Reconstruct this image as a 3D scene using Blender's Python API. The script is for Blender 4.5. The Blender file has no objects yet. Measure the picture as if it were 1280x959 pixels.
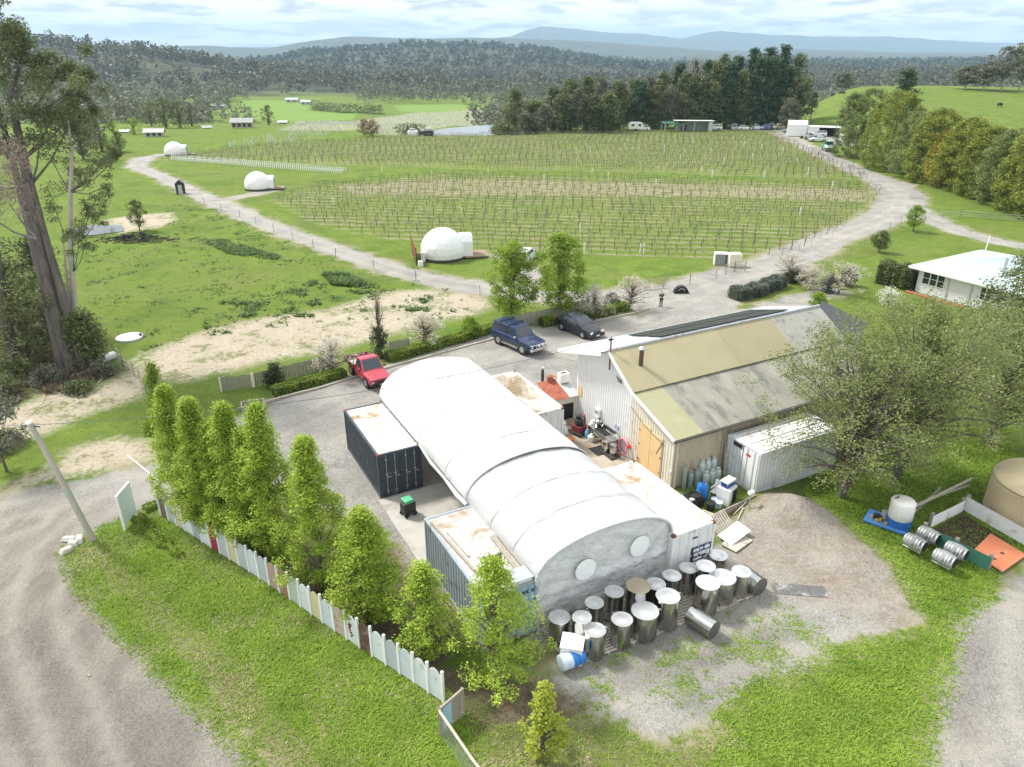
import bpy, math, random
import numpy as np
from mathutils import Vector, Matrix
random.seed(7); RNG = np.random.default_rng(7)
R = math.radians
SC = bpy.context.scene
COL = SC.collection
# ------------------------------------------------------------------ camera, sky, sun, exposure
F, PITCH, HC = 918.0, R(24.56), 21.97
cam = bpy.data.objects.new('camera', bpy.data.cameras.new('camera')); COL.objects.link(cam)
cam.location = (0, 0, HC); cam.rotation_euler = (R(90) - PITCH, 0, 0)
cam.data.sensor_width = 36; cam.data.lens = 36 * F / 1280
cam.data.clip_start = 0.5; cam.data.clip_end = 60000
SC.camera = cam
SUN_EL, SUN_AZ = R(50), R(-62)      # azimuth measured from +Y towards +X
wd = bpy.data.worlds.new('World'); SC.world = wd; wd.use_nodes = True
sun = bpy.data.objects.new('sun', bpy.data.lights.new('sun', 'SUN')); COL.objects.link(sun)
sun.data.energy = 1.5; sun.data.angle = R(10); sun.data.color = (1, .965, .91)
sdir = Vector((math.sin(SUN_AZ) * math.cos(SUN_EL), math.cos(SUN_AZ) * math.cos(SUN_EL), math.sin(SUN_EL)))
sun.rotation_euler = sdir.to_track_quat('Z', 'Y').to_euler()
SC.view_settings.view_transform = 'Standard'; SC.view_settings.look = 'None'
SC.view_settings.gamma = 1; SC.view_settings.exposure = 1.88
SC.render.engine = 'CYCLES'
SC.cycles.max_bounces = 4; SC.cycles.transparent_max_bounces = 8; SC.cycles.volume_bounces = 0

# ------------------------------------------------------------------ node helper
class NT:
    def __init__(s, tree): s.t = tree; s.n = tree.nodes; s.l = tree.links
    def new(s, typ, **kw):
        nd = s.n.new(typ)
        for k, v in kw.items(): setattr(nd, k, v)
        return nd
    def put(s, inp, v):
        if hasattr(v, 'is_linked') or isinstance(v, bpy.types.NodeSocket): s.l.new(v, inp)
        elif isinstance(v, (tuple, list)) and len(v) == 3 and inp.type == 'RGBA': inp.default_value = (*v, 1)
        else: inp.default_value = v
    def pos(s): return s.new('ShaderNodeNewGeometry').outputs['Position']
    def obj(s): return s.new('ShaderNodeTexCoord').outputs['Object']
    def mp(s, vec, scale=(1, 1, 1), rot=(0, 0, 0)):
        m = s.new('ShaderNodeMapping'); s.l.new(vec, m.inputs[0]); m.inputs['Scale'].default_value = scale
        m.inputs['Rotation'].default_value = rot; return m.outputs[0]
    def noise(s, vec, scale, detail=3, rough=.55, dist=0):
        n = s.new('ShaderNodeTexNoise'); s.l.new(vec, n.inputs['Vector']); n.inputs['Scale'].default_value = scale
        n.inputs['Detail'].default_value = detail; n.inputs['Roughness'].default_value = rough
        n.inputs['Distortion'].default_value = dist; return n.outputs['Fac']
    def math(s, op, a, b=None, c=None, clamp=False):
        m = s.new('ShaderNodeMath', operation=op, use_clamp=clamp)
        for i, v in enumerate((a, b, c)):
            if v is not None: s.put(m.inputs[i], v)
        return m.outputs[0]
    def mix(s, fac, a, b, bt='MIX'):
        m = s.new('ShaderNodeMix', data_type='RGBA', blend_type=bt)
        s.put(m.inputs[0], fac); s.put(m.inputs[6], a); s.put(m.inputs[7], b); return m.outputs[2]
    def rng(s, v, a, b, c=0, d=1, smooth=True):
        m = s.new('ShaderNodeMapRange'); m.interpolation_type = 'SMOOTHSTEP' if smooth else 'LINEAR'
        s.put(m.inputs[0], v)
        for i, q in enumerate((a, b, c, d)): m.inputs[i + 1].default_value = q
        return m.outputs[0]
    def attr(s, name):
        a = s.new('ShaderNodeAttribute'); a.attribute_name = name; return a.outputs['Fac']
    def bump(s, h, strength=.3, dist=.05):
        b = s.new('ShaderNodeBump'); s.l.new(h, b.inputs['Height']); b.inputs['Strength'].default_value = strength
        b.inputs['Distance'].default_value = dist; return b.outputs[0]

def newmat(name):
    m = bpy.data.materials.new(name); m.use_nodes = True
    k = NT(m.node_tree); p = k.n['Principled BSDF']; return m, k, p

MATS = {}
def mat(name, col, rough=.7, metal=0.0, var=.12, scale=3.0, bump=0.0, bscale=20., spec=.5, dirt=None, dirtamt=.5, dscale=1.2, stretch=(1, 1, 1), bdist=.03):
    """painted / raw surface with tonal variation and optional dirt of its own shape"""
    if name in MATS: return MATS[name]
    m, k, p = newmat(name)
    v = k.mp(k.obj(), stretch)
    n = k.noise(v, scale, 4, .6)
    f = k.rng(n, .25, .75, 1 - var, 1 + var, False)
    c = k.mix(1.0, col, (1, 1, 1), 'MULTIPLY')
    mm = k.new('ShaderNodeVectorMath', operation='SCALE'); k.l.new(c, mm.inputs[0]); k.l.new(f, mm.inputs['Scale'])
    c = mm.outputs[0]
    if dirt:
        d = k.rng(k.noise(v, dscale, 6, .65, .4), .62 - dirtamt * .25, .78 - dirtamt * .2)
        c = k.mix(d, c, dirt)
        rr = k.rng(d, 0, 1, rough, min(1, rough + .3), False); k.l.new(rr, p.inputs['Roughness'])
    else: p.inputs['Roughness'].default_value = rough
    k.l.new(c, p.inputs['Base Color'])
    p.inputs['Metallic'].default_value = metal
    p.inputs['Specular IOR Level'].default_value = spec
    if bump: k.l.new(k.bump(k.noise(v, bscale, 4, .6), bump, bdist), p.inputs['Normal'])
    MATS[name] = m; return m

def leafmat(name, c1, c2, trans=.35, nscale=.55):
    if name in MATS: return MATS[name]
    m, k, p = newmat(name)
    g = k.new('ShaderNodeNewGeometry')
    n = k.noise(k.pos(), nscale, 2 if nscale > .1 else 5)
    f = k.math('ADD', k.math('MULTIPLY', g.outputs['Random Per Island'], .6), k.math('MULTIPLY', k.rng(n, .3, .7, 0, 1, False), .5), clamp=True)
    c = k.mix(f, c1, c2)
    k.l.new(c, p.inputs['Base Color']); p.inputs['Roughness'].default_value = .55; p.inputs['Specular IOR Level'].default_value = .25
    t = k.new('ShaderNodeBsdfTranslucent'); k.l.new(c, t.inputs[0])
    x = k.new('ShaderNodeMixShader'); x.inputs[0].default_value = trans
    k.l.new(p.outputs[0], x.inputs[1]); k.l.new(t.outputs[0], x.inputs[2]); k.l.new(x.outputs[0], k.n['Material Output'].inputs[0])
    MATS[name] = m; return m

# ------------------------------------------------------------------ world: hazy blue sky under broken pale cloud
k = NT(wd.node_tree); bg = k.n['Background']
sky = k.new('ShaderNodeTexSky', sky_type='NISHITA'); sky.sun_disc = False
sky.sun_elevation = SUN_EL; sky.sun_rotation = SUN_AZ; sky.air_density = 1.0; sky.dust_density = 2.0; sky.altitude = 100
tc = k.new('ShaderNodeTexCoord').outputs['Generated']
sep = k.new('ShaderNodeSeparateXYZ'); k.l.new(tc, sep.inputs[0])
zz = k.math('ADD', k.math('MAXIMUM', sep.outputs[2], 0), .13)
comb = k.new('ShaderNodeCombineXYZ'); k.l.new(k.math('DIVIDE', sep.outputs[0], zz), comb.inputs[0]); k.l.new(k.math('DIVIDE', sep.outputs[1], zz), comb.inputs[1])
cn = k.noise(comb.outputs[0], 1.1, 8, .58, .5)
cov = k.rng(cn, .30, .54)
cn2 = k.noise(k.mp(comb.outputs[0], (1, 1.0, 1)), 2.4, 8, .62, .3)
cc = k.mix(k.rng(cn2, .44, .66), (6.6, 6.7, 6.75), (3.15, 3.32, 3.6))
skyc = k.mix(.8, sky.outputs[0], (3.7, 4.25, 4.6))
k.l.new(k.mix(k.math('MULTIPLY', cov, .93), skyc, cc), bg.inputs[0]); bg.inputs[1].default_value = .066

# ------------------------------------------------------------------ geometry of the place
YAW = R(28.1); CU = (math.cos(YAW), math.sin(YAW)); CV = (-math.sin(YAW), math.cos(YAW))
def ray(x, y):
    u = (x - 640) / F; v = -(y - 479.5) / F
    return u, math.cos(PITCH) + v * math.sin(PITCH), -math.sin(PITCH) + v * math.cos(PITCH)
def G(x, y, z=0.0):
    d = ray(x, y); t = (z - HC) / d[2]; return (d[0] * t, d[1] * t)
def kslope(y): d = ray(640, y); return d[2] / d[1]
def HT(bx, by, ty, zb=0.0):
    X, Y = G(bx, by, zb); d = ray(bx, ty)
    # height at which the point above (X,Y) meets that picture row
    t = (ty - 479.5) / F; c, s = math.cos(PITCH), math.sin(PITCH)
    # -u/d=t with u=Y s+z c, d=Y c - z s
    z = (-Y * s - t * Y * c) / (c - t * s); return z + HC - zb
def sm(x, a, b): t = np.clip((x - a) / (b - a), 0, 1); return t * t * (3 - 2 * t)
def hashn(ix, iy, seed):
    h = (ix * 374761393 + iy * 668265263 + seed * 1442695041) & 0xffffffff
    h = ((h ^ (h >> 13)) * 1274126177) & 0xffffffff
    return ((h ^ (h >> 16)) & 0xffff) / 65535.0
def vn(x, y, seed=0):
    ix = np.floor(x).astype(np.int64); iy = np.floor(y).astype(np.int64); fx = x - ix; fy = y - iy
    fx = fx * fx * (3 - 2 * fx); fy = fy * fy * (3 - 2 * fy)
    a, b = hashn(ix, iy, seed), hashn(ix + 1, iy, seed); c, d = hashn(ix, iy + 1, seed), hashn(ix + 1, iy + 1, seed)
    return (a * (1 - fx) + b * fx) * (1 - fy) + (c * (1 - fx) + d * fx) * fy - .5
def fbm(x, y, seed=0, o=4):
    r = 0; a = 1.
    for i in range(o): r = r + a * vn(x * 2 ** i, y * 2 ** i, seed + i); a *= .5
    return r
RIDGES = [
 (1300, 940, 1900, 5, [(-900, 20), (-300, 30), (-100, 42), (30, 54), (100, 62), (200, 74), (300, 90), (400, 106), (500, 114), (640, 120), (800, 124), (1000, 112), (1130, 104), (1300, 100), (1500, 96), (2200, 90)]),
 (2600, 1800, 3900, 10, [(-900, 60), (200, 90), (300, 90), (340, 79), (380, 69), (430, 65), (470, 64), (500, 60), (540, 59), (600, 60), (650, 62), (700, 69), (760, 80), (820, 90), (900, 92), (980, 82), (1100, 84), (1240, 82), (1400, 78), (2200, 70)]),
 (7000, 4800, 10000, 22, [(-900, 50), (0, 62), (100, 60), (130, 56), (200, 59), (240, 57), (330, 61), (390, 51), (430, 46), (500, 48), (560, 48), (620, 47), (700, 50), (760, 53), (850, 60), (900, 66), (1000, 61), (1100, 65), (1240, 68), (1400, 66), (2200, 60)]),
 (13000, 10200, 15500, 35, [(-900, 60), (300, 60), (560, 54), (640, 45), (655, 38), (675, 33), (700, 35), (760, 41), (800, 42), (850, 48), (880, 41), (900, 39), (960, 44), (1060, 47), (1100, 46), (1200, 52), (1300, 55), (1500, 56), (2200, 50)]),
]
POND = [G(*q, -8.6) for q in ((505, 168), (560, 159), (600, 156), (622, 155), (640, 160), (622, 168), (560, 173), (520, 174))]
def terr(X, Y):
    X = np.asarray(X, float); Y = np.asarray(Y, float)
    Ys = np.maximum(Y, 1); a = X / Ys; px = 640 + 1009 * a
    z = np.zeros_like(X)
    left = -28 * sm(Y, 207, 560)
    wp = sm(px, 430, 500) * (1 - sm(px, 645, 700)); left = left * (1 - wp) + wp * np.minimum(left, -8.8 * sm(Y, 210, 262))
    hill = (22 + 302 * kslope(112)) * sm(Y, 195, 302) - (8 + 30 * sm(Y, 420, 800)) * sm(Y, 302, 470)
    wr = sm(px, 960, 1090)
    z = left * (1 - wr) + hill * wr
    z = z + fbm(X / 60, Y / 60, 3) * 2.2 * sm(Y, 260, 420)
    z = z + fbm(X / 6, Y / 6, 9) * .10 * sm(Y, 8, 30)
    for yc, y0, y1, amp, tab in RIDGES:
        t = np.interp(px, [q[0] for q in tab], [q[1] for q in tab])
        th = -np.radians(24.56) ; v = -(t - 479.5) / F
        ks = (-math.sin(PITCH) + v * math.cos(PITCH)) / (math.cos(PITCH) + v * math.sin(PITCH))
        zc = HC + yc * ks + fbm(px / 22, px * 0 + yc, 17, 4) * amp * .35
        w = sm(Y, y0, yc) * (1 - sm(Y, yc, y1))
        rough = fbm(X / (yc * .06), Y / (yc * .06), int(yc)) * amp * w * 1.6 * (1 - sm(w, .8, 1) * .8)
        z = z + (zc - z) * w + rough
    # spoil heap south of the freezer container
    mx, my = G(990, 650); z = z + 1.35 * np.exp(-(((X - mx) * .8 + (Y - my) * .6) ** 2) / 2.4 - ((-(X - mx) * .6 + (Y - my) * .8) ** 2) / 3.2)
    mx, my = G(1070, 700); z = z + .35 * np.exp(-((X - mx) ** 2 + (Y - my) ** 2) / 3)
    return z
def tz(X, Y): return float(terr(np.array([X]), np.array([Y]))[0])
def GT(x, y):
    """where the sight line of this picture point meets the terrain"""
    d = ray(x, y); n = 4000
    t = np.exp(np.linspace(math.log(15), math.log(15000), n)) / d[1]
    X, Y, Z = d[0] * t, d[1] * t, HC + d[2] * t
    h = terr(X, Y); i = np.argmax(Z < h)
    if Z[i] >= h[i]: i = n - 1
    return float(X[i]), float(Y[i]), float(h[i])
def sdf(X, Y, poly):
    P = np.array(poly); n = len(P); d = np.full(X.shape, 1e9); ins = np.zeros(X.shape, bool)
    for i in range(n):
        a, b = P[i], P[(i + 1) % n]; e = b - a; L = (e ** 2).sum() + 1e-12
        t = np.clip(((X - a[0]) * e[0] + (Y - a[1]) * e[1]) / L, 0, 1)
        d = np.minimum(d, np.hypot(X - a[0] - t * e[0], Y - a[1] - t * e[1]))
        c = ((a[1] > Y) != (b[1] > Y)) & (X < (b[0] - a[0]) * (Y - a[1]) / (b[1] - a[1] + 1e-12) + a[0]); ins ^= c
    return np.where(ins, d, -d)
def line_sdf(X, Y, pts, w):
    P = np.array(pts); d = np.full(X.shape, -1e9)
    for i in range(len(P) - 1):
        a, b = P[i], P[i + 1]; e = b - a; L = (e ** 2).sum() + 1e-12
        t = np.clip(((X - a[0]) * e[0] + (Y - a[1]) * e[1]) / L, 0, 1)
        ww = w if np.isscalar(w) else w[i] + (w[i + 1] - w[i]) * t
        d = np.maximum(d, ww - np.hypot(X - a[0] - t * e[0], Y - a[1] - t * e[1]))
    return d

# ------------------------------------------------------------------ mesh builder and object helpers
class MB:
    def __init__(s): s.v = []; s.f = []; s.n = 0; s.sm = False
    def add(s, v, f):
        s.v.extend([tuple(q) for q in v]); s.f.extend([tuple(i + s.n for i in q) for q in f]); s.n += len(v); return s
    def box(s, c, d, rz=0, rx=0, ry=0, taper=1.0):
        M = Matrix.Translation(c) @ Matrix.Rotation(rz, 4, 'Z') @ Matrix.Rotation(ry, 4, 'Y') @ Matrix.Rotation(rx, 4, 'X')
        v = []
        for z in (-.5, .5):
            t = taper if z > 0 else 1
            for x, y in ((-.5, -.5), (.5, -.5), (.5, .5), (-.5, .5)): v.append(M @ Vector((x * d[0] * t, y * d[1] * t, z * d[2])))
        return s.add(v, [(0, 3, 2, 1), (4, 5, 6, 7), (0, 1, 5, 4), (1, 2, 6, 5), (2, 3, 7, 6), (3, 0, 4, 7)])
    def b2(s, x0, x1, y0, y1, z0, z1): return s.box(((x0 + x1) / 2, (y0 + y1) / 2, (z0 + z1) / 2), (abs(x1 - x0), abs(y1 - y0), abs(z1 - z0)))
    def tube(s, pts, rad, seg=8, cap=True):
        pts = [Vector(p) for p in pts]; n = len(pts); rings = []
        rr = rad if hasattr(rad, '__len__') else [rad] * n
        for i, p in enumerate(pts):
            d = (pts[min(i + 1, n - 1)] - pts[max(i - 1, 0)]); d = d.normalized() if d.length > 1e-9 else Vector((0, 0, 1))
            a = d.orthogonal().normalized() if i == 0 else (a - d * a.dot(d)).normalized()
            b = d.cross(a); rings.append([p + (a * math.cos(t) + b * math.sin(t)) * rr[i] for t in [2 * math.pi * q / seg for q in range(seg)]])
        v = [q for r in rings for q in r]; f = []
        for i in range(n - 1):
            for j in range(seg): k2 = (j + 1) % seg; f.append((i * seg + j, i * seg + k2, (i + 1) * seg + k2, (i + 1) * seg + j))
        if cap: f.append(tuple(range(seg))[::-1]); f.append(tuple((n - 1) * seg + j for j in range(seg)))
        return s.add(v, f)
    def lathe(s, prof, c=(0, 0, 0), seg=24, axis='Z', M=None):
        v = []; f = []; n = len(prof)
        for r, z in prof:
            for q in range(seg):
                t = 2 * math.pi * q / seg; x, y = r * math.cos(t), r * math.sin(t)
                p = Vector((x, y, z)) if axis == 'Z' else (Vector((z, x, y)) if axis == 'X' else Vector((x, z, y)))
                if M: p = M @ p
                v.append(p + Vector(c))
        for i in range(n - 1):
            for j in range(seg): k2 = (j + 1) % seg; f.append((i * seg + j, i * seg + k2, (i + 1) * seg + k2, (i + 1) * seg + j))
        f.append(tuple(range(seg))[::-1]); f.append(tuple((n - 1) * seg + j for j in range(seg)))
        return s.add(v, f)
    def prism(s, poly, z0, z1):
        n = len(poly); v = [(x, y, z0) for x, y in poly] + [(x, y, z1) for x, y in poly]
        return s.add(v, [tuple(range(n))[::-1], tuple(range(n, 2 * n))] + [(i, (i + 1) % n, n + (i + 1) % n, n + i) for i in range(n)])
    def ribbed(s, A0, A1, B0, B1, pitch=.2, depth=.03, prof='trap', thick=0):
        """sheet ruled between edge A0-A1 and edge B0-B1, ribs run from A to B"""
        A0, A1, B0, B1 = map(Vector, (A0, A1, B0, B1))
        n = (A1 - A0).cross(B0 - A0).normalized()
        L = max((A1 - A0).length, (B1 - B0).length); m = max(1, round(L / pitch)); pts = []
        for i in range(m):
            for o, h in (((0, 0), (.35, 0), (.5, 1), (.85, 1)) if prof == 'trap' else ((0, 0), (.25, .7), (.5, 1), (.75, .7))): pts.append(((i + o) / m, h))
        pts.append((1, 0)); v = []
        for t, h in pts:
            v.append(A0.lerp(A1, t) + n * depth * h); v.append(B0.lerp(B1, t) + n * depth * h)
        f = [(2 * i, 2 * i + 2, 2 * i + 3, 2 * i + 1) for i in range(len(pts) - 1)]
        return s.add(v, f)
    def build(s, name, m, parent=None, smooth=None, bevel=0, label=None):
        me = bpy.data.meshes.new(name); me.from_pydata(s.v, [], s.f); me.update()
        me.materials.append(m)
        o = bpy.data.objects.new(name, me); COL.objects.link(o)
        if smooth is not None:
            me.polygons.foreach_set('use_smooth', [True] * len(me.polygons))
            try: me.set_sharp_from_angle(angle=R(smooth))
            except Exception: pass
        if bevel:
            b = o.modifiers.new('bevel', 'BEVEL'); b.width = bevel; b.segments = 2; b.limit_method = 'ANGLE'; b.angle_limit = R(40)
        if parent: o.parent = parent
        if label: o['label'] = label
        return o
def tag(o, label=None, cat=None, group=None, kind=None):
    for kk, v in (('label', label), ('category', cat), ('group', group), ('kind', kind)):
        if v: o[kk] = v
    return o
def thing(name, label, cat, loc=(0, 0, 0), rz=0, group=None):
    o = bpy.data.objects.new(name, None); COL.objects.link(o); o.location = loc; o.rotation_euler = (0, 0, rz)
    o.empty_display_size = .1
    return tag(o, label, cat, group)
def copy_tree(o, parent=None):
    c = o.copy(); COL.objects.link(c)
    if parent: c.parent = parent
    for ch in list(o.children): copy_tree(ch, c)
    return c
def raw_mesh(name, V, Fq, m, parent=None, smooth=False, attrs=None):
    me = bpy.data.meshes.new(name); n = len(Fq); kf = Fq.shape[1]
    me.vertices.add(len(V)); me.vertices.foreach_set('co', np.asarray(V, np.float32).ravel())
    me.loops.add(n * kf); me.loops.foreach_set('vertex_index', np.asarray(Fq, np.int32).ravel())
    me.polygons.add(n); me.polygons.foreach_set('loop_start', np.arange(0, n * kf, kf, dtype=np.int32))
    me.polygons.foreach_set('use_smooth', np.full(n, smooth, bool))
    me.update(calc_edges=True)
    for kk, (dom, arr) in (attrs or {}).items():
        at = me.attributes.new(kk, 'FLOAT', dom); at.data.foreach_set('value', np.asarray(arr, np.float32))
    me.materials.append(m)
    o = bpy.data.objects.new(name, me); COL.objects.link(o)
    if parent: o.parent = parent
    return o
def leaf_arrays(C, size, rng, up=.4, asp=.6):
    n = len(C); N = rng.normal(size=(n, 3)); N[:, 2] = np.abs(N[:, 2]) * (1 + up * 2); N /= np.linalg.norm(N, axis=1)[:, None]
    A = rng.normal(size=(n, 3)); A -= (A * N).sum(1)[:, None] * N; A /= np.linalg.norm(A, axis=1)[:, None]
    B = np.cross(N, A); s = (np.asarray(size) * rng.uniform(.6, 1.3, n))[:, None] * .5
    V = np.stack([C - A * s, C - B * s * asp, C + A * s, C + B * s * asp], 1).reshape(-1, 3)
    return V, np.arange(n * 4).reshape(-1, 4)
# ------------------------------------------------------------------ ground zones (traced as outlines on the ground)
def PG(pts, z=0): return [G(x, y, z) for x, y in pts]
Z_ROAD = [(-900, 980), (-500, 760), (-150, 660), (0, 622), (60, 606), (130, 592), (212, 577), (262, 548), (300, 517), (335, 499), (400, 482), (440, 470), (490, 453), (560, 434), (615, 415),
          (640, 414), (690, 405), (770, 393), (800, 395), (822, 389), (828, 378), (800, 374), (835, 366), (862, 362), (880, 352), (925, 340), (950, 330), (1000, 322), (1010, 338), (960, 343), (905, 362), (893, 378), (880, 388), (930, 386), (960, 378), (1000, 367), (1040, 358), (1060, 366), (1010, 384), (990, 390), (960, 420), (880, 470), (860, 520), (840, 612),
          (830, 640), (800, 700), (700, 790), (680, 800), (570, 735), (530, 712), (478, 660), (430, 640), (330, 625), (215, 618), (203, 632), (172, 640), (140, 655), (95, 676), (80, 690), (100, 740), (150, 790), (205, 845), (250, 890), (300, 940), (350, 1000), (420, 1200), (-900, 1200)]
Z_SOUTH = [(690, 846), (730, 800), (830, 720), (915, 668), (935, 640), (960, 625), (1000, 626), (1045, 655), (1100, 705), (1146, 770), (1120, 790), (1060, 800), (1010, 835), (950, 850), (900, 880), (880, 905), (820, 925), (770, 905), (735, 880), (705, 868)]
Z_SE = [(1172, 1000), (1163, 930), (1178, 880), (1185, 840), (1196, 790), (1215, 760), (1245, 745), (1262, 730), (1300, 705), (1500, 640), (1700, 640), (1700, 1000)]
Z_SAND = [(176, 446), (215, 428), (262, 412), (305, 402), (360, 392), (410, 388), (470, 366), (520, 362), (600, 366), (616, 382), (590, 396), (540, 402), (470, 424), (400, 440), (330, 452), (270, 470), (215, 478), (182, 470)]
Z_TRACK = [(175, 440), (186, 472), (200, 486), (150, 505), (100, 522), (60, 540), (0, 560), (-200, 620), (-200, 560), (0, 514), (60, 492), (120, 484), (150, 470)]
Z_PATCH = [(92, 560), (150, 545), (185, 550), (200, 575), (130, 590), (60, 604), (0, 618), (20, 600), (70, 580)]
Z_SCRUB = [(-400, 350), (0, 385), (60, 378), (98, 400), (120, 440), (140, 470), (100, 486), (40, 495), (0, 515), (-400, 600)]
Z_BED = [(204, 634), (250, 610), (330, 610), (440, 650), (520, 700), (575, 790), (560, 830), (640, 850), (690, 850), (740, 882), (700, 905), (600, 905), (578, 880), (552, 856), (457, 800), (360, 735), (266, 675)]
Z_VERGE = [(95, 700), (130, 720), (200, 790), (262, 850), (320, 930), (380, 1000), (420, 1000), (350, 900), (290, 830), (210, 760), (140, 700), (110, 685)]
Z_MOUND = [(905, 655), (935, 628), (960, 618), (1005, 622), (1050, 655), (1105, 705), (1150, 775), (1120, 790), (1060, 765), (1000, 752), (950, 735), (915, 690)]
Z_DRYL = [(560, 840), (640, 870), (720, 880), (760, 905), (820, 935), (900, 905), (860, 1000), (560, 1000), (600, 940)]
Z_DIRT2 = [(735, 890), (770, 905), (820, 928), (885, 908), (905, 870), (850, 880), (800, 880)]
Z_DIRT3 = [(1000, 745), (1080, 735), (1146, 775), (1120, 790), (1060, 800), (1020, 790)]
Z_PILE = [(130, 275), (160, 270), (215, 265), (220, 275), (200, 285), (150, 292)]
VDIR = (0.9925, -.122)                       # direction of the vine rows
Z_V1 = [(338, 250), (400, 232), (560, 218), (760, 222), (900, 226), (1080, 232), (1108, 240), (1098, 250), (1050, 285), (1000, 316), (985, 322), (860, 323), (640, 318), (520, 305), (430, 290), (380, 275)]
Z_V2 = [(195, 200), (330, 183), (520, 171), (640, 169), (800, 167), (965, 166), (1050, 205), (1090, 224), (1060, 227), (900, 219), (700, 214), (430, 207), (300, 205)]
Z_VDRY = [(420, 232), (560, 224), (760, 228), (1095, 238), (1080, 252), (900, 246), (600, 244), (440, 243)]
TRACKS = [([(975, 166), (1010, 184), (1060, 208), (1100, 225), (1128, 243), (1122, 262), (1090, 280), (1040, 297), (1005, 315), (960, 335), (900, 355), (850, 378)], [2.8, 2.5, 2.5, 2.8, 3.6, 3.4, 2.8, 2.6, 2.8, 3.0, 3.6, 5]),
          ([(1122, 250), (1150, 268), (1200, 290), (1250, 303), (1330, 318), (1500, 345)], [3.0, 2.2, 1.8, 1.7, 1.7, 1.7]),
          ([(205, 193), (180, 198), (170, 208), (200, 220), (240, 240), (290, 262), (350, 288), (420, 313), (500, 340), (560, 354), (615, 362), (680, 372), (760, 372), (830, 368)], [1.6, 2.4, 2.0, 1.7, 1.8, 2.1, 1.8, 1.8, 1.8, 1.9, 2.2, 2.0, 2.2, 3.0]),
          ([(270, 252), (300, 246), (335, 240)], 1.2), ([(600, 319), (650, 325), (663, 345), (640, 362)], [.5, 1.0, 1.2, 1.4]),
          ([(1090, 222), (1120, 228), (1135, 232)], 1.5), ([(900, 160), (1000, 162), (1070, 180)], [3, 5, 4])]
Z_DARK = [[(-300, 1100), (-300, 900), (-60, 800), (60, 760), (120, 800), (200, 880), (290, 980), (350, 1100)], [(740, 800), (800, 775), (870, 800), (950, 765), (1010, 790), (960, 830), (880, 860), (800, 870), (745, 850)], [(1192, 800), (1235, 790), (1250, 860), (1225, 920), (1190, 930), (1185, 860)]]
FIELD = [[(270, 140), (290, 126), (380, 124), (450, 138), (440, 150), (370, 152), (300, 148)], [(490, 132), (560, 130), (640, 135), (640, 143), (540, 142), (500, 139)], [(1060, 93), (1095, 90), (1100, 97), (1065, 97)]]
FARVINE = [(262, 186), (340, 168), (440, 153), (520, 141), (600, 137), (625, 142), (560, 158), (500, 168), (400, 178), (300, 188)]

def zone_attrs(X, Y):
    out = {}
    near = (Y < 240) & (np.abs(X) < 260)
    def put(name, arrs):
        a = np.full(X.shape, -8.0); Xn, Yn = X[near], Y[near]; r = np.full(Xn.shape, -8.0)
        for q in arrs: r = np.maximum(r, q(Xn, Yn))
        a[near] = r; out[name] = np.clip(a, -8, 8)
    tr = [(lambda X, Y, p=PG(p), w=w: line_sdf(X, Y, p, w)) for p, w in TRACKS]
    pz = lambda z: (lambda X, Y, p=PG(z): sdf(X, Y, p))
    put('z_gravel', [pz(Z_ROAD), pz(Z_SOUTH), pz(Z_SE)] + tr)
    put('z_sand', [pz(Z_SAND), pz(Z_TRACK), pz(Z_PATCH), pz(Z_DIRT2), pz(Z_DIRT3), pz(Z_PILE), lambda X, Y, p=PG([(196, 752), (225, 800), (262, 850), (285, 895), (330, 950)]): line_sdf(X, Y, p, .3) - .75, lambda X, Y, p=PG([(98, 738), (140, 790), (200, 850)]): line_sdf(X, Y, p, .25) - .8])
    put('z_scrub', [pz(Z_SCRUB), pz(Z_BED)])
    put('z_mound', [pz(Z_MOUND)])
    put('z_dry', [pz(Z_DRYL), pz(Z_VERGE)])
    put('z_vine', [pz(Z_V1), pz(Z_V2)])
    put('z_vdry', [pz(Z_VDRY)])
    RP = [p for p, w in TRACKS[:5]] + [[(-40, 650), (60, 628), (130, 612), (212, 596), (300, 560), (420, 505), (520, 470), (640, 440), (760, 412), (850, 378)], [(150, 1100), (90, 900), (40, 780), (60, 690), (130, 630), (212, 596)], [(20, 1100), (-60, 900), (-100, 760), (-60, 690), (40, 650)], [(1330, 1000), (1290, 860), (1290, 760), (1330, 700)], [(700, 880), (800, 850), (950, 800), (1060, 770), (1120, 770)], [(560, 480), (680, 470), (712, 500)]]
    put('z_rut', [(lambda X, Y, p=PG(p): .32 - np.abs(-line_sdf(X, Y, p, 0.0) - .85)) for p in RP])
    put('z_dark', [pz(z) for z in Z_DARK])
    # the public road is browner than the yard
    put('z_brown', [lambda X, Y, p=PG([(-900, 1200), (-500, 760), (0, 640), (110, 640), (150, 780), (420, 1200)]): sdf(X, Y, p)])
    f = np.full(X.shape, -30.0); m = (Y > 230) & (Y < 1200)
    for p in FIELD: f[m] = np.maximum(f[m], sdf(X[m], Y[m], [GT(*q)[:2] for q in p]))
    out['z_field'] = np.clip(f, -30, 30)
    f = np.full(X.shape, -30.0); f[m] = sdf(X[m], Y[m], [GT(*q)[:2] for q in FARVINE]); out['z_fvine'] = np.clip(f, -30, 30)
    px = 640 + 1009 * X / np.maximum(Y, 1)
    fo = sm(Y, 860, 960) - .9 * ((Y > 1800) & (Y < 1950))
    out['z_forest'] = np.clip(fo, 0, 1)
    return out

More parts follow.
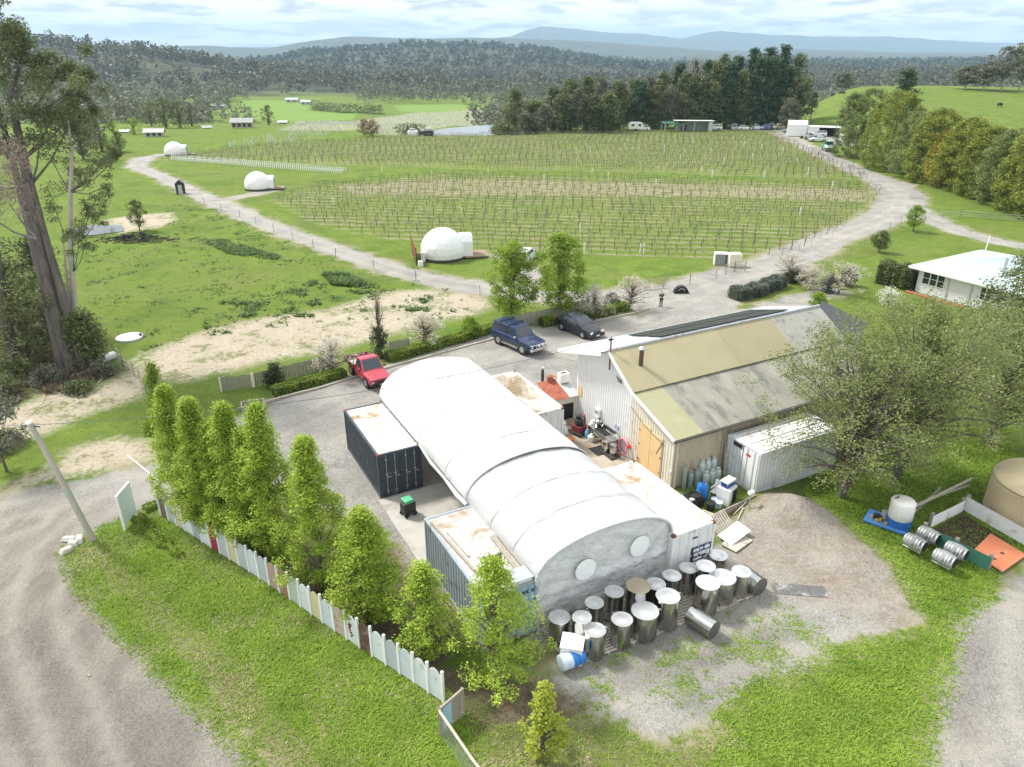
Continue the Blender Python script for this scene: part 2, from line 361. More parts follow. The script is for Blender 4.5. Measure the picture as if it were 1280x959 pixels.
def ground_material():
    m, k, p = newmat('ground_cover'); P = k.pos()
    n1 = k.noise(P, .05, 4, .6); n2 = k.noise(P, .35, 5, .65); n3 = k.noise(P, 2.2, 5, .7); n4 = k.noise(P, 11, 3, .7); n5 = k.noise(P, 34, 2, .6)
    # pasture
    g = k.mix(k.rng(n2, .3, .7), (.100, .180, .016), (.215, .285, .042))
    g = k.mix(k.rng(n1, .38, .62), g, (.165, .225, .035))
    g = k.mix(k.math('MULTIPLY', k.rng(k.noise(k.mp(P, (1, 2.2, 1), (0, 0, .3)), .07, 6, .7), .50, .64), .45), g, (.235, .225, .08))
    g = k.mix(k.math('MULTIPLY', k.rng(k.noise(P, .13, 5, .7), .52, .62), .5), g, (.075, .135, .02))
    g = k.mix(k.math('MULTIPLY', k.rng(n3, .50, .72), .55), g, (.235, .225, .085))
    g = k.mix(k.math('MULTIPLY', k.rng(k.noise(P, .9, 6, .7), .60, .72), .40), g, (.25, .215, .115))
    g = k.mix(k.math('MULTIPLY', k.rng(n4, .38, .62), .6), g, (.055, .10, .014))
    g = k.mix(k.math('MULTIPLY', k.rng(k.noise(P, 1.1, 6, .75), .50, .62), .45), g, (.06, .105, .016))
    g = k.mix(k.math('MULTIPLY', k.rng(n5, .55, .75), .35), g, (.27, .30, .11))
    def zone(name, amp, w, nz=n3, nz2=n2):
        s = k.attr(name); e = k.math('MULTIPLY', k.math('SUBTRACT', k.math('ADD', nz, nz2), 1.0), amp)
        e = k.math('ADD', e, k.math('MULTIPLY', k.math('SUBTRACT', n4, .5), amp * .6))
        return k.rng(k.math('ADD', s, e), -w, w)
    # dry, thatchy grass
    dry = k.mix(k.rng(n3, .35, .62), (.25, .215, .12), (.15, .165, .05)); dry = k.mix(k.math('MULTIPLY', k.rng(n4, .4, .7), .5), dry, (.12, .09, .05))
    c = k.mix(k.math('MULTIPLY', zone('z_dry', 2.6, .9), .78), g, dry)
    # scrub / leaf litter
    sc = k.mix(k.rng(n3, .35, .65), (.115, .085, .055), (.20, .165, .11)); sc = k.mix(k.rng(n2, .5, .68), sc, (.09, .12, .03))
    sc = k.mix(k.math('MULTIPLY', k.rng(n4, .45, .7), .6), sc, (.05, .038, .025))
    c = k.mix(zone('z_scrub', 1.6, .4), c, sc)
    # vineyard floor: bare strip under each row, grass between
    sp = k.new('ShaderNodeSeparateXYZ'); k.l.new(P, sp.inputs[0])
    r = k.math('ADD', k.math('MULTIPLY', sp.outputs[0], -VDIR[1]), k.math('MULTIPLY', sp.outputs[1], VDIR[0]))
    r = k.math('ADD', r, k.math('MULTIPLY', k.math('SUBTRACT', n3, .5), 1.2))
    fr = k.math('ABSOLUTE', k.math('SUBTRACT', k.math('FRACT', k.math('DIVIDE', r, 2.3)), .5))
    strip = k.rng(fr, .27, .40)
    patch = k.rng(k.noise(P, .11, 5, .65), .40, .60)
    bare = k.mix(k.rng(n3, .3, .7), (.27, .235, .14), (.36, .32, .22))
    vg = k.mix(k.math('MULTIPLY', strip, k.math('ADD', .34, k.math('MULTIPLY', patch, .45))), g, bare)
    vg = k.mix(k.math('MULTIPLY', k.math('MULTIPLY', zone('z_vdry', 3, 1.2), k.rng(n2, .32, .55)), .75), vg, bare)
    c = k.mix(zone('z_vine', 1.2, .4), c, vg)
    # sandy clay
    sd = k.mix(k.rng(n3, .3, .7), (.38, .32, .235), (.52, .455, .36)); sd = k.mix(k.math('MULTIPLY', k.rng(n4, .55, .72), .55), sd, (.26, .22, .14))
    sd = k.mix(k.math('MULTIPLY', k.rng(k.math('ADD', k.math('MULTIPLY', n2, .5), k.math('MULTIPLY', n3, .5)), .51, .57), .8), sd, (.14, .17, .05))
    c = k.mix(zone('z_sand', 3.6, .8), c, sd)
    # gravel
    gr = k.mix(k.rng(n2, .35, .65), (.27, .256, .23), (.40, .378, .34)); gr = k.mix(k.math('MULTIPLY', k.rng(n4, .40, .60), .8), gr, (.20, .19, .17))
    gr = k.mix(k.math('MULTIPLY', k.rng(k.noise(P, 3.5, 5, .75), .52, .64), .5), gr, (.15, .14, .125))
    gr = k.mix(k.math('MULTIPLY', k.rng(n5, .5, .62), .6), gr, (.58, .56, .52))
    gr = k.mix(k.math('MULTIPLY', k.rng(k.noise(P, .22, 4, .6), .5, .66), .6), gr, (.42, .385, .32))
    gr = k.mix(k.math('MULTIPLY', k.rng(k.noise(P, .16, 5, .65, 1.0), .54, .68), .55), gr, (.17, .168, .168))
    wv = k.noise(k.mp(P, (.9, .22, 1), (0, 0, R(38))), 1.0, 4, .6)
    br = k.mix(k.rng(wv, .35, .65), (.205, .178, .142), (.33, .295, .24)); br = k.mix(k.math('MULTIPLY', k.rng(n4, .4, .7), .6), br, (.15, .13, .11))
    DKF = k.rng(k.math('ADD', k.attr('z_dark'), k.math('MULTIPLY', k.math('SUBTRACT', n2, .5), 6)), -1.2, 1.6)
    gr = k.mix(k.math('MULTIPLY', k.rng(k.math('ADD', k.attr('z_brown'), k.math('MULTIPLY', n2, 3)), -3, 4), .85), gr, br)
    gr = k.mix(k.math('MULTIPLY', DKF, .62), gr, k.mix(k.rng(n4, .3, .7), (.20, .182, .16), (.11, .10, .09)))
    gr = k.mix(k.math('MULTIPLY', k.rng(k.math('ADD', k.attr('z_rut'), k.math('MULTIPLY', k.math('SUBTRACT', k.math('ADD', n2, n3), 1.0), 1.1)), -.35, .5), .34), gr, (.47, .44, .38))
    gr = k.mix(k.math('MULTIPLY', k.rng(n3, .58, .70), k.math('MULTIPLY', k.rng(k.attr('z_gravel'), 0, 3.5, 1, .10), .85)), gr, (.12, .16, .04))
    c = k.mix(k.math('MULTIPLY', k.rng(k.math('ADD', k.attr('z_gravel'), k.math('MULTIPLY', n3, 2.2)), -.3, .9), k.math('MULTIPLY', k.rng(n2, .42, .58), .75)), c, (.33, .285, .19))
    c = k.mix(zone('z_gravel', 1.5, .35), c, gr)
    mo = k.mix(k.rng(n3, .35, .65), (.25, .20, .15), (.37, .32, .26)); mo = k.mix(k.rng(n4, .5, .7), mo, (.17, .135, .10))
    c = k.mix(k.math('MULTIPLY', zone('z_mound', 1.3, .7), k.rng(n2, .35, .60, 1, .35)), c, mo)
    # far country
    c = k.mix(k.rng(k.attr('z_field'), -2, 2), c, (.165, .25, .05))
    fv = k.mix(k.rng(k.math('FRACT', k.math('DIVIDE', k.math('ADD', sp.outputs[1], k.math('MULTIPLY', sp.outputs[0], .9)), 5)), .3, .7), (.34, .33, .25), (.20, .235, .08))
    c = k.mix(k.rng(k.attr('z_fvine'), -2, 2), c, fv)
    fn = k.noise(P, .012, 6, .7); fo = k.mix(k.rng(fn, .4, .65), (.045, .055, .03), (.10, .10, .06))
    fo = k.mix(k.rng(k.noise(P, .05, 3, .7), .5, .75), fo, (.035, .045, .028))
    c = k.mix(k.attr('z_forest'), c, fo)
    k.l.new(c, p.inputs['Base Color']); p.inputs['Roughness'].default_value = .95; p.inputs['Specular IOR Level'].default_value = .15
    h = k.math('ADD', k.math('MULTIPLY', n4, .6), k.math('MULTIPLY', n5, .4)); h = k.math('ADD', h, n3)
    k.l.new(k.bump(h, .85, .12), p.inputs['Normal'])
    return m

def warp_grid(Ys, As):
    A, Y = np.meshgrid(As, Ys); X = A * np.maximum(Y, 14)
    return X.ravel(), Y.ravel()
def grid_faces(nr, nc):
    i = np.arange((nr - 1) * nc).reshape(nr - 1, nc)[:, :-1].ravel()
    return np.stack([i, i + 1, i + nc + 1, i + nc], 1)
GM = ground_material()
As = np.linspace(-1.15, 1.15, 520)
Ynear = np.concatenate([np.linspace(2, 12, 12)[:-1], np.exp(np.arange(math.log(12), math.log(260), .0075)), np.exp(np.arange(math.log(260.5), math.log(900), .012))])
Yfar = np.concatenate([[Ynear[-1]], np.exp(np.arange(math.log(Ynear[-1] * 1.01), math.log(15700), .0125))])
X, Y = warp_grid(Ynear, As)
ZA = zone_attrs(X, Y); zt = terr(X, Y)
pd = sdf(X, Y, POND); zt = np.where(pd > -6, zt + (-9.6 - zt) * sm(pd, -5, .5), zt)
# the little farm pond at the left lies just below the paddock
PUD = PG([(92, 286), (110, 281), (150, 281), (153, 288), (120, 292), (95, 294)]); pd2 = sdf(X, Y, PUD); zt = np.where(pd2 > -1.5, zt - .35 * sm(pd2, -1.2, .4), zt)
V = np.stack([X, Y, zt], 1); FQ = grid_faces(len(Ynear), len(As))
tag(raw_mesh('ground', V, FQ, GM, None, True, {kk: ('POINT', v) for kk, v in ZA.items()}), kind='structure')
# roads and yard: the same surface laid a few millimetres over the ground where the gravel runs
taken = np.zeros(len(FQ), bool)
def overlay(name, sel, lift=.006):
    global taken
    fs = sel[FQ].any(1) & ~taken; taken |= fs; F2 = FQ[fs]; idx, inv = np.unique(F2, return_inverse=True)
    V2 = V[idx].copy(); V2[:, 2] += lift
    o = raw_mesh(name, V2, inv.reshape(-1, 4), GM, None, True, {kk: ('POINT', v[idx]) for kk, v in ZA.items()})
    return tag(o, kind='structure')
gz = ZA['z_gravel']; brownsel = (sdf(X, Y, PG([(-900, 1200), (-900, 600), (0, 560), (212, 570), (212, 640), (150, 700), (420, 1200)])) > 0)
se = sdf(X, Y, PG([(a - (6 if a < 1300 else 0), b) for a, b in Z_SE])) > -.3; so = (sdf(X, Y, PG(Z_SOUTH)) > -.3) & ~se; yard = sdf(X, Y, PG(Z_ROAD)) > -.2
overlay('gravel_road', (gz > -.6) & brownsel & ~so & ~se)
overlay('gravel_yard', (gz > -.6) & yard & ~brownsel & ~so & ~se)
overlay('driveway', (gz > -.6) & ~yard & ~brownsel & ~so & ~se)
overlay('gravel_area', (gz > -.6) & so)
overlay('track', (gz > -.6) & se)
Xf, Yf = warp_grid(Yfar, As); zf = terr(Xf, Yf)
if True:
    ZF = {kk: np.full(Xf.shape, -30.) for kk in ZA}; ZF['z_forest'] = zone_attrs(Xf[:5], Yf[:5])['z_forest'][0] * 0 + np.clip(sm(Yf, 860, 960), 0, 1)
    px = 640 + 1009 * Xf / Yf
    ZF['z_forest'] = np.where((Yf > 880) & (Yf < 1000) & (px > 300), ZF['z_forest'] * (.5 + .5 * (fbm(Xf / 70, Yf / 40, 5) > 0)), ZF['z_forest'])
tag(raw_mesh('hills', np.stack([Xf, Yf, zf], 1), grid_faces(len(Yfar), len(As)), GM, None, True, {kk: ('POINT', v) for kk, v in ZF.items()}), kind='structure')
# water
wm, k, p = newmat('still_water'); p.inputs['Base Color'].default_value = (.05, .055, .05, 1); p.inputs['Roughness'].default_value = .08
k.l.new(k.bump(k.noise(k.pos(), 1.5, 3), .08, .02), p.inputs['Normal'])
def sheet(name, poly, z, m):
    b = MB(); b.add([(x, y, z) for x, y in poly], [tuple(range(len(poly)))]); return b.build(name, m)
cx = np.mean([q[0] for q in POND]); cy = np.mean([q[1] for q in POND])
tag(sheet('pond_water', [(cx + (x - cx) * 1.03, cy + (y - cy) * 1.03) for x, y in POND], -9.0, wm), kind='structure')
cx = np.mean([q[0] for q in PUD]); cy = np.mean([q[1] for q in PUD])
tag(sheet('puddle_water', [(cx + (x - cx) * 1.05, cy + (y - cy) * 1.1) for x, y in PUD], min(tz(*q) for q in PUD) - .10, wm), kind='structure')
# haze
hz = MB(); hz.b2(-18600, 18600, -60, 15900, -150, 400)
hm, k, p = newmat('haze_air'); k.n.remove(p); pv = k.new('ShaderNodeVolumePrincipled'); pv.inputs['Color'].default_value = (.54, .78, 1, 1)
pv.inputs['Density'].default_value = 1.0e-4; pv.inputs['Anisotropy'].default_value = 0
k.l.new(pv.outputs[0], k.n['Material Output'].inputs['Volume'])
tag(hz.build('haze', hm), 'thin blue haze over the far hills', None, None, 'stuff')
# ------------------------------------------------------------------ shared materials
WHITE = mat('white_paint', (.76, .76, .74), .45, 0, .05, 2, 0, dirt=(.58, .54, .47), dirtamt=.1, dscale=1.5)
CWHITE = mat('container_white', (.74, .75, .74), .5, 0, .06, 2, 0, dirt=(.34, .22, .13), dirtamt=.15, dscale=1.1)
ROOFDIRT = mat('container_roof_cream', (.62, .59, .53), .6, 0, .12, 2, .1, 12, dirt=(.33, .21, .12), dirtamt=.5, dscale=.9)
NAVY = mat('navy_steel', (.040, .055, .075), .5, 0, .25, 3, 0, dirt=(.16, .15, .14), dirtamt=.3, dscale=2)
BGREY = mat('blue_grey_steel', (.30, .35, .39), .5, 0, .12, 2, 0, dirt=(.22, .15, .10), dirtamt=.25, dscale=1.2)
LBLUE = mat('light_blue_steel', (.30, .47, .58), .5, 0, .12, 2, 0, dirt=(.40, .36, .30), dirtamt=.4, dscale=1.6)
RUST = mat('rust', (.19, .065, .04), .85, 0, .35, 6, .2, 30)
BLACK = mat('black_plastic', (.018, .018, .02), .5, 0, .2)
RUBBER = mat('rubber', (.02, .02, .02), .85, 0, .2)
DARK = mat('dark_void', (.012, .012, .013), .8)
CHROME = mat('chrome', (.75, .75, .76), .18, 1, .05)
STEEL = mat('stainless', (.52, .52, .50), .17, 1, .10, 3, .06, 5, dirt=(.35, .33, .30), dirtamt=.2, dscale=1.0, stretch=(1, 1, .25))
LID = mat('stainless_lid', (.72, .72, .72), .38, .85, .08, 6, .12, 5, dirt=(.55, .53, .50), dirtamt=.4, dscale=2.5)
GALV = mat('galvanised', (.50, .52, .53), .45, .6, .12, 3, dirt=(.35, .32, .28), dirtamt=.3)
TIMBER = mat('weathered_timber', (.33, .29, .24), .85, 0, .25, 8, .3, 30, stretch=(1, 1, 3))
PALLET = mat('pallet_timber', (.50, .45, .37), .85, 0, .25, 5, .3, 25, dirt=(.22, .19, .15), dirtamt=.4)
PLY = mat('plywood', (.72, .50, .25), .75, 0, .12, 3, .1, 20, stretch=(4, 4, .6))
CREAMW = mat('cream_cladding', (.72, .66, .54), .6, 0, .06, 1.5, dirt=(.45, .40, .30), dirtamt=.25)
TANW = mat('tan_cladding', (.50, .43, .32), .65, 0, .10, 1.5, dirt=(.28, .22, .15), dirtamt=.35, stretch=(1, 1, .4))
CONC = mat('concrete', (.42, .395, .35), .85, 0, .12, 1.2, .25, 12, dirt=(.30, .27, .23), dirtamt=.4, dscale=.7)
TARP = mat('white_tarpaulin', (.62, .63, .63), .42, 0, .025, .8, .12, 2.0, dirt=(.58, .57, .54), dirtamt=.28, dscale=.6, stretch=(1, .35, 1))
TARPG = mat('grey_tarpaulin', (.62, .63, .63), .45, 0, .06, .9, 1.0, 2.2, dirt=(.57, .57, .56), dirtamt=.2, dscale=.7, bdist=.18)
GLASS = mat('dark_glass', (.03, .04, .05), .06, 0, .05, spec=.9)
ORANGE = mat('orange_plastic', (.75, .16, .03), .5, 0, .06)
BLUEP = mat('blue_plastic', (.02, .17, .55), .38, 0, .08)
REDP = mat('red_plastic', (.50, .03, .03), .4)
WPLAST = mat('white_plastic', (.80, .80, .78), .4, 0, .04, dirt=(.6, .58, .52), dirtamt=.15)
CREAMP = mat('cream_plastic', (.66, .58, .40), .5, 0, .06)
BARK = mat('bark_brown', (.13, .10, .075), .9, 0, .3, 5, .4, 14, stretch=(1, 1, .3))
GBARK = mat('bark_gum', (.125, .108, .095), .85, 0, .5, 4, .8, 12, dirt=(.30, .14, .09), dirtamt=.2, dscale=.9, stretch=(1, 1, .18))
PBARK = mat('bark_pale', (.40, .37, .33), .85, 0, .2, 2, .3, 9, stretch=(1, 1, .3))

def Sx(x, y, z=0):                       # container-yard frame -> world
    o = (-1.12, 22.25); return (o[0] + x * CU[0] + y * CV[0], o[1] + x * CU[1] + y * CV[1], z)

# ------------------------------------------------------------------ concrete slabs
def slab(name, pts, z, m=CONC):
    b = MB(); b.prism(pts, -.3, z); return tag(b.build(name, m), kind='structure')
slab('concrete_slab', [Sx(*q)[:2] for q in ((-.25, 6.1), (9.0, 6.1), (9.0, 12.3), (-.25, 12.3))], .07)
slab('concrete_floor', [Sx(*q)[:2] for q in ((2.44, -.1), (9.03, -.1), (9.03, 6.05), (2.44, 6.05))], .065)
slab('work_yard_slab', [Sx(*q)[:2] for q in ((9.05, 6.1), (14.2, 6.1), (14.2, 15.4), (11.8, 15.4), (11.8, 12.35), (9.05, 12.35))], .075, mat('stained_concrete', (.40, .35, .28), .85, 0, .15, 1.2, .2, 12, dirt=(.24, .19, .13), dirtamt=.6, dscale=.5))

# ------------------------------------------------------------------ shipping containers
def container(label, loc, rz, wall, roofm, doorm, L=6.06, W=2.44, H=2.59, doors='front', rust=True, open_door=False, castm=None, zoff=.06, group=None):
    t = thing('shipping_container', label, 'container', (loc[0], loc[1], zoff), rz, group)
    castm = castm or RUST
    f = MB(); s = .12
    for x in (0, W - s):
        for y in (0, L - s): f.b2(x, x + s, y, y + s, .0, H)
        f.b2(x, x + s, s, L - s, .0, .16); f.b2(x, x + s, s, L - s, H - .09, H)
    for y in (0, L - s): f.b2(s, W - s, y, y + s, 0, .16); f.b2(s, W - s, y, y + s, H - .10, H)
    f.build('frame', wall, t)
    for x in (0, W):
        n = 1 if x == 0 else -1
        b = MB(); y0, y1 = (s, L - s) if x else (L - s, s)
        b.ribbed((x + n * .05, y0, .16), (x + n * .05, y1, .16), (x + n * .05, y0, H - .09), (x + n * .05, y1, H - .09), .28, .036)
        b.b2(x + n * .06, x + n * .09, s, L - s, .16, H - .09)
        b.build('side_panel', wall, t)
    b = MB(); b.ribbed((s, s, H - .035), (s, L - s, H - .035), (W - s, s, H - .035), (W - s, L - s, H - .035), .42, -.022); b.b2(s, W - s, s, L - s, H - .12, H - .075)
    b.build('roof', roofm, t)
    for yy, nn in ((0, 'front'), (L, 'back')):
        sg = 1 if yy == 0 else -1
        if nn == doors:
            for i in (0, 1):
                x0 = s + .01 + i * (W / 2 - s); x1 = x0 + W / 2 - s - .02
                M = MB(); M.b2(x0, x1, yy + sg * .03, yy + sg * .07, .17, H - .11)
                for q in range(3):
                    xx = x0 + .12 + q * (x1 - x0 - .24) / 2; M.b2(xx - .05, xx + .05, yy + sg * .015, yy + sg * .03, .22, H - .16)
                if open_door and i == 0:
                    M2 = Matrix.Translation((x0, yy, 0)) @ Matrix.Rotation(R(-22), 4, 'Z') @ Matrix.Translation((-x0, -yy, 0))
                    M.v = [tuple(M2 @ Vector(v)) for v in M.v]
                d = M.build('door', doorm, t)
                for q in (.3, .75):
                    xx = x0 + (x1 - x0) * q; r = MB(); r.tube([(xx, yy - sg * .02, .12), (xx, yy - sg * .02, H - .08)], .018, 6)
                    r.b2(xx - .02, xx + .22, yy - sg * .05, yy - sg * .03, 1.15, 1.19)
                    for zz in (.3, 1.3, 2.2): r.b2(xx - .05, xx + .05, yy - sg * .04, yy, zz, zz + .06)
                    if open_door and i == 0: r.v = [tuple(M2 @ Vector(v)) for v in r.v]
                    r.build('lock_rod', doorm if doorm != NAVY else GALV, d)
        else:
            b = MB(); a0, a1 = (s, W - s) if sg == 1 else (W - s, s)
            b.ribbed((a0, yy + sg * .05, .16), (a1, yy + sg * .05, .16), (a0, yy + sg * .05, H - .1), (a1, yy + sg * .05, H - .1), .26, .036)
            b.b2(s, W - s, yy + sg * .055, yy + sg * .08, .16, H - .1)
            b.build('end_panel', wall, t)
    for x in (0, W):
        for y in (0, L):
            for z in (0, H):
                b = MB(); sx = 1 if x == 0 else -1; sy = 1 if y == 0 else -1
                b.box((x + sx * .082, y + sy * .082, z + (.05 if z == 0 else -.05)), (.178, .178, .118)); b.build('corner_casting', castm, t)
    return t
C0 = container('navy shipping container with cream rust-streaked roof under the left edge of the white shelter', Sx(-.06, 12.45), YAW, NAVY, ROOFDIRT, NAVY)
C3 = container('blue-grey shipping container with flat dirty roof behind the row of young trees', Sx(0, 0), YAW, BGREY, mat('flat_dirty_roof', (.50, .49, .46), .75, 0, .15, 1.5, .1, 9, dirt=(.34, .25, .17), dirtamt=.45, dscale=.8), LBLUE, castm=BGREY)
C1 = container('white shipping container beside the steel tanks with rust spots along its roof', Sx(9.07, -.29), YAW, CWHITE, ROOFDIRT, CWHITE, castm=RUST)
C2 = container('white shipping container with brown ribs showing on its roof beside the workshop yard', Sx(9.10, 12.7), YAW, CWHITE, mat('roof_ribs_brown', (.60, .56, .48), .65, 0, .1, 2, .1, 10, dirt=(.24, .18, .11), dirtamt=.85, dscale=.55, stretch=(1, .5, 1)), CWHITE, castm=RUST)
# insulated container by the shed, ridge-ribbed white sides, one door ajar
rz = math.atan2(33.45 - 35.19, 13.01 - 11.61)
C4 = container('white freezer container with a door ajar and rust-stained roof end beside the shed wall', (13.05, 33.45), YAW, mat('freezer_side', (.60, .63, .64), .5, 0, .06, 2, dirt=(.40, .38, .34), dirtamt=.3), mat('freezer_roof', (.80, .79, .77), .55, 0, .06, 2, dirt=(.30, .17, .10), dirtamt=.22, dscale=.6), WHITE, L=2.44, W=6.06, H=2.55, doors='none', castm=CWHITE)
b = MB(); b.b2(-.035, -.005, .1, 1.15, .17, 2.42); d = b.build('door', WHITE, C4)
b = MB(); b.b2(-.04, -.01, .02, .98, .17, 2.4); b.v = [tuple(Matrix.Rotation(R(-26), 4, 'Z') @ Vector(v) + Vector((-.02, 1.2, 0))) for v in b.v]; b.build('door', WHITE, C4, label='white door standing ajar')
b = MB(); b.b2(-.03, .0, 1.18, 1.95, 2.2, 2.42); b.build('door_opening', DARK, C4)
for y in (.35, .85):
    b = MB(); b.tube([(-.06, y, .1), (-.06, y, 2.45)], .018, 6); b.build('lock_rod', GALV, d)
b = MB(); b.b2(-.042, -.036, .62, .95, 2.02, 2.16); b.build('red_label', mat('red_label', (.55, .05, .04), .5), d)
b = MB()
for i in range(7): b.b2(.3, 5.8, .2 + i * .3, .30 + i * .3, 2.545, 2.565 + .005 * (i % 2))
b.build('roof_rib', MATS['freezer_roof'], C4)
# navy label panel with pale squares on the container end beside the tanks
b = MB(); b.b2(1.15, 2.3, -.022, -.012, .75, 1.55); q = b.build('data_panel', mat('navy_panel', (.02, .03, .09), .5), C1)
b = MB()
for x, z, w, h in ((1.25, 1.3, .3, .16), (1.62, 1.32, .2, .14), (1.9, 1.3, .3, .18), (1.3, 1.05, .22, .16), (1.66, 1.02, .34, .2), (2.06, .95, .16, .25), (1.3, .82, .5, .12), (1.9, .8, .3, .08)): b.b2(x, x + w, -.03, -.023, z, z + h)
b.build('panel_patch', mat('panel_white', (.7, .72, .75), .5), q)
b = MB(); b.b2(1.15, 1.42, -.02, -.012, 2.05, 2.13); b.build('small_label', mat('navy_panel', (.02, .03, .09)), C1)
b = MB()
for i, w in enumerate((.10, .06, .12, .08, .11, .05, .10)): b.b2(1.35 + i * .135, 1.35 + i * .135 + w, -.03, -.016, 2.14 - .01 * (i % 2), 2.27)
b.build('stencilled_number', mat('ink_dark', (.05, .06, .09), .6), C3)

# things lying on the blue-grey container's roof
def onroof(x, y, z=0): return Sx(x, y, 2.66 + z)
for i, (x0, y0, x1, y1, lab, w) in enumerate(((.16, 5.6, .45, 1.5, 'long dark timber rail along the outer edge of the blue-grey container roof', .10), (.50, 4.6, .62, 2.6, 'short pale timber batten beside the dark rail on the container roof', .07),
                                         (2.12, 3.4, 2.0, .7, 'grey timber plank on the container roof beside the shelter edge', .22), (2.33, 3.3, 2.28, .5, 'narrow brown plank tight against the shelter on the container roof', .1))):
    a, c = Vector(onroof(x0, y0)), Vector(onroof(x1, y1)); d = c - a; b = MB(); b.box((0, 0, .045), (d.length, w, .08))
    o = b.build('timber_plank', TIMBER if i != 1 else PALLET); o.location = (a + c) / 2; o.rotation_euler = (0, 0, math.atan2(d.y, d.x)); tag(o, lab, 'timber')
t = thing('floodlight', 'black square floodlight on a stand on the blue-grey container roof', 'lamp', onroof(1.15, 1.1), YAW + R(20))
b = MB(); b.b2(-.3, .3, -.04, .04, .35, .95); b.build('housing', BLACK, t, bevel=.01); b = MB(); b.b2(-.26, .26, -.05, -.041, .39, .91); b.build('lens', GLASS, t)
b = MB(); b.tube([(-.25, 0, .4), (-.3, -.3, 0)], .02, 6); b.tube([(.25, 0, .4), (.3, -.3, 0)], .02, 6); b.tube([(0, .02, .5), (0, .4, 0)], .02, 6); b.build('stand', BLACK, t)
t = thing('roof_box', 'low flat white vent box at the tank end of the blue-grey container roof', 'vent box', onroof(1.75, .45), YAW)
b = MB(); b.b2(-.5, .5, -.35, .35, 0, .16); b.build('body', WPLAST, t, bevel=.02); b = MB(); b.b2(-.54, .54, -.39, .39, .163, .20); b.build('lid', GALV, t)

# ------------------------------------------------------------------ the arched fabric shelter on top of the containers
ST = thing('fabric_shelter', 'long white arched tarpaulin shelter spanning between two rows of containers', 'shelter', Sx(2.44, 0), YAW)
SW = 6.63
def arch(u, apex, z0, pw=.78):
    """u 0..1 across -> (x, z)"""
    th = math.pi * (1 - u); x = SW / 2 + (SW / 2 + .12) * math.cos(th); z = z0 + (apex - z0) * math.sin(th) ** pw
    return x, z
def tarp(name, y0, y1, ap0, ap1, z0, nu, nv, m, sag=.05, left_drop=0.0):
    V = []; Fc = []
    for j in range(nv + 1):
        y = y0 + (y1 - y0) * j / nv; ap = ap0 + (ap1 - ap0) * j / nv
        s = abs(math.sin(math.pi * (y - y0) / 2.02)) ** 1.0 * sag
        for i in range(nu + 1):
            u = i / nu; x, z = arch(u, ap - s * 1.0, z0)
            zz = float(fbm(np.array([x * 1.3 + 3]), np.array([y * .9]), 5, 4)[0]) * .07 + .022 * math.sin(y * 9 + 6 * u) * (max(0, abs(u - .5) - .3) * 4)
            V.append((x, y, z + zz))
    n = nu + 1
    for j in range(nv):
        for i in range(nu): Fc.append((j * n + i, j * n + i + 1, (j + 1) * n + i + 1, (j + 1) * n + i))
    b = MB(); b.add(V, Fc); o = b.build(name, m, ST, smooth=180)
    sol = o.modifiers.new('solid', 'SOLIDIFY'); sol.thickness = .012; return o
tarp('roof_cover', -.05, 6.9, 4.24, 4.28, 2.50, 64, 60, mat('worn_white_tarpaulin', (.47, .48, .48), .45, 0, .04, .9, .6, 2.2, dirt=(.44, .44, .43), dirtamt=.4, dscale=.8, stretch=(1, .3, 1), bdist=.10), .09)
tarp('roof_cover', 6.55, 19.0, 4.345, 4.62, 2.56, 64, 70, TARP, .025)
# rolled edges
b = MB(); b.tube([(*arch(i / 40, 4.20, 2.50)[:1], -.07, arch(i / 40, 4.20, 2.50)[1]) for i in range(41)], .06, 8); b.build('arch_edge', TARPG, ST, smooth=60)
b = MB(); b.tube([(arch(i / 40, 4.38, 2.55)[0], 6.5, arch(i / 40, 4.38, 2.55)[1]) for i in range(41)], .03, 8); b.build('overlap_seam', TARP, ST, smooth=60)
for y in (1.9, 4.0, 9.0, 12.6, 16.2):
    ap = (4.24 + .04 * y / 6.9 - abs(math.sin(math.pi * (y + .05) / 2.02)) * .09 + .035) if y < 6.6 else 4.345 + .275 * (y - 6.55) / 12.45 + .01
    b = MB(); b.tube([(arch(i / 40, ap, 2.52 if y < 6.6 else 2.58)[0], y + .03 * math.sin(i * .9), arch(i / 40, ap, 2.52 if y < 6.6 else 2.58)[1]) for i in range(41)], .014, 5); b.build('seam', mat('seam_grey', (.50, .50, .48), .6) if y < 6.6 else TARPG, ST)
# gathered hem along the outer edge beside the gap
b = MB(); b.tube([(-.16, 6.4, 2.46), (-.24, 7.3, 2.50), (-.2, 9, 2.55), (-.22, 10.6, 2.56), (-.1, 12.6, 2.63)], [.10, .12, .07, .09, .05], 8); b.build('hem', TARP, ST, smooth=80)
# front curtain with two round windows
V = []; Fc = []; nu, nz = 60, 22
for j in range(nz + 1):
    w = j / nz
    for i in range(nu + 1):
        u = .02 + .96 * i / nu; x, zt_ = arch(u, 4.14, 2.46); z = .15 + (zt_ - .15) * w
        rg = 1 - 2 * abs(float(fbm(np.array([x * 1.3 + z * .5]), np.array([z * .8 - x * .3]), 21, 4)[0])); y = .06 - .12 * rg ** 3 + .04 * math.sin(x * 5 + 2 * math.sin(z * 2)) * (1 - abs(2 * w - 1)) - .10 * math.exp(-((z - 1.75) / .12) ** 2)
        V.append((x + .1 * 0, y, z))
n = nu + 1
for j in range(nz):
    for i in range(nu): Fc.append((j * n + i, j * n + i + 1, (j + 1) * n + i + 1, (j + 1) * n + i))
b = MB(); b.add(V, Fc); o = b.build('end_curtain', TARPG, ST, smooth=180); sol = o.modifiers.new('solid', 'SOLIDIFY'); sol.thickness = .01
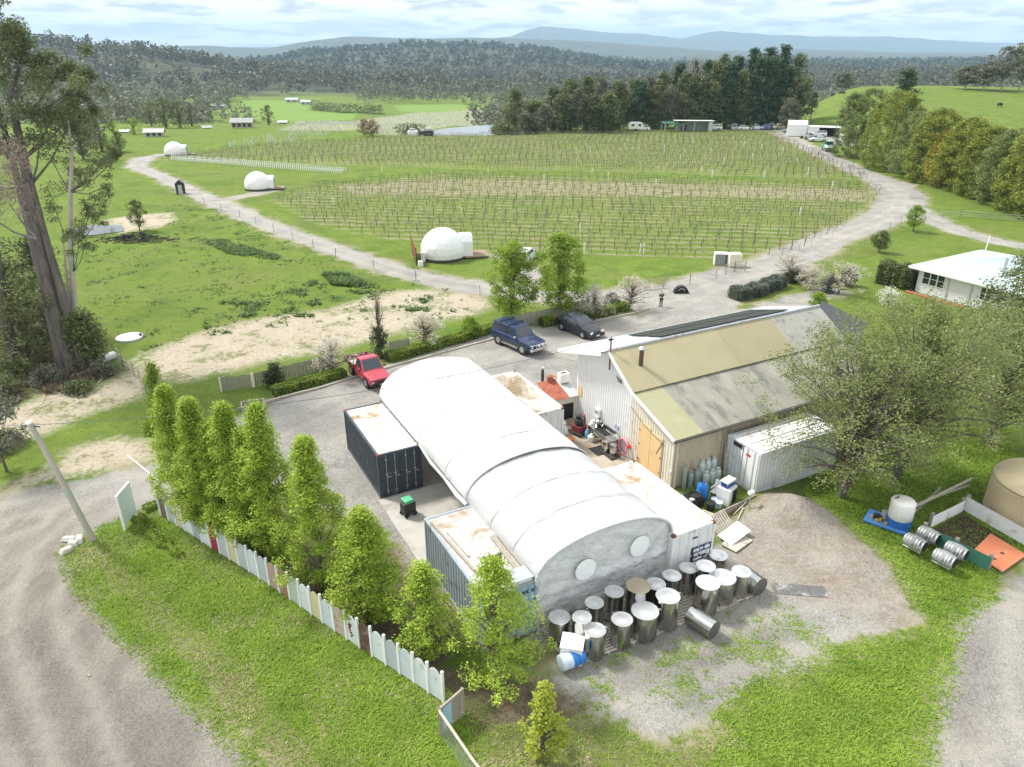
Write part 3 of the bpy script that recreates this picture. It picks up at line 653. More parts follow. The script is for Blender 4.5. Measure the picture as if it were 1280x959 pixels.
for cx, cz, rr in ((2.2, 2.42, .50), (4.95, 2.62, .50)):
    b = MB(); b.lathe([(rr, -.115), (rr, -.135), (rr * .97, -.145)], (0, 0, 0), 40, 'Y'); b.v = [(x + cx, y, z + cz) for x, y, z in b.v]; b.build('round_window', mat('window_film', (.83, .84, .85), .3, 0, .04, 3, .1, 4), ST)
for y in np.linspace(.05, 18.9, 10):
    ap = 4.08 if y < 6.6 else 4.38; b = MB(); b.tube([(arch(i / 24, ap, 2.45)[0], y, arch(i / 24, ap, 2.45)[1]) for i in range(25)], .03, 6); b.build('hoop', GALV, ST)
# clutter seen in the mouth of the gap
t = thing('pressure_washer', 'green and black machine on wheels on the concrete beside the navy container', 'machine', Sx(.75, 10.3, .07), YAW + R(10))
b = MB(); b.b2(-.38, .30, -.25, .25, .18, .78); b.build('body', BLACK, t, bevel=.04); b = MB(); b.b2(-.30, .18, -.26, .26, .80, .98); b.build('cover', mat('machine_green', (.10, .42, .22), .4), t, bevel=.03)
b = MB(); b.b2(.301, .33, -.16, .16, .3, .66); b.build('control_panel', mat('grey_panel', (.2, .2, .2), .5), t); b = MB(); b.b2(.331, .345, -.10, -.02, .36, .44); b.build('warning_lamp', REDP, t)
for x in (-.28, .22):
    for y in (-.26, .26): b = MB(); b.lathe([(.11, -.03), (.13, 0), (.11, .03)], (x, y, .13), 16, 'Y'); b.build('wheel', RUBBER, t)

# ------------------------------------------------------------------ the big shed
BX, BY = 8.68, 34.21
BT = thing('farm_shed', 'large shed with white and cream gable wall and patched tan and grey roof', 'shed', (BX, BY, 0), YAW)
GL, BL = 9.6, 16.6
# gable profile along local y : (y, z)
EA, BR, RI, LE = (0, 3.33), (3.45, 4.42), (5.95, 6.02), (GL, 4.9)
def gz_(y):
    P = [EA, BR, RI, LE]
    return float(np.interp(y, [q[0] for q in P], [q[1] for q in P]))
def gable(x, flip, y0, y1, m, name):
    b = MB(); ys = sorted(set([y0, y1] + [q for q in (BR[0], RI[0]) if y0 < q < y1]))
    for a, c in zip(ys[:-1], ys[1:]):
        A, B = ((x, c, 0), (x, a, 0)) if flip else ((x, a, 0), (x, c, 0))
        b.ribbed(A, B, (x, A[1], gz_(A[1]) - .04), (x, B[1], gz_(B[1]) - .04), .24, .03)
    return b.build(name, m, BT)
gable(0, True, 5.2, GL, WHITE, 'gable_wall'); gable(0, True, 3.9, 5.2, WHITE, 'gable_wall'); gable(0, True, 0, 3.9, CREAMW, 'gable_wall'); gable(BL, False, 0, GL, TANW, 'gable_wall')
b = MB(); b.ribbed((0, 0, 0), (BL, 0, 0), (0, 0, EA[1] - .03), (BL, 0, EA[1] - .03), .24, .03); b.build('side_wall', TANW, BT)
b = MB(); b.ribbed((BL, GL, 0), (0, GL, 0), (BL, GL, LE[1] - .03), (0, GL, LE[1] - .03), .24, .03); b.build('side_wall', WHITE, BT)
b = MB(); b.b2(.06, BL - .06, .06, GL - .06, .0, 3.1); b.build('inner_core', DARK, BT)
TAN = mat('roof_tan', (.36, .315, .185), .6, 0, .07, .8, .05, 6, dirt=(.36, .34, .22), dirtamt=.35, dscale=.6)
LIME = mat('roof_lime', (.33, .315, .185), .65, 0, .10, .9, .05, 6, dirt=(.33, .34, .22), dirtamt=.4, dscale=.7)
GREYR = mat('roof_lichen', (.27, .262, .215), .8, 0, .2, 1.1, .1, 9, dirt=(.17, .168, .145), dirtamt=.6, dscale=1.3, stretch=(1, .45, .45))
GREYR2 = mat('roof_weathered', (.33, .32, .28), .75, 0, .14, 1.3, .1, 9, dirt=(.13, .13, .115), dirtamt=.36, dscale=1.7)
ox = -.35
def roofpanel(x0, x1, P, Q, m, lift=.0, pitch=.19):
    b = MB(); b.ribbed((x0, P[0], P[1] + lift), (x1, P[0], P[1] + lift), (x0, Q[0], Q[1] + lift), (x1, Q[0], Q[1] + lift), pitch, .018, 'wave')
    o = b.build('roof_sheet', m, BT); s_ = o.modifiers.new('solid', 'SOLIDIFY'); s_.thickness = .02; return o
EAo = (-.35, EA[1] - .11)
roofpanel(ox, 1.65, EAo, (BR[0] + .12, BR[1] + .04), LIME, .02); roofpanel(1.65, BL + .3, EAo, (BR[0] + .12, BR[1] + .04), GREYR, .015)
roofpanel(ox, 4.2, (BR[0] - .1, BR[1] + .02), RI, LIME if False else TAN, .07); roofpanel(4.2, 7.6, (BR[0] - .1, BR[1] + .02), RI, TAN, .075); roofpanel(7.6, 12.3, (BR[0] - .1, BR[1] + .02), RI, mat('roof_tan_darker', (.33, .285, .17), .6, 0, .07, .8, .05, 6, dirt=(.34, .32, .2), dirtamt=.35, dscale=.6), .07)
roofpanel(12.3, BL + .3, (BR[0] - .1, BR[1] + .02), RI, GREYR2, .065)
LEo = (GL + 1.0, LE[1] - .31)
roofpanel(-.9, BL + .3, RI, LEo, mat('roof_zinc', (.58, .62, .66), .45, .3, .06, 1, .03, 6, dirt=(.45, .47, .48), dirtamt=.3), .07)
b = MB(); b.tube([(-.4, RI[0], RI[1] + .09), (BL + .3, RI[0], RI[1] + .09)], .09, 8); b.build('ridge_cap', GALV, BT)
b = MB(); b.b2(-.42, BL + .3, -.46, -.34, EAo[1] - .10, EAo[1] + .0); b.build('gutter', mat('gutter_dark', (.07, .065, .055), .5), BT)
b = MB()
for P, Q in ((EAo, BR), (BR, RI)):
    L_ = math.hypot(Q[0] - P[0], Q[1] - P[1]); b.box((ox - .02, (P[0] + Q[0]) / 2, (P[1] + Q[1]) / 2 - .03), (.05, L_, .2), 0, math.atan2(Q[1] - P[1], Q[0] - P[0]))
b.build('barge_board', WHITE, BT)
b = MB(); L_ = math.hypot(LEo[0] - RI[0], LEo[1] - RI[1]); b.box((-.88, (RI[0] + LEo[0]) / 2, (RI[1] + LEo[1]) / 2 - .05), (.05, L_, .2), 0, math.atan2(LEo[1] - RI[1], LEo[0] - RI[0])); b.build('barge_board', WHITE, BT)
b = MB(); b.add([(-.9, RI[0], RI[1]), (0, RI[0], RI[1]), (0, LEo[0], LEo[1]), (-.9, LEo[0], LEo[1])], [(0, 1, 2, 3)]); b.build('soffit', WHITE, BT)
b = MB(); b.tube([(.15, -.09, .05), (.15, -.09, EA[1] - .25), (.15, -.3, EA[1] - .2)], .05, 8); b.build('downpipe', CREAMW, BT, smooth=60)
b = MB(); b.tube([(-.08, .05, .4), (-.08, .05, 1.0)], .02, 6); b.b2(-.12, -.04, -.0, .12, 1.0, 1.15); b.build('tap_pipe', WPLAST, BT)
# timber doors in the gable
for y0, y1 in ((.95, 1.93), (1.96, 2.95)):
    b = MB(); b.b2(-.075, -.03, y0, y1, .1, 2.62 if y0 < 1.5 else 2.82)
    for z in (.35, 1.3, 2.25): b.b2(-.085, -.076, y0 + .02, y1 - .02, z, z + .015)
    d = b.build('door', PLY, BT)
    for z in (.45, 1.4, 2.3): h = MB(); yy = y0 + .05 if y0 < 1.5 else y1 - .05; h.b2(-.095, -.078, yy - .05, yy + .05, z, z + .06); h.build('hinge', mat('iron', (.05, .04, .04), .6), d)
b = MB(); b.b2(-.05, -.035, .93, 3.0, .02, .1); b.b2(-.06, -.035, 2.96, 3.02, .1, 2.9); b.b2(-.06, -.035, .87, .94, .1, 2.7); b.build('door_frame', TANW, BT)
b = MB(); pts = [(-.09, 3.85 - 3.0 * i / 12, 3.35 - .9 * math.sin(i / 12 * math.pi * .5) - .0 * i) for i in range(13)]; pts += [(-.09, .9 + .15 * i, 2.45 - .3 * i) for i in range(1, 4)]; b.tube(pts, .014, 5); b.build('cable', BLACK, BT)
# flue, mast, wall bracket, yellow sign
b = MB(); b.tube([(1.1, 4.75, 5.15), (1.1, 4.75, 6.35)], .13, 16); fl = b.build('flue', mat('flue_brown', (.10, .05, .035), .6, 0, .4, 5), BT, smooth=50)
b = MB(); b.lathe([(.10, 6.3), (.2, 6.33), (.2, 6.40), (.06, 6.5)], (1.1, 4.75, 0), 16); b.build('flue_cap', GALV, fl); b = MB(); b.box((1.1, 4.75, 5.32), (.5, .5, .06), 0, R(32)); b.build('flashing', BLACK, fl)
b = MB(); b.tube([(-.25, 5.9, 4.9), (-.25, 5.9, 6.75)], .05, 8); ms = b.build('mast', RUST, BT); b = MB(); b.box((-.25, 5.9, 6.78), (.32, .1, .07)); b.tube([(-.25, 5.9, 6.8), (-.25, 5.9, 6.95)], .03, 6); b.build('insulator', BLACK, ms)
b = MB(); b.tube([(-.05, 4.9, 4.6), (-.35, 4.9, 4.55)], .025, 6); b.tube([(-.2, 5.25, 4.75), (-.2, 4.75, 4.45)], .03, 6); b.tube([(-.3, 4.8 + .22 * math.cos(t * .5), 4.62 + .16 * math.sin(t * .5)) for t in range(8)], .02, 6); b.build('lamp_bracket', BLACK, BT)
b = MB(); b.b2(-.05, -.035, 8.95, 9.3, 1.75, 2.45); q = b.build('notice_board', mat('amber_sign', (.60, .38, .06), .5), BT); b = MB()
for z in (2.3, 2.18, 2.06, 1.9): b.b2(-.058, -.051, 9.03, 9.22, z, z + .05)
b.build('notice_print', mat('notice_pale', (.75, .65, .4), .6), q)
# solar panels on the far slope
sl = math.atan2(LEo[1] - RI[1], LEo[0] - RI[0])
for r_ in range(2):
    for i in range(10):
        x = 3.9 + i * 1.08; y = RI[0] + .55 + r_ * 1.72; L2 = 1.66
        ym = y + math.cos(sl) * L2 / 2; zm = RI[1] + .17 + (ym - RI[0]) * math.tan(sl)
        b = MB(); b.box((x + .52, ym, zm), (1.04, L2, .04), 0, sl); pn = b.build('solar_panel', mat('panel_frame', (.04, .04, .045), .4), BT)
        g = MB(); g.box((x + .52, ym, zm + .024), (1.0, L2 - .04, .006), 0, sl); g.build('solar_cells', mat('solar_cells', (.012, .013, .017), .30, 0, .1, 4), pn)
# ------------------------------------------------------------------ smaller buildings
def gp(x, y, dz=0): X, Y = G(x, y); return (X, Y, tz(X, Y) + dz)
# dark-roofed outbuilding behind the shed
t = thing('outbuilding', 'small outbuilding with a dark grey ribbed roof behind the shed', 'outbuilding', (25.6, 54.2, 0), R(62)); t.scale = (.85, .8, .92)
b = MB(); b.b2(-3.2, 3.2, -1.8, 1.8, 0, 2.1); b.add([(-3.2, -1.8, 2.1), (-3.2, 1.8, 2.1), (-3.2, 1.8, 3.1), (3.2, -1.8, 2.1), (3.2, 1.8, 2.1), (3.2, 1.8, 3.1)], [(0, 2, 1), (3, 4, 5), (0, 3, 5, 2), (1, 2, 5, 4)]); b.build('wall', WHITE, t)
b = MB(); b.ribbed((-3.6, -2.3, 1.95), (3.6, -2.3, 1.95), (-3.6, 2.2, 3.3), (3.6, 2.2, 3.3), .3, .04); o = b.build('roof', mat('roof_charcoal', (.075, .075, .085), .5, 0, .08, 1), t); s_ = o.modifiers.new('s', 'SOLIDIFY'); s_.thickness = .03
b = MB(); b.b2(-3.23, -3.205, -.6, .3, 0, 1.9); b.build('door', mat('door_grey', (.3, .3, .3), .5), t)
# rusty-roofed lean-to hut by the shed corner
t = thing('brick_hut', 'low cream hut with half rusty half zinc roof beside the shed corner', 'hut', (2.95, 42.9, 0), YAW + R(-2))
b = MB(); b.b2(-.95, .95, -.75, .95, 0, 1.75); b.build('wall', CREAMW, t)
b = MB(); b.b2(-.1, .75, -.78, -.753, .1, 1.2); b.build('opening', DARK, t)
b = MB(); b.ribbed((-1.05, -1.0, 1.72), (.35, -1.0, 1.72), (-1.05, 1.0, 2.2), (.35, 1.0, 2.2), .15, .02, 'wave'); b.build('roof', mat('rusty_iron', (.36, .11, .06), .8, 0, .25, 4, dirt=(.16, .05, .03), dirtamt=.4), t, label='rusty red half of the roof')
b = MB(); b.ribbed((.35, -1.0, 1.74), (1.1, -1.0, 1.74), (.35, 1.0, 2.22), (1.1, 1.0, 2.22), .15, .02, 'wave'); b.build('roof', GALV, t)
b = MB(); b.b2(-.3, .05, .75, .95, 2.2, 2.55); b.build('chimney_base', mat('brick_red', (.35, .12, .07), .9, 0, .3, 8), t)
t = thing('stove_pipe', 'thin dark upright pipe left of the rusty-roofed hut', 'pipe', (2.0, 43.9, 0)); b = MB(); b.tube([(0, 0, 0), (0, 0, 2.95)], .1, 12); b.build('pipe', mat('iron', (.05, .04, .04), .6), t); b = MB(); b.lathe([(.12, 2.95), (.14, 2.97), (.12, 3.08)], seg=12); b.build('cowl', GALV, t)
t = thing('air_conditioner', 'white box unit on top of the rusty-roofed hut', 'air conditioner', (3.35, 43.75, 2.12), YAW)
b = MB(); b.b2(-.35, .35, -.25, .25, 0, .62); b.build('casing', WPLAST, t, bevel=.02); b = MB(); b.b2(-.2, .2, -.1, .1, .621, .63); b.build('grille', DARK, t)
t = thing('timber_stack', 'reddish timber leaning on the rusty-roofed hut', 'timber', (2.6, 43.95, 2.1), YAW)
for i in range(3): b = MB(); b.box((i * .2 - .2, 0, .12 + .08 * i), (.14, .7, .05), R(10 * i)); b.build('board', mat('red_timber', (.45, .16, .09), .8, 0, .2), t)

# the house on the right, hip roof in pale aqua
hx, hy = 39.9, 70.0; hz0 = tz(hx, hy); hr = math.atan2(-.86, .5)
t = thing('weatherboard_house', 'white weatherboard house with a pale aqua low hip roof', 'house', (hx, hy, hz0 - .05), hr)
HL, HW_ = 17.0, 11.0
b = MB(); n = 14
b.b2(0, HL, 0, HW_, 0, 2.55)
b.build('wall', mat('weatherboard', (.78, .78, .75), .55, 0, .04, 1.5, dirt=(.5, .48, .42), dirtamt=.15), t)
b = MB()
for i in range(13): b.b2(-.01, HL + .01, -.022, -.003, .16 + i * .18, .168 + i * .18)
b.build('board_shadow_gap', mat('board_gap', (.45, .45, .44), .7), t)
e = .7; zt_, zr = 2.55, 4.15
AQ = mat('roof_aqua', (.47, .57, .57), .5, 0, .04, .8, .03, 5, dirt=(.62, .70, .68), dirtamt=.4)
b = MB(); A, B_, C_, D_ = (-e, -e, zt_), (HL + e, -e, zt_), (HL + e, HW_ + e, zt_), (-e, HW_ + e, zt_); r1, r2 = (HW_ / 2, HW_ / 2, zr), (HL - HW_ / 2, HW_ / 2, zr)
b.ribbed(A, B_, r1, r2, .3, .03); b.add([A, D_, r1], [(0, 2, 1)]); b.add([B_, C_, r2], [(0, 1, 2)]); b.ribbed(C_, D_, r2, r1, .3, .03)
rf = b.build('roof', AQ, t)
b = MB(); b.b2(-e, HL + e, -e - .08, -e, zt_ - .16, zt_ + .02); b.b2(-e - .08, -e, -e, HW_ + e, zt_ - .16, zt_ + .02); b.build('fascia', mat('fascia_white', (.8, .8, .79), .4), t)
b = MB(); b.add([(-e, -e, zt_ - .05), (HL + e, -e, zt_ - .05), (HL + e, HW_ + e, zt_ - .05), (-e, HW_ + e, zt_ - .05)], [(0, 3, 2, 1)]); b.build('soffit', MATS['fascia_white'], t)
b = MB(); b.tube([(6.8, 1.6, 3.0), (6.8, 1.6, 4.75)], .14, 12); b.build('flue', GALV, rf)
b = MB(); b.tube([(2.5, 6, 3.4), (2.6, 6, 5.4)], .04, 8); b.build('vent_pole', WPLAST, rf)
def window(x0, x1, z0, z1, nx):
    f = MB(); f.b2(x0 - .08, x1 + .08, -.07, -.02, z0 - .08, z0); f.b2(x0 - .08, x1 + .08, -.07, -.02, z1, z1 + .08)
    for i in range(nx + 1): xx = x0 + (x1 - x0) * i / nx; f.b2(xx - .05, xx + .05, -.065, -.025, z0, z1)
    f.b2(x0, x1, -.055, -.03, (z0 + z1) / 2 - .02, (z0 + z1) / 2 + .02)
    fr = f.build('window', MATS['fascia_white'], t); g = MB(); g.b2(x0, x1, -.035, -.024, z0, z1); g.build('pane', GLASS, fr)
window(.5, 2.7, 1.05, 2.2, 3); window(6.1, 7.1, 1.0, 2.1, 2); window(9.5, 11.2, 1.0, 2.1, 2); window(13, 14.5, 1.0, 2.1, 2)
for x in (3.1, 5.3): b = MB(); b.tube([(x, -.08, 0), (x, -.08, 2.5)], .04, 6); b.build('downpipe', GALV, t)
b = MB(); b.b2(-.3, 5.5, -1.2, -.75, 0, .16); tag(b.build('brick_garden_edge', MATS['brick_red']), 'low red brick garden edge under the house windows', 'garden edge'); bpy.data.objects['brick_garden_edge'].location = (hx, hy, hz0); bpy.data.objects['brick_garden_edge'].rotation_euler = (0, 0, hr)

# ------------------------------------------------------------------ front fence of recycled palings
FP = [G(x, y) for x, y in ((202, 645), (266, 687), (318.6, 720), (360, 748), (404.7, 780), (457, 815), (513, 851), (554.5, 879))]
cum = [0]
for i in range(len(FP) - 1): cum.append(cum[-1] + math.dist(FP[i], FP[i + 1]))
def fpt(s): return (float(np.interp(s, cum, [q[0] for q in FP])), float(np.interp(s, cum, [q[1] for q in FP])))
ft = thing('panel_fence', 'front fence of coloured arched sheet-iron panels between white posts', 'fence', (FP[0][0], FP[0][1], 0))
cols = dict(g=(.50, .54, .58), w=(.72, .75, .77), c=(.66, .60, .42), r=(.33, .04, .06), b=(.24, .18, .15), p=(.50, .33, .29), n=(.36, .24, .17), s=(.50, .56, .50), y=(.64, .60, .36), o=(.57, .43, .39), d=(.14, .065, .055), l=(.62, .68, .73), k=(.44, .50, .56))
seq = 'bgcwkwrgcglgpnswylowdwglww'; FN = len(seq)
WP = mat('post_white', (.80, .81, .80), .5, 0, .05)
for i, ch in enumerate(seq):
    s0, s1 = cum[-1] * i / FN, cum[-1] * (i + 1) / FN; p0, p1 = Vector(fpt(s0)), Vector(fpt(s1)); d = (p1 - p0); L_ = d.length; d.normalize(); nn = Vector((d.y, -d.x))
    m_ = mat('fence_iron_' + ch, cols[ch], .5, 0, .08, 2, 0, dirt=((.30, .10, .06) if ch in 'nop' else (.35, .32, .28)), dirtamt=.55 if ch in 'nod' else .12, dscale=2.2)
    b = MB(); NS = 16; h0, h1 = 1.22, 1.48
    vs = []
    for q in range(NS + 1):
        t_ = q / NS; w = .06 + (L_ - .12) * t_; h = h0 + (h1 - h0) * math.sin(math.pi * t_) ** .8; off = .018 * (q % 2)
        P = p0 + d * w + nn * off; vs += [(P.x - FP[0][0], P.y - FP[0][1], .06), (P.x - FP[0][0], P.y - FP[0][1], h)]
    b.add(vs, [(2 * q, 2 * q + 2, 2 * q + 3, 2 * q + 1) for q in range(NS)]); o = b.build('sheet_panel', m_, ft); s_ = o.modifiers.new('s', 'SOLIDIFY'); s_.thickness = .015
    if i == 19:
        e_ = MB(); c0 = p0 + d * L_ * .42 + nn * .05
        for dx, z, r in ((0, 1.0, .07), (.02, .9, .06), (-.03, .8, .05), (0, .7, .05), (.05, .6, .055), (.10, .5, .05), (.05, .42, .04), (.10, 1.02, .03)):
            P = c0 + d * dx; e_.lathe([(r * .7, 0), (r, .012), (r * .7, .024)], (P.x - FP[0][0], P.y - FP[0][1], z), 10, 'Y')
        e_.build('rusty_ornament', RUST, o)
for i in range(FN + 1):
    x, y = fpt(cum[-1] * i / FN); b = MB(); b.box((x - FP[0][0], y - FP[0][1], .78), (.10, .10, 1.56), R(-38)); b.build('post', WP, ft, bevel=.008)
b = MB()
for i in range(len(FP) - 1):
    p0, p1 = Vector(FP[i]), Vector(FP[i + 1]); nrm = Vector((-(p1 - p0).y, (p1 - p0).x)).normalized() * .06; 
    for z in (.35, 1.1): b.tube([(p0.x - FP[0][0] + nrm.x, p0.y - FP[0][1] + nrm.y, z), (p1.x - FP[0][0] + nrm.x, p1.y - FP[0][1] + nrm.y, z)], .03, 4)
b.build('rail', TIMBER, ft)
# gate at its near end, and the wire fence beyond
g0, g1 = Vector(G(552, 918)), Vector(G(580, 893))
gt = thing('timber_gate', 'grey timber-framed gate with a light blue sheet at the end of the panel fence', 'gate', (g0.x, g0.y, 0), math.atan2((g1 - g0).y, (g1 - g0).x)); gl = (g1 - g0).length
b = MB(); b.b2(0, .09, -.05, .05, 0, 1.32); b.b2(gl - .09, gl, -.05, .05, 0, 1.32); b.b2(.09, gl - .09, -.04, .04, 1.2, 1.3); b.b2(.09, gl - .09, -.04, .04, .1, .2); b.build('frame', TIMBER, gt)
b = MB(); b.b2(.1, gl * .45, -.02, .02, .2, 1.2); b.build('sheet_panel', mat('fence_light_blue', (.35, .55, .68), .5, 0, .06), gt)
b = MB()
for i in range(6): xx = gl * .48 + i * (gl * .5 - .1) / 6; b.b2(xx, xx + .07, -.02, .02, .2, 1.2)
b.build('paling', TIMBER, gt)
w0, w1, w2 = Vector(G(551, 920)), Vector(G(594, 985)), Vector(G(640, 1040))
wt = thing('wire_fence', 'wire mesh fence with a pale timber top rail running from the gate', 'fence', (w0.x, w0.y, 0))
for i, P in enumerate((w0, w1, w2)): b = MB(); b.box((P.x - w0.x, P.y - w0.y, .62), (.09, .09, 1.24)); b.build('post', TIMBER, wt)
b = MB(); b.tube([(0, 0, 1.2), (w1.x - w0.x, w1.y - w0.y, 1.2), (w2.x - w0.x, w2.y - w0.y, 1.2)], .05, 6); b.build('top_rail', PALLET, wt)
b = MB()
for P, Q in ((w0, w1), (w1, w2)):
    for i in range(13): z = .08 + i * .088; b.tube([(P.x - w0.x, P.y - w0.y, z), (Q.x - w0.x, Q.y - w0.y, z)], .004, 3, False)
    nn = int((Q - P).length / .12)
    for i in range(nn): c = P.lerp(Q, i / nn) - w0; b.tube([(c.x, c.y, .06), (c.x, c.y, 1.15)], .004, 3, False)
b.build('wire_mesh', GALV, wt)

# pole, cables, sign board
px_, py_ = G(118, 675)
pt = thing('power_pole', 'tall leaning timber power pole with a white cap on the verge', 'pole', (px_, py_, 0)); tp = (-1.0, -.55, 6.75)
b = MB(); b.tube([(0, 0, -.3), tuple(.5 * q for q in tp), tp], [.155, .135, .115], 14); b.build('shaft', mat('pole_timber', (.42, .39, .33), .85, 0, .18, 3, .3, 20, stretch=(1, 1, .1)), pt, smooth=60)
b = MB(); b.tube([tp, (tp[0] * 1.015, tp[1] * 1.015, tp[2] + .10)], .15, 14); b.build('cap', WPLAST, pt)
b = MB(); b.tube([tuple(q * .40 for q in tp), tuple(q * .455 for q in tp)], .145, 14); b.build('band', mat('band_green', (.36, .45, .38), .7), pt)
b = MB(); b.tube([(tp[0] + .1, tp[1], tp[2] - .15), (tp[0] + .35, tp[1] + .1, tp[2] - .25)], .03, 6); b.build('insulator', BLACK, pt)
top = Vector((px_ + tp[0], py_ + tp[1], tp[2] - .1))
def cable(a, c, sag, lab, r=.014):
    a, c = Vector(a), Vector(c); b = MB(); pts = [a.lerp(c, i / 24) - Vector((0, 0, sag * 4 * (i / 24) * (1 - i / 24))) for i in range(25)]; b.tube(pts, r, 5); tag(b.build('cable', mat('cable_grey', (.12, .12, .13), .5)), lab, 'cable')
mw = Vector((BX, BY, 0)) + Vector((5.9 * CV[0] - .25 * CU[0], 5.9 * CV[1] - .25 * CU[1], 6.85))
cable(top, mw, .9, 'overhead cable from the leaning pole across the white shelter to the shed mast')
cable(top, (top.x - 40, top.y + 3, 7.5), .6, 'pale overhead cable running left from the leaning pole', .02)
s0, s1 = Vector(G(156, 664)), Vector(G(170, 646)); 
st = thing('sign_board', 'blank white double-panel roadside sign board seen edge-on beside the pole', 'sign', (s0.x, s0.y, 0), math.atan2((s1 - s0).y, (s1 - s0).x) ); sl_ = (s1 - s0).length + .1
b = MB(); b.b2(0, .09, -.06, .06, 0, 2.05); b.b2(sl_ - .06, sl_, -.06, .06, 0, 2.05); b.b2(.09, sl_ - .06, -.05, .05, 1.99, 2.05); b.build('frame', WP, st)
for z0, z1 in ((.25, 1.14), (1.17, 1.98)): b = MB(); b.b2(.09, sl_ - .06, -.03, .03, z0, z1); b.build('panel', mat('sign_panel', (.66, .76, .76), .4, 0, .02), st)
b = MB(); b.tube([(*G(165, 592), 1.2), (*G(203, 619), .9)], .03, 6)
tag(b.build('barrier_pole', WPLAST), 'slim white pole slanting over the driveway edge to the fence end', 'pole')

# ------------------------------------------------------------------ steel tanks on their pallets
TK = [  # lid centre x, lid y, lid width px, bottom y (0 = hidden), words
 (699.4, 771, 26.6, 807, 'steel tank at the left end of the pallets, back against the curtain'),
 (727.6, 771, 24, 0, 'small steel tank behind the white box'),
 (743, 753, 23.5, 0, 'steel tank standing close under the left round window'),
 (744, 787, 26.6, 826, 'steel tank right beside the white box and blue drum'),
 (768, 739, 24, 0, 'slim steel tank in the back row between the two round windows'),
 (777.6, 773.6, 26.6, 812, 'steel tank in the front row second from the left'),
 (798, 732, 30, 0, 'steel tank with a brown-stained lid in the back row'),
 (820, 729.5, 24, 0, 'dull-lidded steel tank just right of the brown-stained one'),
 (806.4, 763, 34, 804, 'widest steel tank, in the middle of the front row'),
 (840, 719, 23, 0, 'small steel tank at the right edge of the grey curtain'),
 (835, 744.5, 30, 790, 'bright-lidded tall steel tank left of the tank lying down'),
 (860.5, 709.5, 22, 745, 'narrow steel tank against the white container end'),
 (882.4, 707, 24, 0, 'steel tank with a crumpled pale lid behind the two tallest ones'),
 (885, 728, 30, 772, 'tallest steel tank, behind the end of the front lying tank'),
 (903.7, 721, 32, 759, 'steel tank with a scuffed wide lid between the two rightmost rows'),
 (898, 693.6, 23, 713, 'short dark-sided steel tank nearest the white container corner'),
 (927, 714, 24, 750, 'rightmost upright steel tank beside a lying one')]
for lx, ly, w, by, words in TK:
    if by:
        hgt = HT(lx, by - .36 * w, ly, .1)
    else: hgt = 1.45 if w < 28 else 1.65
    hgt = max(.9, min(2.1, hgt)); X_, Y_ = G(lx, ly, hgt + .1); dist = Y_ * math.cos(PITCH) - (hgt - HC) * math.sin(PITCH); r = w * dist / F / 2
    t = thing('steel_tank', words, 'tank', (X_, Y_, .10), random.uniform(0, 6), 'stainless steel tanks outside the shelter end')
    b = MB(); pr = [(r * .96, 0), (r, .03), (r, hgt - .03)]
    b.lathe(pr, seg=40); b.build('shell', STEEL, t, smooth=40)
    b = MB(); b.lathe([(r * 1.005, hgt - .03), (r * 1.02, hgt - .025), (r * 1.02, hgt - .005), (r * .97, hgt), (r * .9, hgt - .01), (r * .5, hgt + .012), (.02, hgt + .03)], seg=40); b.build('lid', LID if 'with a brown' not in words else mat('lid_stained', (.42, .36, .26), .5, .5, .1, 5), t, smooth=50)
    b = MB(); b.box((r + .07, 0, hgt - .07), (.14, .05, .04)); b.box((r + .13, 0, hgt - .10), (.03, .06, .10)); b.build('clamp', GALV, t)
def lying(p0, p1, r, lab):
    a, c = Vector(p0), Vector(p1); d = c - a; t = thing('steel_tank', lab, 'tank', a, math.atan2(d.y, d.x), 'stainless steel tanks outside the shelter end'); L_ = d.length
    b = MB(); b.lathe([(r, 0), (r, L_)], seg=40, axis='X'); b.build('shell', STEEL, t, smooth=40)
    b = MB(); b.lathe([(r * 1.01, L_), (r * .96, L_ + .004), (r * .93, L_ - .05 + .06), (.02, L_ + .03)], seg=40, axis='X'); b.build('end_cap', mat('dark_end', (.16, .16, .165), .5, .6, .2, 6), t, smooth=50)
lying((*G(863, 768, .45), .45), (*G(893, 789, .40), .40), .40, 'empty steel tank lying on its side in front of the pallets')
lying((*G(926, 716, .5), .50), (*G(950, 735, .45), .45), .44, 'steel tank lying on its side at the right end of the pallets')
# pallets
def pallet(x, y, rz, lab, z=0, L=1.17, W=1.17, tilt=None, grp='timber pallets under the steel tanks'):
    t = thing('pallet', lab, 'pallet', (x, y, z), rz, grp)
    if tilt: t.rotation_euler = tilt
    for i in range(3): b = MB(); yy = -W / 2 + .05 + i * (W - .1) / 2; b.b2(-L / 2, L / 2, yy - .04, yy + .04, .02, .09); b.build('bearer', PALLET, t)
    for i in range(8): b = MB(); xx = -L / 2 + .06 + i * (L - .12) / 7; b.b2(xx - .05, xx + .05, -W / 2, W / 2, .092, .112); b.build('deck_board', PALLET, t)
    return t
pa, pb = Vector(G(712, 838)), Vector(G(966, 738)); pd_ = (pb - pa).normalized(); pn_ = Vector((-pd_.y, pd_.x)); prz = math.atan2(pd_.y, pd_.x); n = int((pb - pa).length / 1.2)
ordw = ['first', 'second', 'third', 'fourth', 'fifth', 'sixth', 'seventh', 'eighth', 'ninth', 'tenth', 'eleventh', 'twelfth', 'thirteenth', 'fourteenth', 'fifteenth', 'sixteenth', 'seventeenth', 'eighteenth', 'nineteenth', 'twentieth']
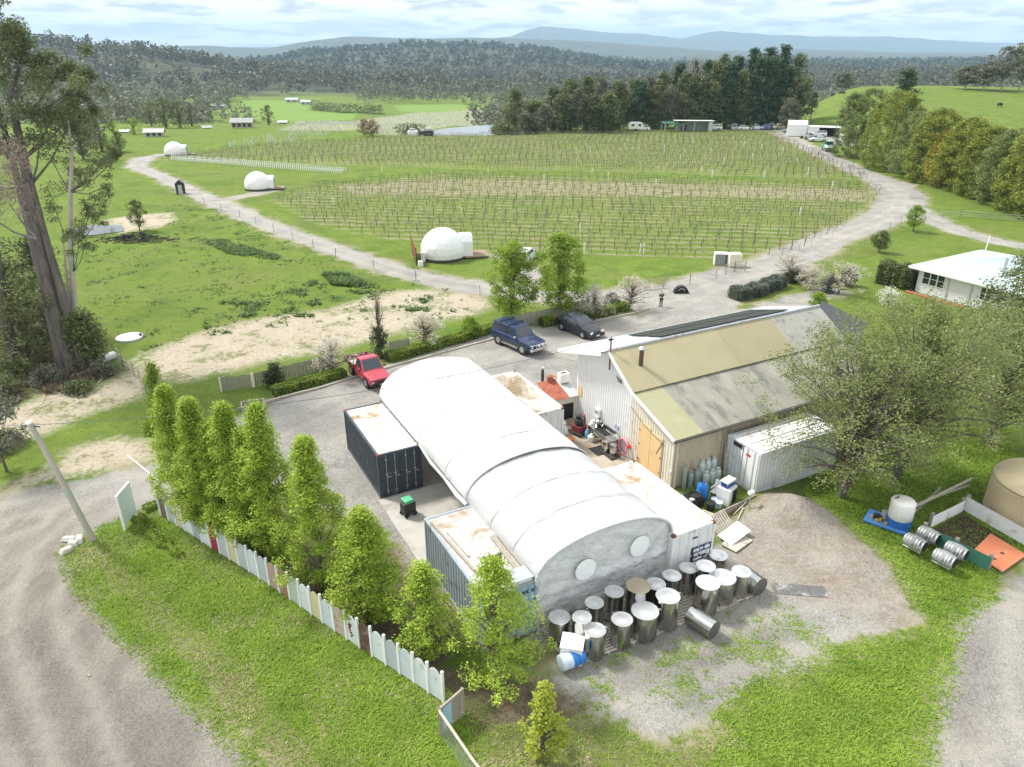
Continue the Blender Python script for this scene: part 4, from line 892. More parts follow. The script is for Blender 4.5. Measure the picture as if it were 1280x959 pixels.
for r_ in range(2):
    for i in range(n):
        c = pa + pd_ * (.62 + i * 1.2) + pn_ * (.6 + r_ * 1.2); pallet(c.x, c.y, prz + random.uniform(-.03, .03) + (math.pi / 2 if (i + r_) % 3 else 0), f'weathered pallet under the steel tanks, {ordw[i]} from the left in the {"front" if r_ == 0 else "back"} row', -.012)
# white box and blue drum at the left end
x_, y_ = G(712, 828); t = thing('white_crate', 'square white lidded box between the steel tanks and the blue drum', 'box', (x_ + .1, y_ + .15, .10), YAW - R(40))
b = MB(); b.b2(-.42, .42, -.40, .40, 0, .78); b.build('body', WPLAST, t, bevel=.02); b = MB(); b.b2(-.45, .45, -.43, .43, .785, .86); b.build('lid', WPLAST, t, bevel=.015)
x_, y_ = G(703, 839); t = thing('plastic_drum', 'blue and clear plastic drum lying on its side at the left end of the pallets', 'drum', (x_ - .1, y_ - .05, .44), R(28))
b = MB(); b.lathe([(.26, 0), (.32, .03), (.33, .2), (.31, .22), (.33, .24), (.33, .5)], seg=28, axis='X'); b.build('clear_half', mat('cloudy_plastic', (.55, .63, .72), .3, 0, .15, 6), t, smooth=40)
b = MB(); b.lathe([(.335, .45), (.33, .68), (.31, .70), (.33, .72), (.32, 1.0), (.27, 1.03)], seg=28, axis='X'); b.build('blue_half', BLUEP, t, smooth=40)

# ------------------------------------------------------------------ objects beside the freezer container
def cyl_bottle(lab, x, y, r, h, m, grp='gas bottles against the shed side wall'):
    t = thing('gas_bottle', lab, 'gas bottle', (x, y, tz(x, y)), 0, grp)
    b = MB(); b.lathe([(r * .9, 0), (r, .03), (r, h * .8), (r * .85, h * .9), (r * .35, h * .97), (r * .3, h)], seg=20); b.build('body', m, t, smooth=50)
    b = MB(); b.lathe([(.03, h), (.03, h + .06)], seg=8); b.lathe([(r * .6, h * .94), (r * .62, h + .07), (r * .55, h + .07)], seg=14); b.build('valve_collar', m, t); return t
GRN = mat('bottle_green_grey', (.30, .36, .33), .5, 0, .08); PALEG = mat('bottle_pale', (.52, .60, .57), .5, 0, .06)
def BW(x, y): return (BX + x * CU[0] + y * CV[0], BY + x * CU[1] + y * CV[1])
cyl_bottle('tall thin grey-green gas cylinder beside the downpipe', *BW(.62, -.35), .11, 1.45, GRN)
for i, (x, y, r, h, m, w) in enumerate(((1.05, -.35, .16, .95, GRN, 'dark green-grey gas bottle next to the tall thin cylinder'), (1.5, -.35, .16, .95, GRN, 'dark green-grey gas bottle second from the tall thin cylinder'),
        (2.0, -.55, .19, .75, PALEG, 'pale gas bottle at the left of the front row'), (2.42, -.55, .19, .75, PALEG, 'pale gas bottle in the middle of the front row'), (2.84, -.55, .19, .75, PALEG, 'pale gas bottle at the right of the front row by the ladder'),
        (2.0, -.14, .19, 1.25, PALEG, 'tall pale gas bottle at the left of the back row'), (2.42, -.14, .19, 1.25, PALEG, 'tall pale gas bottle in the middle of the back row'), (2.84, -.14, .19, 1.25, PALEG, 'tall pale gas bottle at the right of the back row'))):
    cyl_bottle(w, *BW(x, y), r, h, m)
t = thing('ladder', 'grey timber ladder leaning on the shed side wall beside the freezer container', 'ladder', (*BW(3.15, -.75), 0), YAW)
b = MB(); b.tube([(0, 0, 0), (0.25, .62, 3.3)], .035, 6); b.build('rail', TIMBER, t); b = MB(); b.tube([(.45, 0, 0), (.65, .62, 3.3)], .035, 6); b.build('rail', TIMBER, t)
for i in range(9): q = (i + .7) / 9.6; b = MB(); b.tube([(.25 * q, .62 * q, 3.3 * q), (.45 + .2 * q, .62 * q, 3.3 * q)], .02, 6); b.build('rung', TIMBER, t)
x_, y_ = G(876.5, 624); t = thing('plastic_drum', 'bright blue upright plastic drum near the shed corner', 'drum', (x_, y_, 0))
b = MB(); b.lathe([(.27, 0), (.3, .05), (.3, .3), (.28, .32), (.3, .34), (.3, .6), (.28, .62), (.3, .64), (.3, .88), (.28, .92)], seg=28); b.build('shell', BLUEP, t, smooth=40)
b = MB(); b.lathe([(.05, .92), (.05, .95)], (.14, 0, 0), 10); b.lathe([(.04, .92), (.04, .95)], (-.14, 0, 0), 10); b.build('bung', mat('pale_bung', (.5, .65, .8), .4), t)
x_, y_ = G(863, 629); t = thing('storage_bin', 'black bin with pipes and a round black basin on top by the shed corner', 'bin', (x_ - .1, y_ - .3, 0), YAW)
b = MB(); b.b2(-.75, .65, -.35, .45, 0, .55); b.build('body', BLACK, t, bevel=.03); b = MB(); b.lathe([(.30, .56), (.34, .68), (.31, .68), (.26, .58)], (.25, 0, 0), 24); b.build('basin', RUBBER, t)
for x0, y0, w in ((-.5, 0, .3), (-.1, -.2, .22), (-.45, .25, .25)): b = MB(); b.b2(x0 - w / 2, x0 + w / 2, y0 - .1, y0 + .1, .56, .62); b.build('scrap_piece', WPLAST, t)
x_, y_ = G(909, 628); t = thing('white_cabinet', 'white upright cabinet with an open black front under the cool box', 'cabinet', (x_ - .05, y_ + .1, 0), YAW + R(20))
b = MB(); b.b2(-.42, .42, -.35, .4, 0, .95); b.build('body', WPLAST, t, bevel=.02); b = MB(); b.b2(-.1, .38, -.375, -.352, .06, .82); b.build('opening', DARK, t)
t = thing('cool_box', 'blue cool box with a white lid on the white cabinet', 'cool box', (x_ - .05, y_ + .15, .96), YAW + R(12))
b = MB(); b.b2(-.34, .34, -.22, .22, 0, .27); b.build('body', mat('cooler_blue', (.02, .07, .28), .4), t, bevel=.03); b = MB(); b.b2(-.36, .36, -.24, .24, .272, .40); b.build('lid', WPLAST, t, bevel=.03); b = MB(); b.tube([(-.36, -.2, .2), (-.37, -.25, .34), (-.37, .25, .34), (-.36, .2, .2)], .015, 6); b.build('handle', WPLAST, t)
x_, y_ = G(903, 625); t = thing('plastic_chair', 'white plastic chair left of the cool box cabinet', 'chair', (x_ - .35, y_ + .15, 0), YAW - R(70))
b = MB(); b.b2(-.25, .25, -.25, .25, .42, .46); b.build('seat', WPLAST, t, bevel=.02); b = MB(); b.box((0, .26, .72), (.5, .04, .55), 0, R(-12)); b.build('backrest', WPLAST, t, bevel=.02)
for x in (-.22, .22):
    for y in (-.22, .22): b = MB(); b.tube([(x, y, .43), (x * 1.15, y * 1.15, 0)], .02, 6); b.build('leg', WPLAST, t)
    b = MB(); b.b2(x - .03, x + .03, -.22, .26, .64, .67); b.build('armrest', WPLAST, t)
for i, (px2, py2, r, h, m_, w) in enumerate(((892, 630, .17, .32, 'p', 'pale blue lidded tub left of the white plastic chair'), (898, 634, .20, .30, 'p', 'larger pale blue tub in front of the plastic chair'), (888, 637, .24, .40, 'k', 'black round tub beside the pale blue tubs'))):
    x_, y_ = G(px2, py2); t = thing('tub', w, 'tub', (x_, y_, 0)); b = MB(); b.lathe([(r * .85, 0), (r, h)], seg=20); b.build('body', BLACK if m_ == 'k' else mat('tub_blue', (.45, .58, .68), .4), t, smooth=40)
    b = MB(); b.lathe([(r * 1.05, h), (r * 1.05, h + .03), (r * .8, h + .04)], seg=20); b.build('lid', BLACK if m_ == 'k' else mat('tub_lid', (.6, .68, .75), .4), t)
x_, y_ = G(894.5, 615); t = thing('hand_trolley', 'rusty red hand trolley standing behind the tubs', 'trolley', (x_, y_, 0), YAW)
b = MB(); b.tube([(-.18, 0, 0), (-.18, 0, .95), (.18, 0, .95), (.18, 0, 0)], .02, 6); b.tube([(-.18, 0, .5), (.18, 0, .5)], .015, 6); b.build('frame', RUST, t); b = MB(); b.b2(-.2, .2, -.25, 0, .01, .03); b.build('toe_plate', RUST, t)
for x in (-.22, .22): b = MB(); b.lathe([(.1, -.03), (.1, .03)], (x, .08, .11), 14, 'X'); b.build('wheel', RUBBER, t)
x_, y_ = G(884, 650); pallet(x_, y_, YAW + R(20), 'grey pallet lying flat behind the leaning pallet', .0, grp='loose pallets by the white container')
x_, y_ = G(905, 664); pallet(x_ - .15, y_ + .1, 0, 'slatted pallet leaning up beside the white container end', .32, 1.25, 1.25, (R(38), 0, YAW + R(8)), grp='loose pallets by the white container')
for q, m_, zz, rot, nm, lb in (((917, 672), WPLAST, .25, (R(8), R(-9), YAW + R(8)), 'panel_sheet', 'white sheet lying on top of the flat sheets by the leaning pallet'), ((921, 679), PALLET, .04, (0, R(2), YAW + R(14)), 'panel_sheet', 'pale board under the white sheet beside the container')):
    x_, y_ = G(*q); b = MB(); b.b2(-.75, .75, -.42, .42, 0, .03); o = b.build(nm, m_); o.location = (x_, y_, zz); o.rotation_euler = rot; tag(o, lb, 'sheet')
x_, y_ = G(915, 640); b = MB(); b.b2(-1.8, 1.8, -.03, .03, 0, .42); o = b.build('retaining_board', TIMBER); o.location = (x_, y_, -.02); o.rotation_euler = (0, 0, YAW + R(6)); tag(o, 'long grey timber retaining board in front of the white cabinet', 'timber')
x_, y_ = G(935, 641); t = thing('letter_box', 'small white box on a thin post at the foot of the spoil heap', 'post box', (x_, y_, tz(x_, y_) - .05), YAW)
b = MB(); b.tube([(0, 0, 0), (0, 0, .95)], .03, 6); b.build('post', GALV, t); b = MB(); b.b2(-.16, .16, -.1, .1, .95, 1.13); b.build('box', WPLAST, t, bevel=.02)
for i, (p, q, lb) in enumerate((((917, 645), (932, 634), 'pale stick leaning on the retaining board'), ((922, 652), (928, 640), 'short stick lying beside the small white post box'), ((1001, 648), (1012, 636), 'brown stick on the spoil heap'))):
    a, c = gp(*p, .05), gp(*q, .12); b = MB(); b.tube([a, c], .035, 5); tag(b.build('stick', PALLET if i < 2 else TIMBER), lb, 'stick')
# rubber mat / mesh strip on the ground
x_, y_ = G(999, 738); b = MB()
for i in range(3): b.b2(-1.15 + i * .78, -1.15 + i * .78 + .72, -.36, .36, 0, .02)
for i in range(24): b.b2(-1.15 + i * .1, -1.15 + i * .1 + .02, -.37, .37, .02, .03)
o = b.build('mesh_mat', mat('mesh_dark', (.13, .13, .13), .8, 0, .2, 5, dirt=(.4, .38, .35), dirtamt=.5)); o.location = (x_, y_, tz(x_, y_) + .02); o.rotation_euler = (0, 0, R(-6)); tag(o, 'long dark mesh mat lying flat on the gravel right of the tanks', 'mat')

# workyard: sink bench, kegs, hoses, pump, bucket
def BWt(x, y, z=.08): q = BW(x, y); return (q[0], q[1], z)
t = thing('sink_bench', 'long stainless sink bench against the white shed wall', 'sink', BWt(-.55, 5.75), YAW)
b = MB(); b.b2(-.3, .35, -1.15, 1.15, .78, .84); b.b2(-.32, -.27, -1.15, 1.15, .6, .86); b.b2(.33, .37, -1.15, 1.15, .84, 1.15); b.build('bench_top', STEEL, t); b = MB(); b.b2(-.25, .28, -.55, .7, .5, .8); b.build('basin', STEEL, t); b = MB(); b.b2(-.22, .25, -.5, .65, .842, .85); b.build('basin_opening', DARK, t)
for x in (-.25, .3):
    for y in (-1.1, 1.1): b = MB(); b.tube([(x, y, 0), (x, y, .8)], .03, 6); b.build('leg', STEEL, t)
b = MB(); b.tube([(.3, .1, 1.1), (.1, .1, 1.35), (-.05, .1, 1.2)], .025, 8); b.build('tap', CHROME, t)
def coil(name, lab, c, r, turns, m, rz, lean=0, cr=.022):
    t = thing(name, lab, 'hose', c, rz); b = MB(); N = int(turns * 20); pts = []
    for i in range(N): a = i / 20 * 2 * math.pi; rr = r * (1 - .25 * (i / N)) + random.uniform(-.015, .015); pts.append((.04 * math.sin(i * .37) + lean * math.sin(a) * rr, rr * math.cos(a), r + rr * math.sin(a)))
    b.tube(pts, cr, 5); b.build('hose_loops', m, t, smooth=60); b = MB(); b.b2(.0, .08, -.05, .05, r * 1.5, r * 2.0); b.build('hook', GALV, t); return t
PINK = mat('hose_pink', (.62, .25, .28), .5, 0, .15, 4)
coil('hose_coil', 'big coil of pinkish-red hose hanging on the cream shed wall', BWt(-.22, 4.15, .12), .52, 7, PINK, YAW, .1, .03)
coil('hose_coil', 'second loop of red and white hose on the ground beside the kegs', BWt(-.75, 4.95, .1), .38, 4, PINK, YAW + R(30), .3, .028)
coil('hose_reel', 'dark red hose coil at the far end of the work yard', BWt(-.5, 8.1, .35), .36, 5, mat('hose_dark_red', (.13, .02, .03), .5), YAW, .05, .04)
for i, (x, y, lb) in enumerate(((-.85, 4.25, 'steel keg on the low trolley, nearer the plywood doors'), (-.98, 4.75, 'steel keg on the low trolley, farther from the plywood doors'))):
    t = thing('keg', lb, 'keg', BWt(x, y, .2), 0, 'steel kegs by the hose coil'); b = MB(); b.lathe([(.2, 0), (.2, .06), (.21, .08), (.21, .3), (.22, .31), (.21, .32), (.21, .6), (.2, .62), (.2, .7)], seg=20); b.build('shell', STEEL, t, smooth=40); b = MB(); b.lathe([(.17, .66), (.05, .68), (.03, .72)], seg=12); b.build('spear_fitting', CHROME, t)
t = thing('keg_trolley', 'low dark trolley carrying two kegs', 'trolley', BWt(-.88, 4.45), YAW); b = MB(); b.b2(-.35, .35, -.55, .55, .08, .12); b.build('deck', mat('iron', (.05, .04, .04), .6), t)
for x in (-.3, .3):
    for y in (-.45, .45): b = MB(); b.lathe([(.045, -.02), (.045, .02)], (x, y, .045), 10, 'Y'); b.build('castor', RUBBER, t)
t = thing('hydrant_stand', 'red-topped pipe stand beside the plywood doors', 'pump', BWt(-.4, 3.35), YAW); b = MB(); b.tube([(0, 0, 0), (0, .05, .9)], .04, 8); b.build('pipe', GALV, t); b = MB(); b.lathe([(.08, -.12), (.12, 0), (.08, .12)], (0, 0, .98), 14, 'X'); b.tube([(0, -.2, 1.0), (0, .25, .95)], .04, 8); b.build('pump_head', REDP, t)
t = thing('wine_press', 'dark red machine with a black motor on a trolley in the far corner', 'machine', BWt(-1.05, 7.6), YAW + R(15))
b = MB(); b.b2(-.45, .45, -.5, .5, .12, .22); b.build('trolley_deck', mat('iron', (.05, .04, .04), .6), t); b = MB(); b.b2(-.35, .3, -.4, .4, .22, .65); b.build('body', mat('dark_red', (.16, .02, .03), .45, 0, .2, 6), t, bevel=.03); b = MB(); b.lathe([(.25, .65), (.28, .7), (.28, .95), (.2, 1.05)], (-.05, -.05, 0), 18); b.lathe([(.16, 1.05), (.16, 1.25)], (-.05, .02, 0), 14); b.build('motor', BLACK, t, smooth=40)
for x in (-.38, .38):
    for y in (-.42, .42): b = MB(); b.lathe([(.07, -.02), (.07, .02)], (x, y, .07), 12, 'Y'); b.build('wheel', RUBBER, t)
x_, y_ = G(713.5, 557); t = thing('bucket', 'orange bucket with a spade standing in it beside the white container', 'bucket', (x_, y_, .08), 0)
b = MB(); b.lathe([(.17, 0), (.22, .42), (.20, .42), (.16, .1)], seg=20); b.build('body', ORANGE, t, smooth=40); b = MB(); b.lathe([(.225, .38), (.23, .44), (.21, .44)], seg=20); b.build('rim', ORANGE, t)
t = thing('spade', 'spade with a D handle standing in the orange bucket', 'spade', (x_, y_, .2), YAW); b = MB(); b.tube([(0, 0, .1), (.02, .04, .95)], .018, 6); b.build('shaft', TIMBER, t); b = MB(); b.tube([(-.08, .04, 1.1), (.12, .04, 1.1), (.02, .04, .95), (-.08, .04, 1.1)], .015, 6); b.build('handle', TIMBER, t); b = MB(); b.b2(-.09, .09, -.01, .01, -.1, .14); b.build('blade', STEEL, t)
for q, r, h, m_, lb, nm in (((-.95, 6.4), .2, .45, WPLAST, 'white round drum under the end of the sink', 'plastic_tub'), ((-.9, 6.95), .13, .5, mat('light_blue_bottle', (.2, .5, .75), .35), 'light blue bottle beside the white round drum', 'bottle'), ((-.5, 6.95), .13, .55, mat('yellow_bottle', (.7, .65, .1), .35), 'yellow bottle behind the light blue bottle', 'bottle'), ((-.4, 7.1), .22, .95, WPLAST, 'tall white canister against the shed wall', 'canister'), ((-.35, 6.5), .24, .5, STEEL, 'steel pot on the end of the sink', 'pot'), ((-1.6, 8.6), .2, .55, WPLAST, 'white tub near the back container corner', 'plastic_tub'), ((-1.9, 7.9), .18, .5, WPLAST, 'white pail near the end of the back container', 'pail')):
    zb = .9 if nm == 'pot' else .08
    t = thing(nm, lb, nm.replace('_', ' '), BWt(q[0], q[1], zb)); b = MB(); b.lathe([(r * .9, 0), (r, .03), (r, h * .8), (r * .5, h * .95), (r * .4, h)], seg=18); b.build('body', m_, t, smooth=50); b = MB(); b.lathe([(r * .42, h), (r * .42, h + .04)], seg=12); b.build('cap', m_ if m_ != STEEL else BLACK, t)
t = thing('meter_box', 'white switch box on the shed wall above the sink', 'switch box', BWt(-.12, 7.0, 1.25), YAW); b = MB(); b.b2(-.1, .06, -.22, .22, 0, .62); b.build('box', WPLAST, t, bevel=.01); b = MB(); b.b2(-.12, -.102, -.15, .15, .3, .5); b.build('cover', GALV, t)
for i, y in enumerate((5.15, 4.9)): t = thing('spray_bottle', ['blue spray nozzle hanging left on the white wall', 'blue spray nozzle hanging right on the white wall'][i], 'nozzle', BWt(-.08, y, 1.35)); b = MB(); b.tube([(0, 0, 0), (0, 0, .25)], .03, 6); b.build('body', BLUEP, t); b = MB(); b.tube([(0, 0, .24), (0, .08, .3)], .02, 6); b.build('nozzle', WPLAST, t)
x_, y_ = BW(-1.15, 5.2); b = MB(); b.b2(-.45, .45, -.5, .5, 0, .02); o = b.build('rubber_mat', RUBBER); o.location = (x_, y_, .08); o.rotation_euler = (0, 0, YAW); tag(o, 'black rubber mat on the floor in front of the sink', 'mat')
# ------------------------------------------------------------------ vehicles
def paint(name, c): 
    m, k, p = newmat(name); p.inputs['Base Color'].default_value = (*c, 1); p.inputs['Roughness'].default_value = .32; p.inputs['Coat Weight'].default_value = .6; p.inputs['Coat Roughness'].default_value = .08
    n = k.noise(k.obj(), 3, 4, .6); k.l.new(k.rng(n, .3, .7, .25, .5), p.inputs['Roughness']); return m
LAMP = mat('lamp_glass', (.75, .78, .8), .1, .2, .05); TAIL = mat('tail_lamp', (.45, .02, .02), .2); PLATE = mat('plate', (.8, .8, .75), .5); RIM = mat('wheel_rim', (.5, .5, .5), .3, .8); 
def vehicle(name, cat, lab, loc, rz, pm, L=4.6, W=1.8, H=1.75, hood=.95, style='wagon', z0=.28, wr=.36, trim=None, group=None, detail=True, bar=False):
    """x forward. body, cabin with glass, wheels, lamps, bumpers"""
    t = thing(name, lab, cat, loc, rz, group); h = W / 2; f = L / 2; trim = trim or BLACK
    # lengthwise stations : x, bottom, top(belt), half width
    belt = hood + .05
    if style == 'wagon': st_ = [(-f, z0 + .15, belt - .1, h * .9), (-f + .08, z0 + .02, belt, h * .97), (-f * .5, z0, belt + .02, h), (0, z0, belt + .02, h), (f * .38, z0, belt, h), (f * .42, z0, hood, h), (f * .85, z0, hood - .08, h * .96), (f * .96, z0 + .05, hood - .16, h * .9), (f, z0 + .15, hood - .3, h * .84)]; cabx = (-f + .05, f * .40, -f + .28, f * .12)
    elif style == 'ute': st_ = [(-.55, z0, belt, h * .95), (0, z0, belt, h), (f * .38, z0, belt, h), (f * .42, z0, hood, h), (f * .85, z0, hood - .08, h * .96), (f * .96, z0 + .05, hood - .16, h * .9), (f, z0 + .15, hood - .3, h * .84)]; cabx = (-.55, f * .42, -.42, f * .10)
    else: st_ = [(-f, z0 + .2, belt - .2, h * .78), (-f + .12, z0 + .05, belt - .02, h * .9), (-f * .5, z0, belt + .04, h), (0, z0, belt + .02, h), (f * .4, z0, belt - .02, h), (f * .5, z0, hood - .05, h * .98), (f * .85, z0, hood - .22, h * .9), (f * .97, z0 + .06, hood - .34, h * .78), (f, z0 + .15, hood - .45, h * .62)]; cabx = (-f * .88, f * .46, -f * .55, f * .02)
    V = []; 
    for x, zb, zt2, w in st_: V += [(x, -w * .92, zb), (x, -w, zb + .12), (x, -w, zt2 - .16), (x, -w * .95, zt2 - .04), (x, -w * .8, zt2), (x, 0, zt2 + .03), (x, w * .8, zt2), (x, w * .95, zt2 - .04), (x, w, zt2 - .16), (x, w, zb + .12), (x, w * .92, zb)]
    K = 11; Fc = [(i * K + j, i * K + (j + 1) % K, (i + 1) * K + (j + 1) % K, (i + 1) * K + j) for i in range(len(st_) - 1) for j in range(K)]
    Fc = [q[::-1] for q in Fc]; Fc += [tuple(range(K)), tuple((len(st_) - 1) * K + j for j in range(K))[::-1]]
    b = MB(); b.add(V, Fc); body = b.build('body', pm, t, smooth=38)
    xb0, xb1, xr0, xr1 = cabx; wb, wr2 = h * .93, h * .76
    C = [(xb0, -wb, belt - .05), (xb1, -wb, belt - .05), (xb1, wb, belt - .05), (xb0, wb, belt - .05), (xr0, -wr2, H), (xr1, -wr2, H), (xr1, wr2, H), (xr0, wr2, H)]
    b = MB(); b.add(C, [(4, 5, 6, 7), (0, 1, 5, 4), (1, 2, 6, 5), (2, 3, 7, 6), (3, 0, 4, 7)]); cab = b.build('cabin', pm, t, bevel=.05 if detail else 0)
    C = [Vector(c) for c in C]
    def glass(q, s0, s1, t0, t1, nm):
        a, bb, cc, dd = [C[i] for i in q]; P = lambda s, v: (a.lerp(bb, s)).lerp(dd.lerp(cc, s), v); n = (bb - a).cross(dd - a).normalized() * .014
        g = MB(); g.add([P(s0, t0) + n, P(s1, t0) + n, P(s1, t1) + n, P(s0, t1) + n, P(s0, t0) - n, P(s1, t0) - n, P(s1, t1) - n, P(s0, t1) - n], [(0, 1, 2, 3), (7, 6, 5, 4), (0, 4, 5, 1), (1, 5, 6, 2), (2, 6, 7, 3), (3, 7, 4, 0)]); g.build(nm, GLASS, t)
    glass((1, 2, 6, 5), .06, .94, .14, .90, 'windscreen'); glass((3, 0, 4, 7), .08, .92, .18, .88, 'rear_window')
    ns = 3 if style == 'wagon' else (1 if style == 'ute' else 2)
    for (q, fl) in (((0, 1, 5, 4), 0), ((2, 3, 7, 6), 1)):
        for i in range(ns):
            a0, a1 = .05 + i * .86 / ns, .05 + (i + 1) * .86 / ns - .035
            glass(q, (a0 if not fl else 1 - a1), (a1 if not fl else 1 - a0), .2, .88, 'side_window')
    for x in (-f * .58, f * .60):
        for s in (-1, 1):
            b = MB(); b.lathe([(wr * 1.16, h * .90), (wr * 1.16, h * 1.012)], seg=20, axis='Y'); b.v = [(a + x, s * c, e + wr) for a, c, e in b.v]; b.build('wheel_arch', DARK, t)
            b = MB(); b.lathe([(wr * .8, -.11), (wr, -.09), (wr, .09), (wr * .8, .11)], seg=24, axis='Y'); b.v = [(a + x, c + s * (h - .09), e + wr) for a, c, e in b.v]; wh = b.build('wheel', RUBBER, t, smooth=40)
            b = MB(); b.lathe([(wr * .58, .112), (wr * .5, .125), (wr * .2, .118), (.03, .13)], seg=14, axis='Y'); b.v = [(a + x, s * (c + h - .09), e + wr) for a, c, e in b.v]; b.build('rim', RIM, wh)
    for s in (-1, 1):
        b = MB(); b.box((f - .05, s * h * .66, hood - .34), (.08, h * .34, .15), R(-12 * s)); b.build('headlight', LAMP, t)
        if style != 'ute': b = MB(); b.box((-f + .02, s * h * .8, belt - .22), (.06, .14, .22)); b.build('tail_light', TAIL, t)
        b = MB(); b.box((xb1 - .28, s * (h + .08), belt + .08), (.12, .18, .13)); b.build('mirror', trim, t, bevel=.02)
    b = MB(); b.box((f - .02, 0, hood - .34), (.06, h * .8, .13)); b.build('grille', BLACK, t)
    b = MB(); b.box((f + .0, 0, z0 + .16), (.16, W * .92, .2)); b.build('bumper', trim, t, bevel=.04)
    b = MB(); b.box((f + .09, 0, z0 + .17), (.012, .36, .11)); b.build('number_plate', PLATE, t)
    if bar:
        b = MB(); hh = hood - .12
        for z in (z0 + .28, hh): b.tube([(f - .1, -h * .92, z - .05), (f + .16, -h * .6, z), (f + .16, h * .6, z), (f - .1, h * .92, z - .05)], .035, 8)
        for y in (-h * .42, h * .42): b.tube([(f + .16, y, z0 + .1), (f + .16, y, hh)], .04, 8)
        b.build('bull_bar', trim, t, smooth=60)
    return t
def at(px, py, rz): x, y = G(px, py); return (x, y, tz(x, y) + .02), rz
def heading(p, q): a, b2_ = G(*p), G(*q); return math.atan2(b2_[1] - a[1], b2_[0] - a[0])
# red tray-back utility
RED = paint('paint_red', (.42, .03, .055)); DRED = paint('paint_dark_red', (.20, .018, .03)); 
l, rz = at(462, 474, heading((445, 460), (478, 489)))
ute = vehicle('utility_truck', 'ute', 'red tray-back ute with a black bull bar parked against the hedge', l, rz, RED, 4.7, 1.72, 1.72, .98, 'ute', .34, .38, BLACK, bar=True)
b = MB(); b.b2(-2.45, -.62, -.88, .88, .74, .80); tr = b.build('tray', mat('tray_grey', (.50, .46, .44), .6, .2, .15, 4, dirt=(.3, .22, .18), dirtamt=.4), ute)
b = MB(); b.b2(-2.45, -.62, -.92, -.88, .74, 1.08); b.b2(-2.45, -.62, .88, .92, .74, 1.08); b.b2(-2.49, -2.45, -.92, .92, .74, 1.08); b.b2(-.62, -.58, -.92, .92, .74, 1.08); b.build('tray_side', DRED, tr)
b = MB(); b.tube([(-.66, -.86, .8), (-.66, -.86, 1.62), (-.66, .86, 1.62), (-.66, .86, .8)], .03, 6); b.tube([(-.7, -.5, 1.62), (-.7, .5, 1.62)], .02, 6); b.build('headboard', BLACK, ute)
b = MB(); b.b2(-2.3, -.6, -.4, .4, .45, .7); b.build('chassis', BLACK, ute)
for s in (-1, 1): b = MB(); b.box((-2.47, s * .6, .68), (.05, .3, .1)); b.build('tail_light', TAIL, ute)
# blue four-wheel-drive wagon
l, rz = at(648, 434, heading((624, 424), (664, 441)))
w = vehicle('four_wheel_drive', 'car', 'dark blue four-wheel-drive wagon with a silver bull bar and roof racks', l, rz, paint('paint_blue', (.012, .028, .085)), 4.9, 1.88, 1.92, 1.12, 'wagon', .38, .43, mat('silver_trim', (.6, .6, .58), .3, .6), bar=True)
for x in (-1.4, -.3):
    b = MB(); b.b2(x - .05, x + .05, -.78, .78, 1.99, 2.03); b.b2(x - .06, x + .06, -.7, -.64, 1.92, 1.99); b.b2(x - .06, x + .06, .64, .7, 1.92, 1.99); b.build('roof_rack', BLACK, w)
b = MB(); b.box((.5 + .9, 0, 1.165), (.45, .7, .09), taper=.8); b.build('bonnet_scoop', paint('paint_blue_scoop', (.012, .028, .08)), w)
for y in (-.18, .18): b = MB(); b.lathe([(.10, 0), (.12, .05), (.11, .08)], seg=16, axis='X'); b.v = [(x + 2.6, yy + y, z + .92) for x, yy, z in b.v]; b.build('spot_lamp', LAMP, w)
b = MB(); b.b2(-1.0, .95, -.98, -.93, .36, .42); b.b2(-1.0, .95, .93, .98, .36, .42); b.build('side_step', MATS['silver_trim'], w)
b = MB(); b.b2(-2.3, 2.1, -.955, -.945, .5, .8); b.b2(-2.3, 2.1, .945, .955, .5, .8); b.build('side_moulding', mat('dark_moulding', (.04, .045, .05), .5), w)
# black convertible-roof hatch
l, rz = at(724, 415, heading((706, 404), (738, 417)))
w = vehicle('hatchback', 'car', 'black car with a silver-grey reflecting bonnet nosing behind the shed roof', l, rz, paint('paint_black', (.018, .019, .022)), 4.4, 1.8, 1.46, .98, 'hatch', .22, .33, BLACK)
b = MB(); b.box((-.75, 0, 1.475), (.75, 1.1, .02)); b.build('sunroof', GLASS, w)
# silver wagon with its tailgate up by the dome
l, rz = at(657, 327, heading((648, 332), (662, 320)))
w = vehicle('silver_car', 'car', 'silver car with its tailgate raised beside the nearest white dome', l, rz, paint('paint_silver', (.62, .63, .65)), 4.5, 1.8, 1.5, 1.0, 'wagon', .22, .33)
b = MB(); b.box((-2.45, 0, 1.75), (.9, 1.4, .06), 0, 0, R(18)); b.build('tailgate', bpy.data.materials['paint_silver'], w)
b = MB(); b.b2(-2.27, -2.24, -.62, .62, .6, 1.35); b.build('boot_opening', DARK, w)
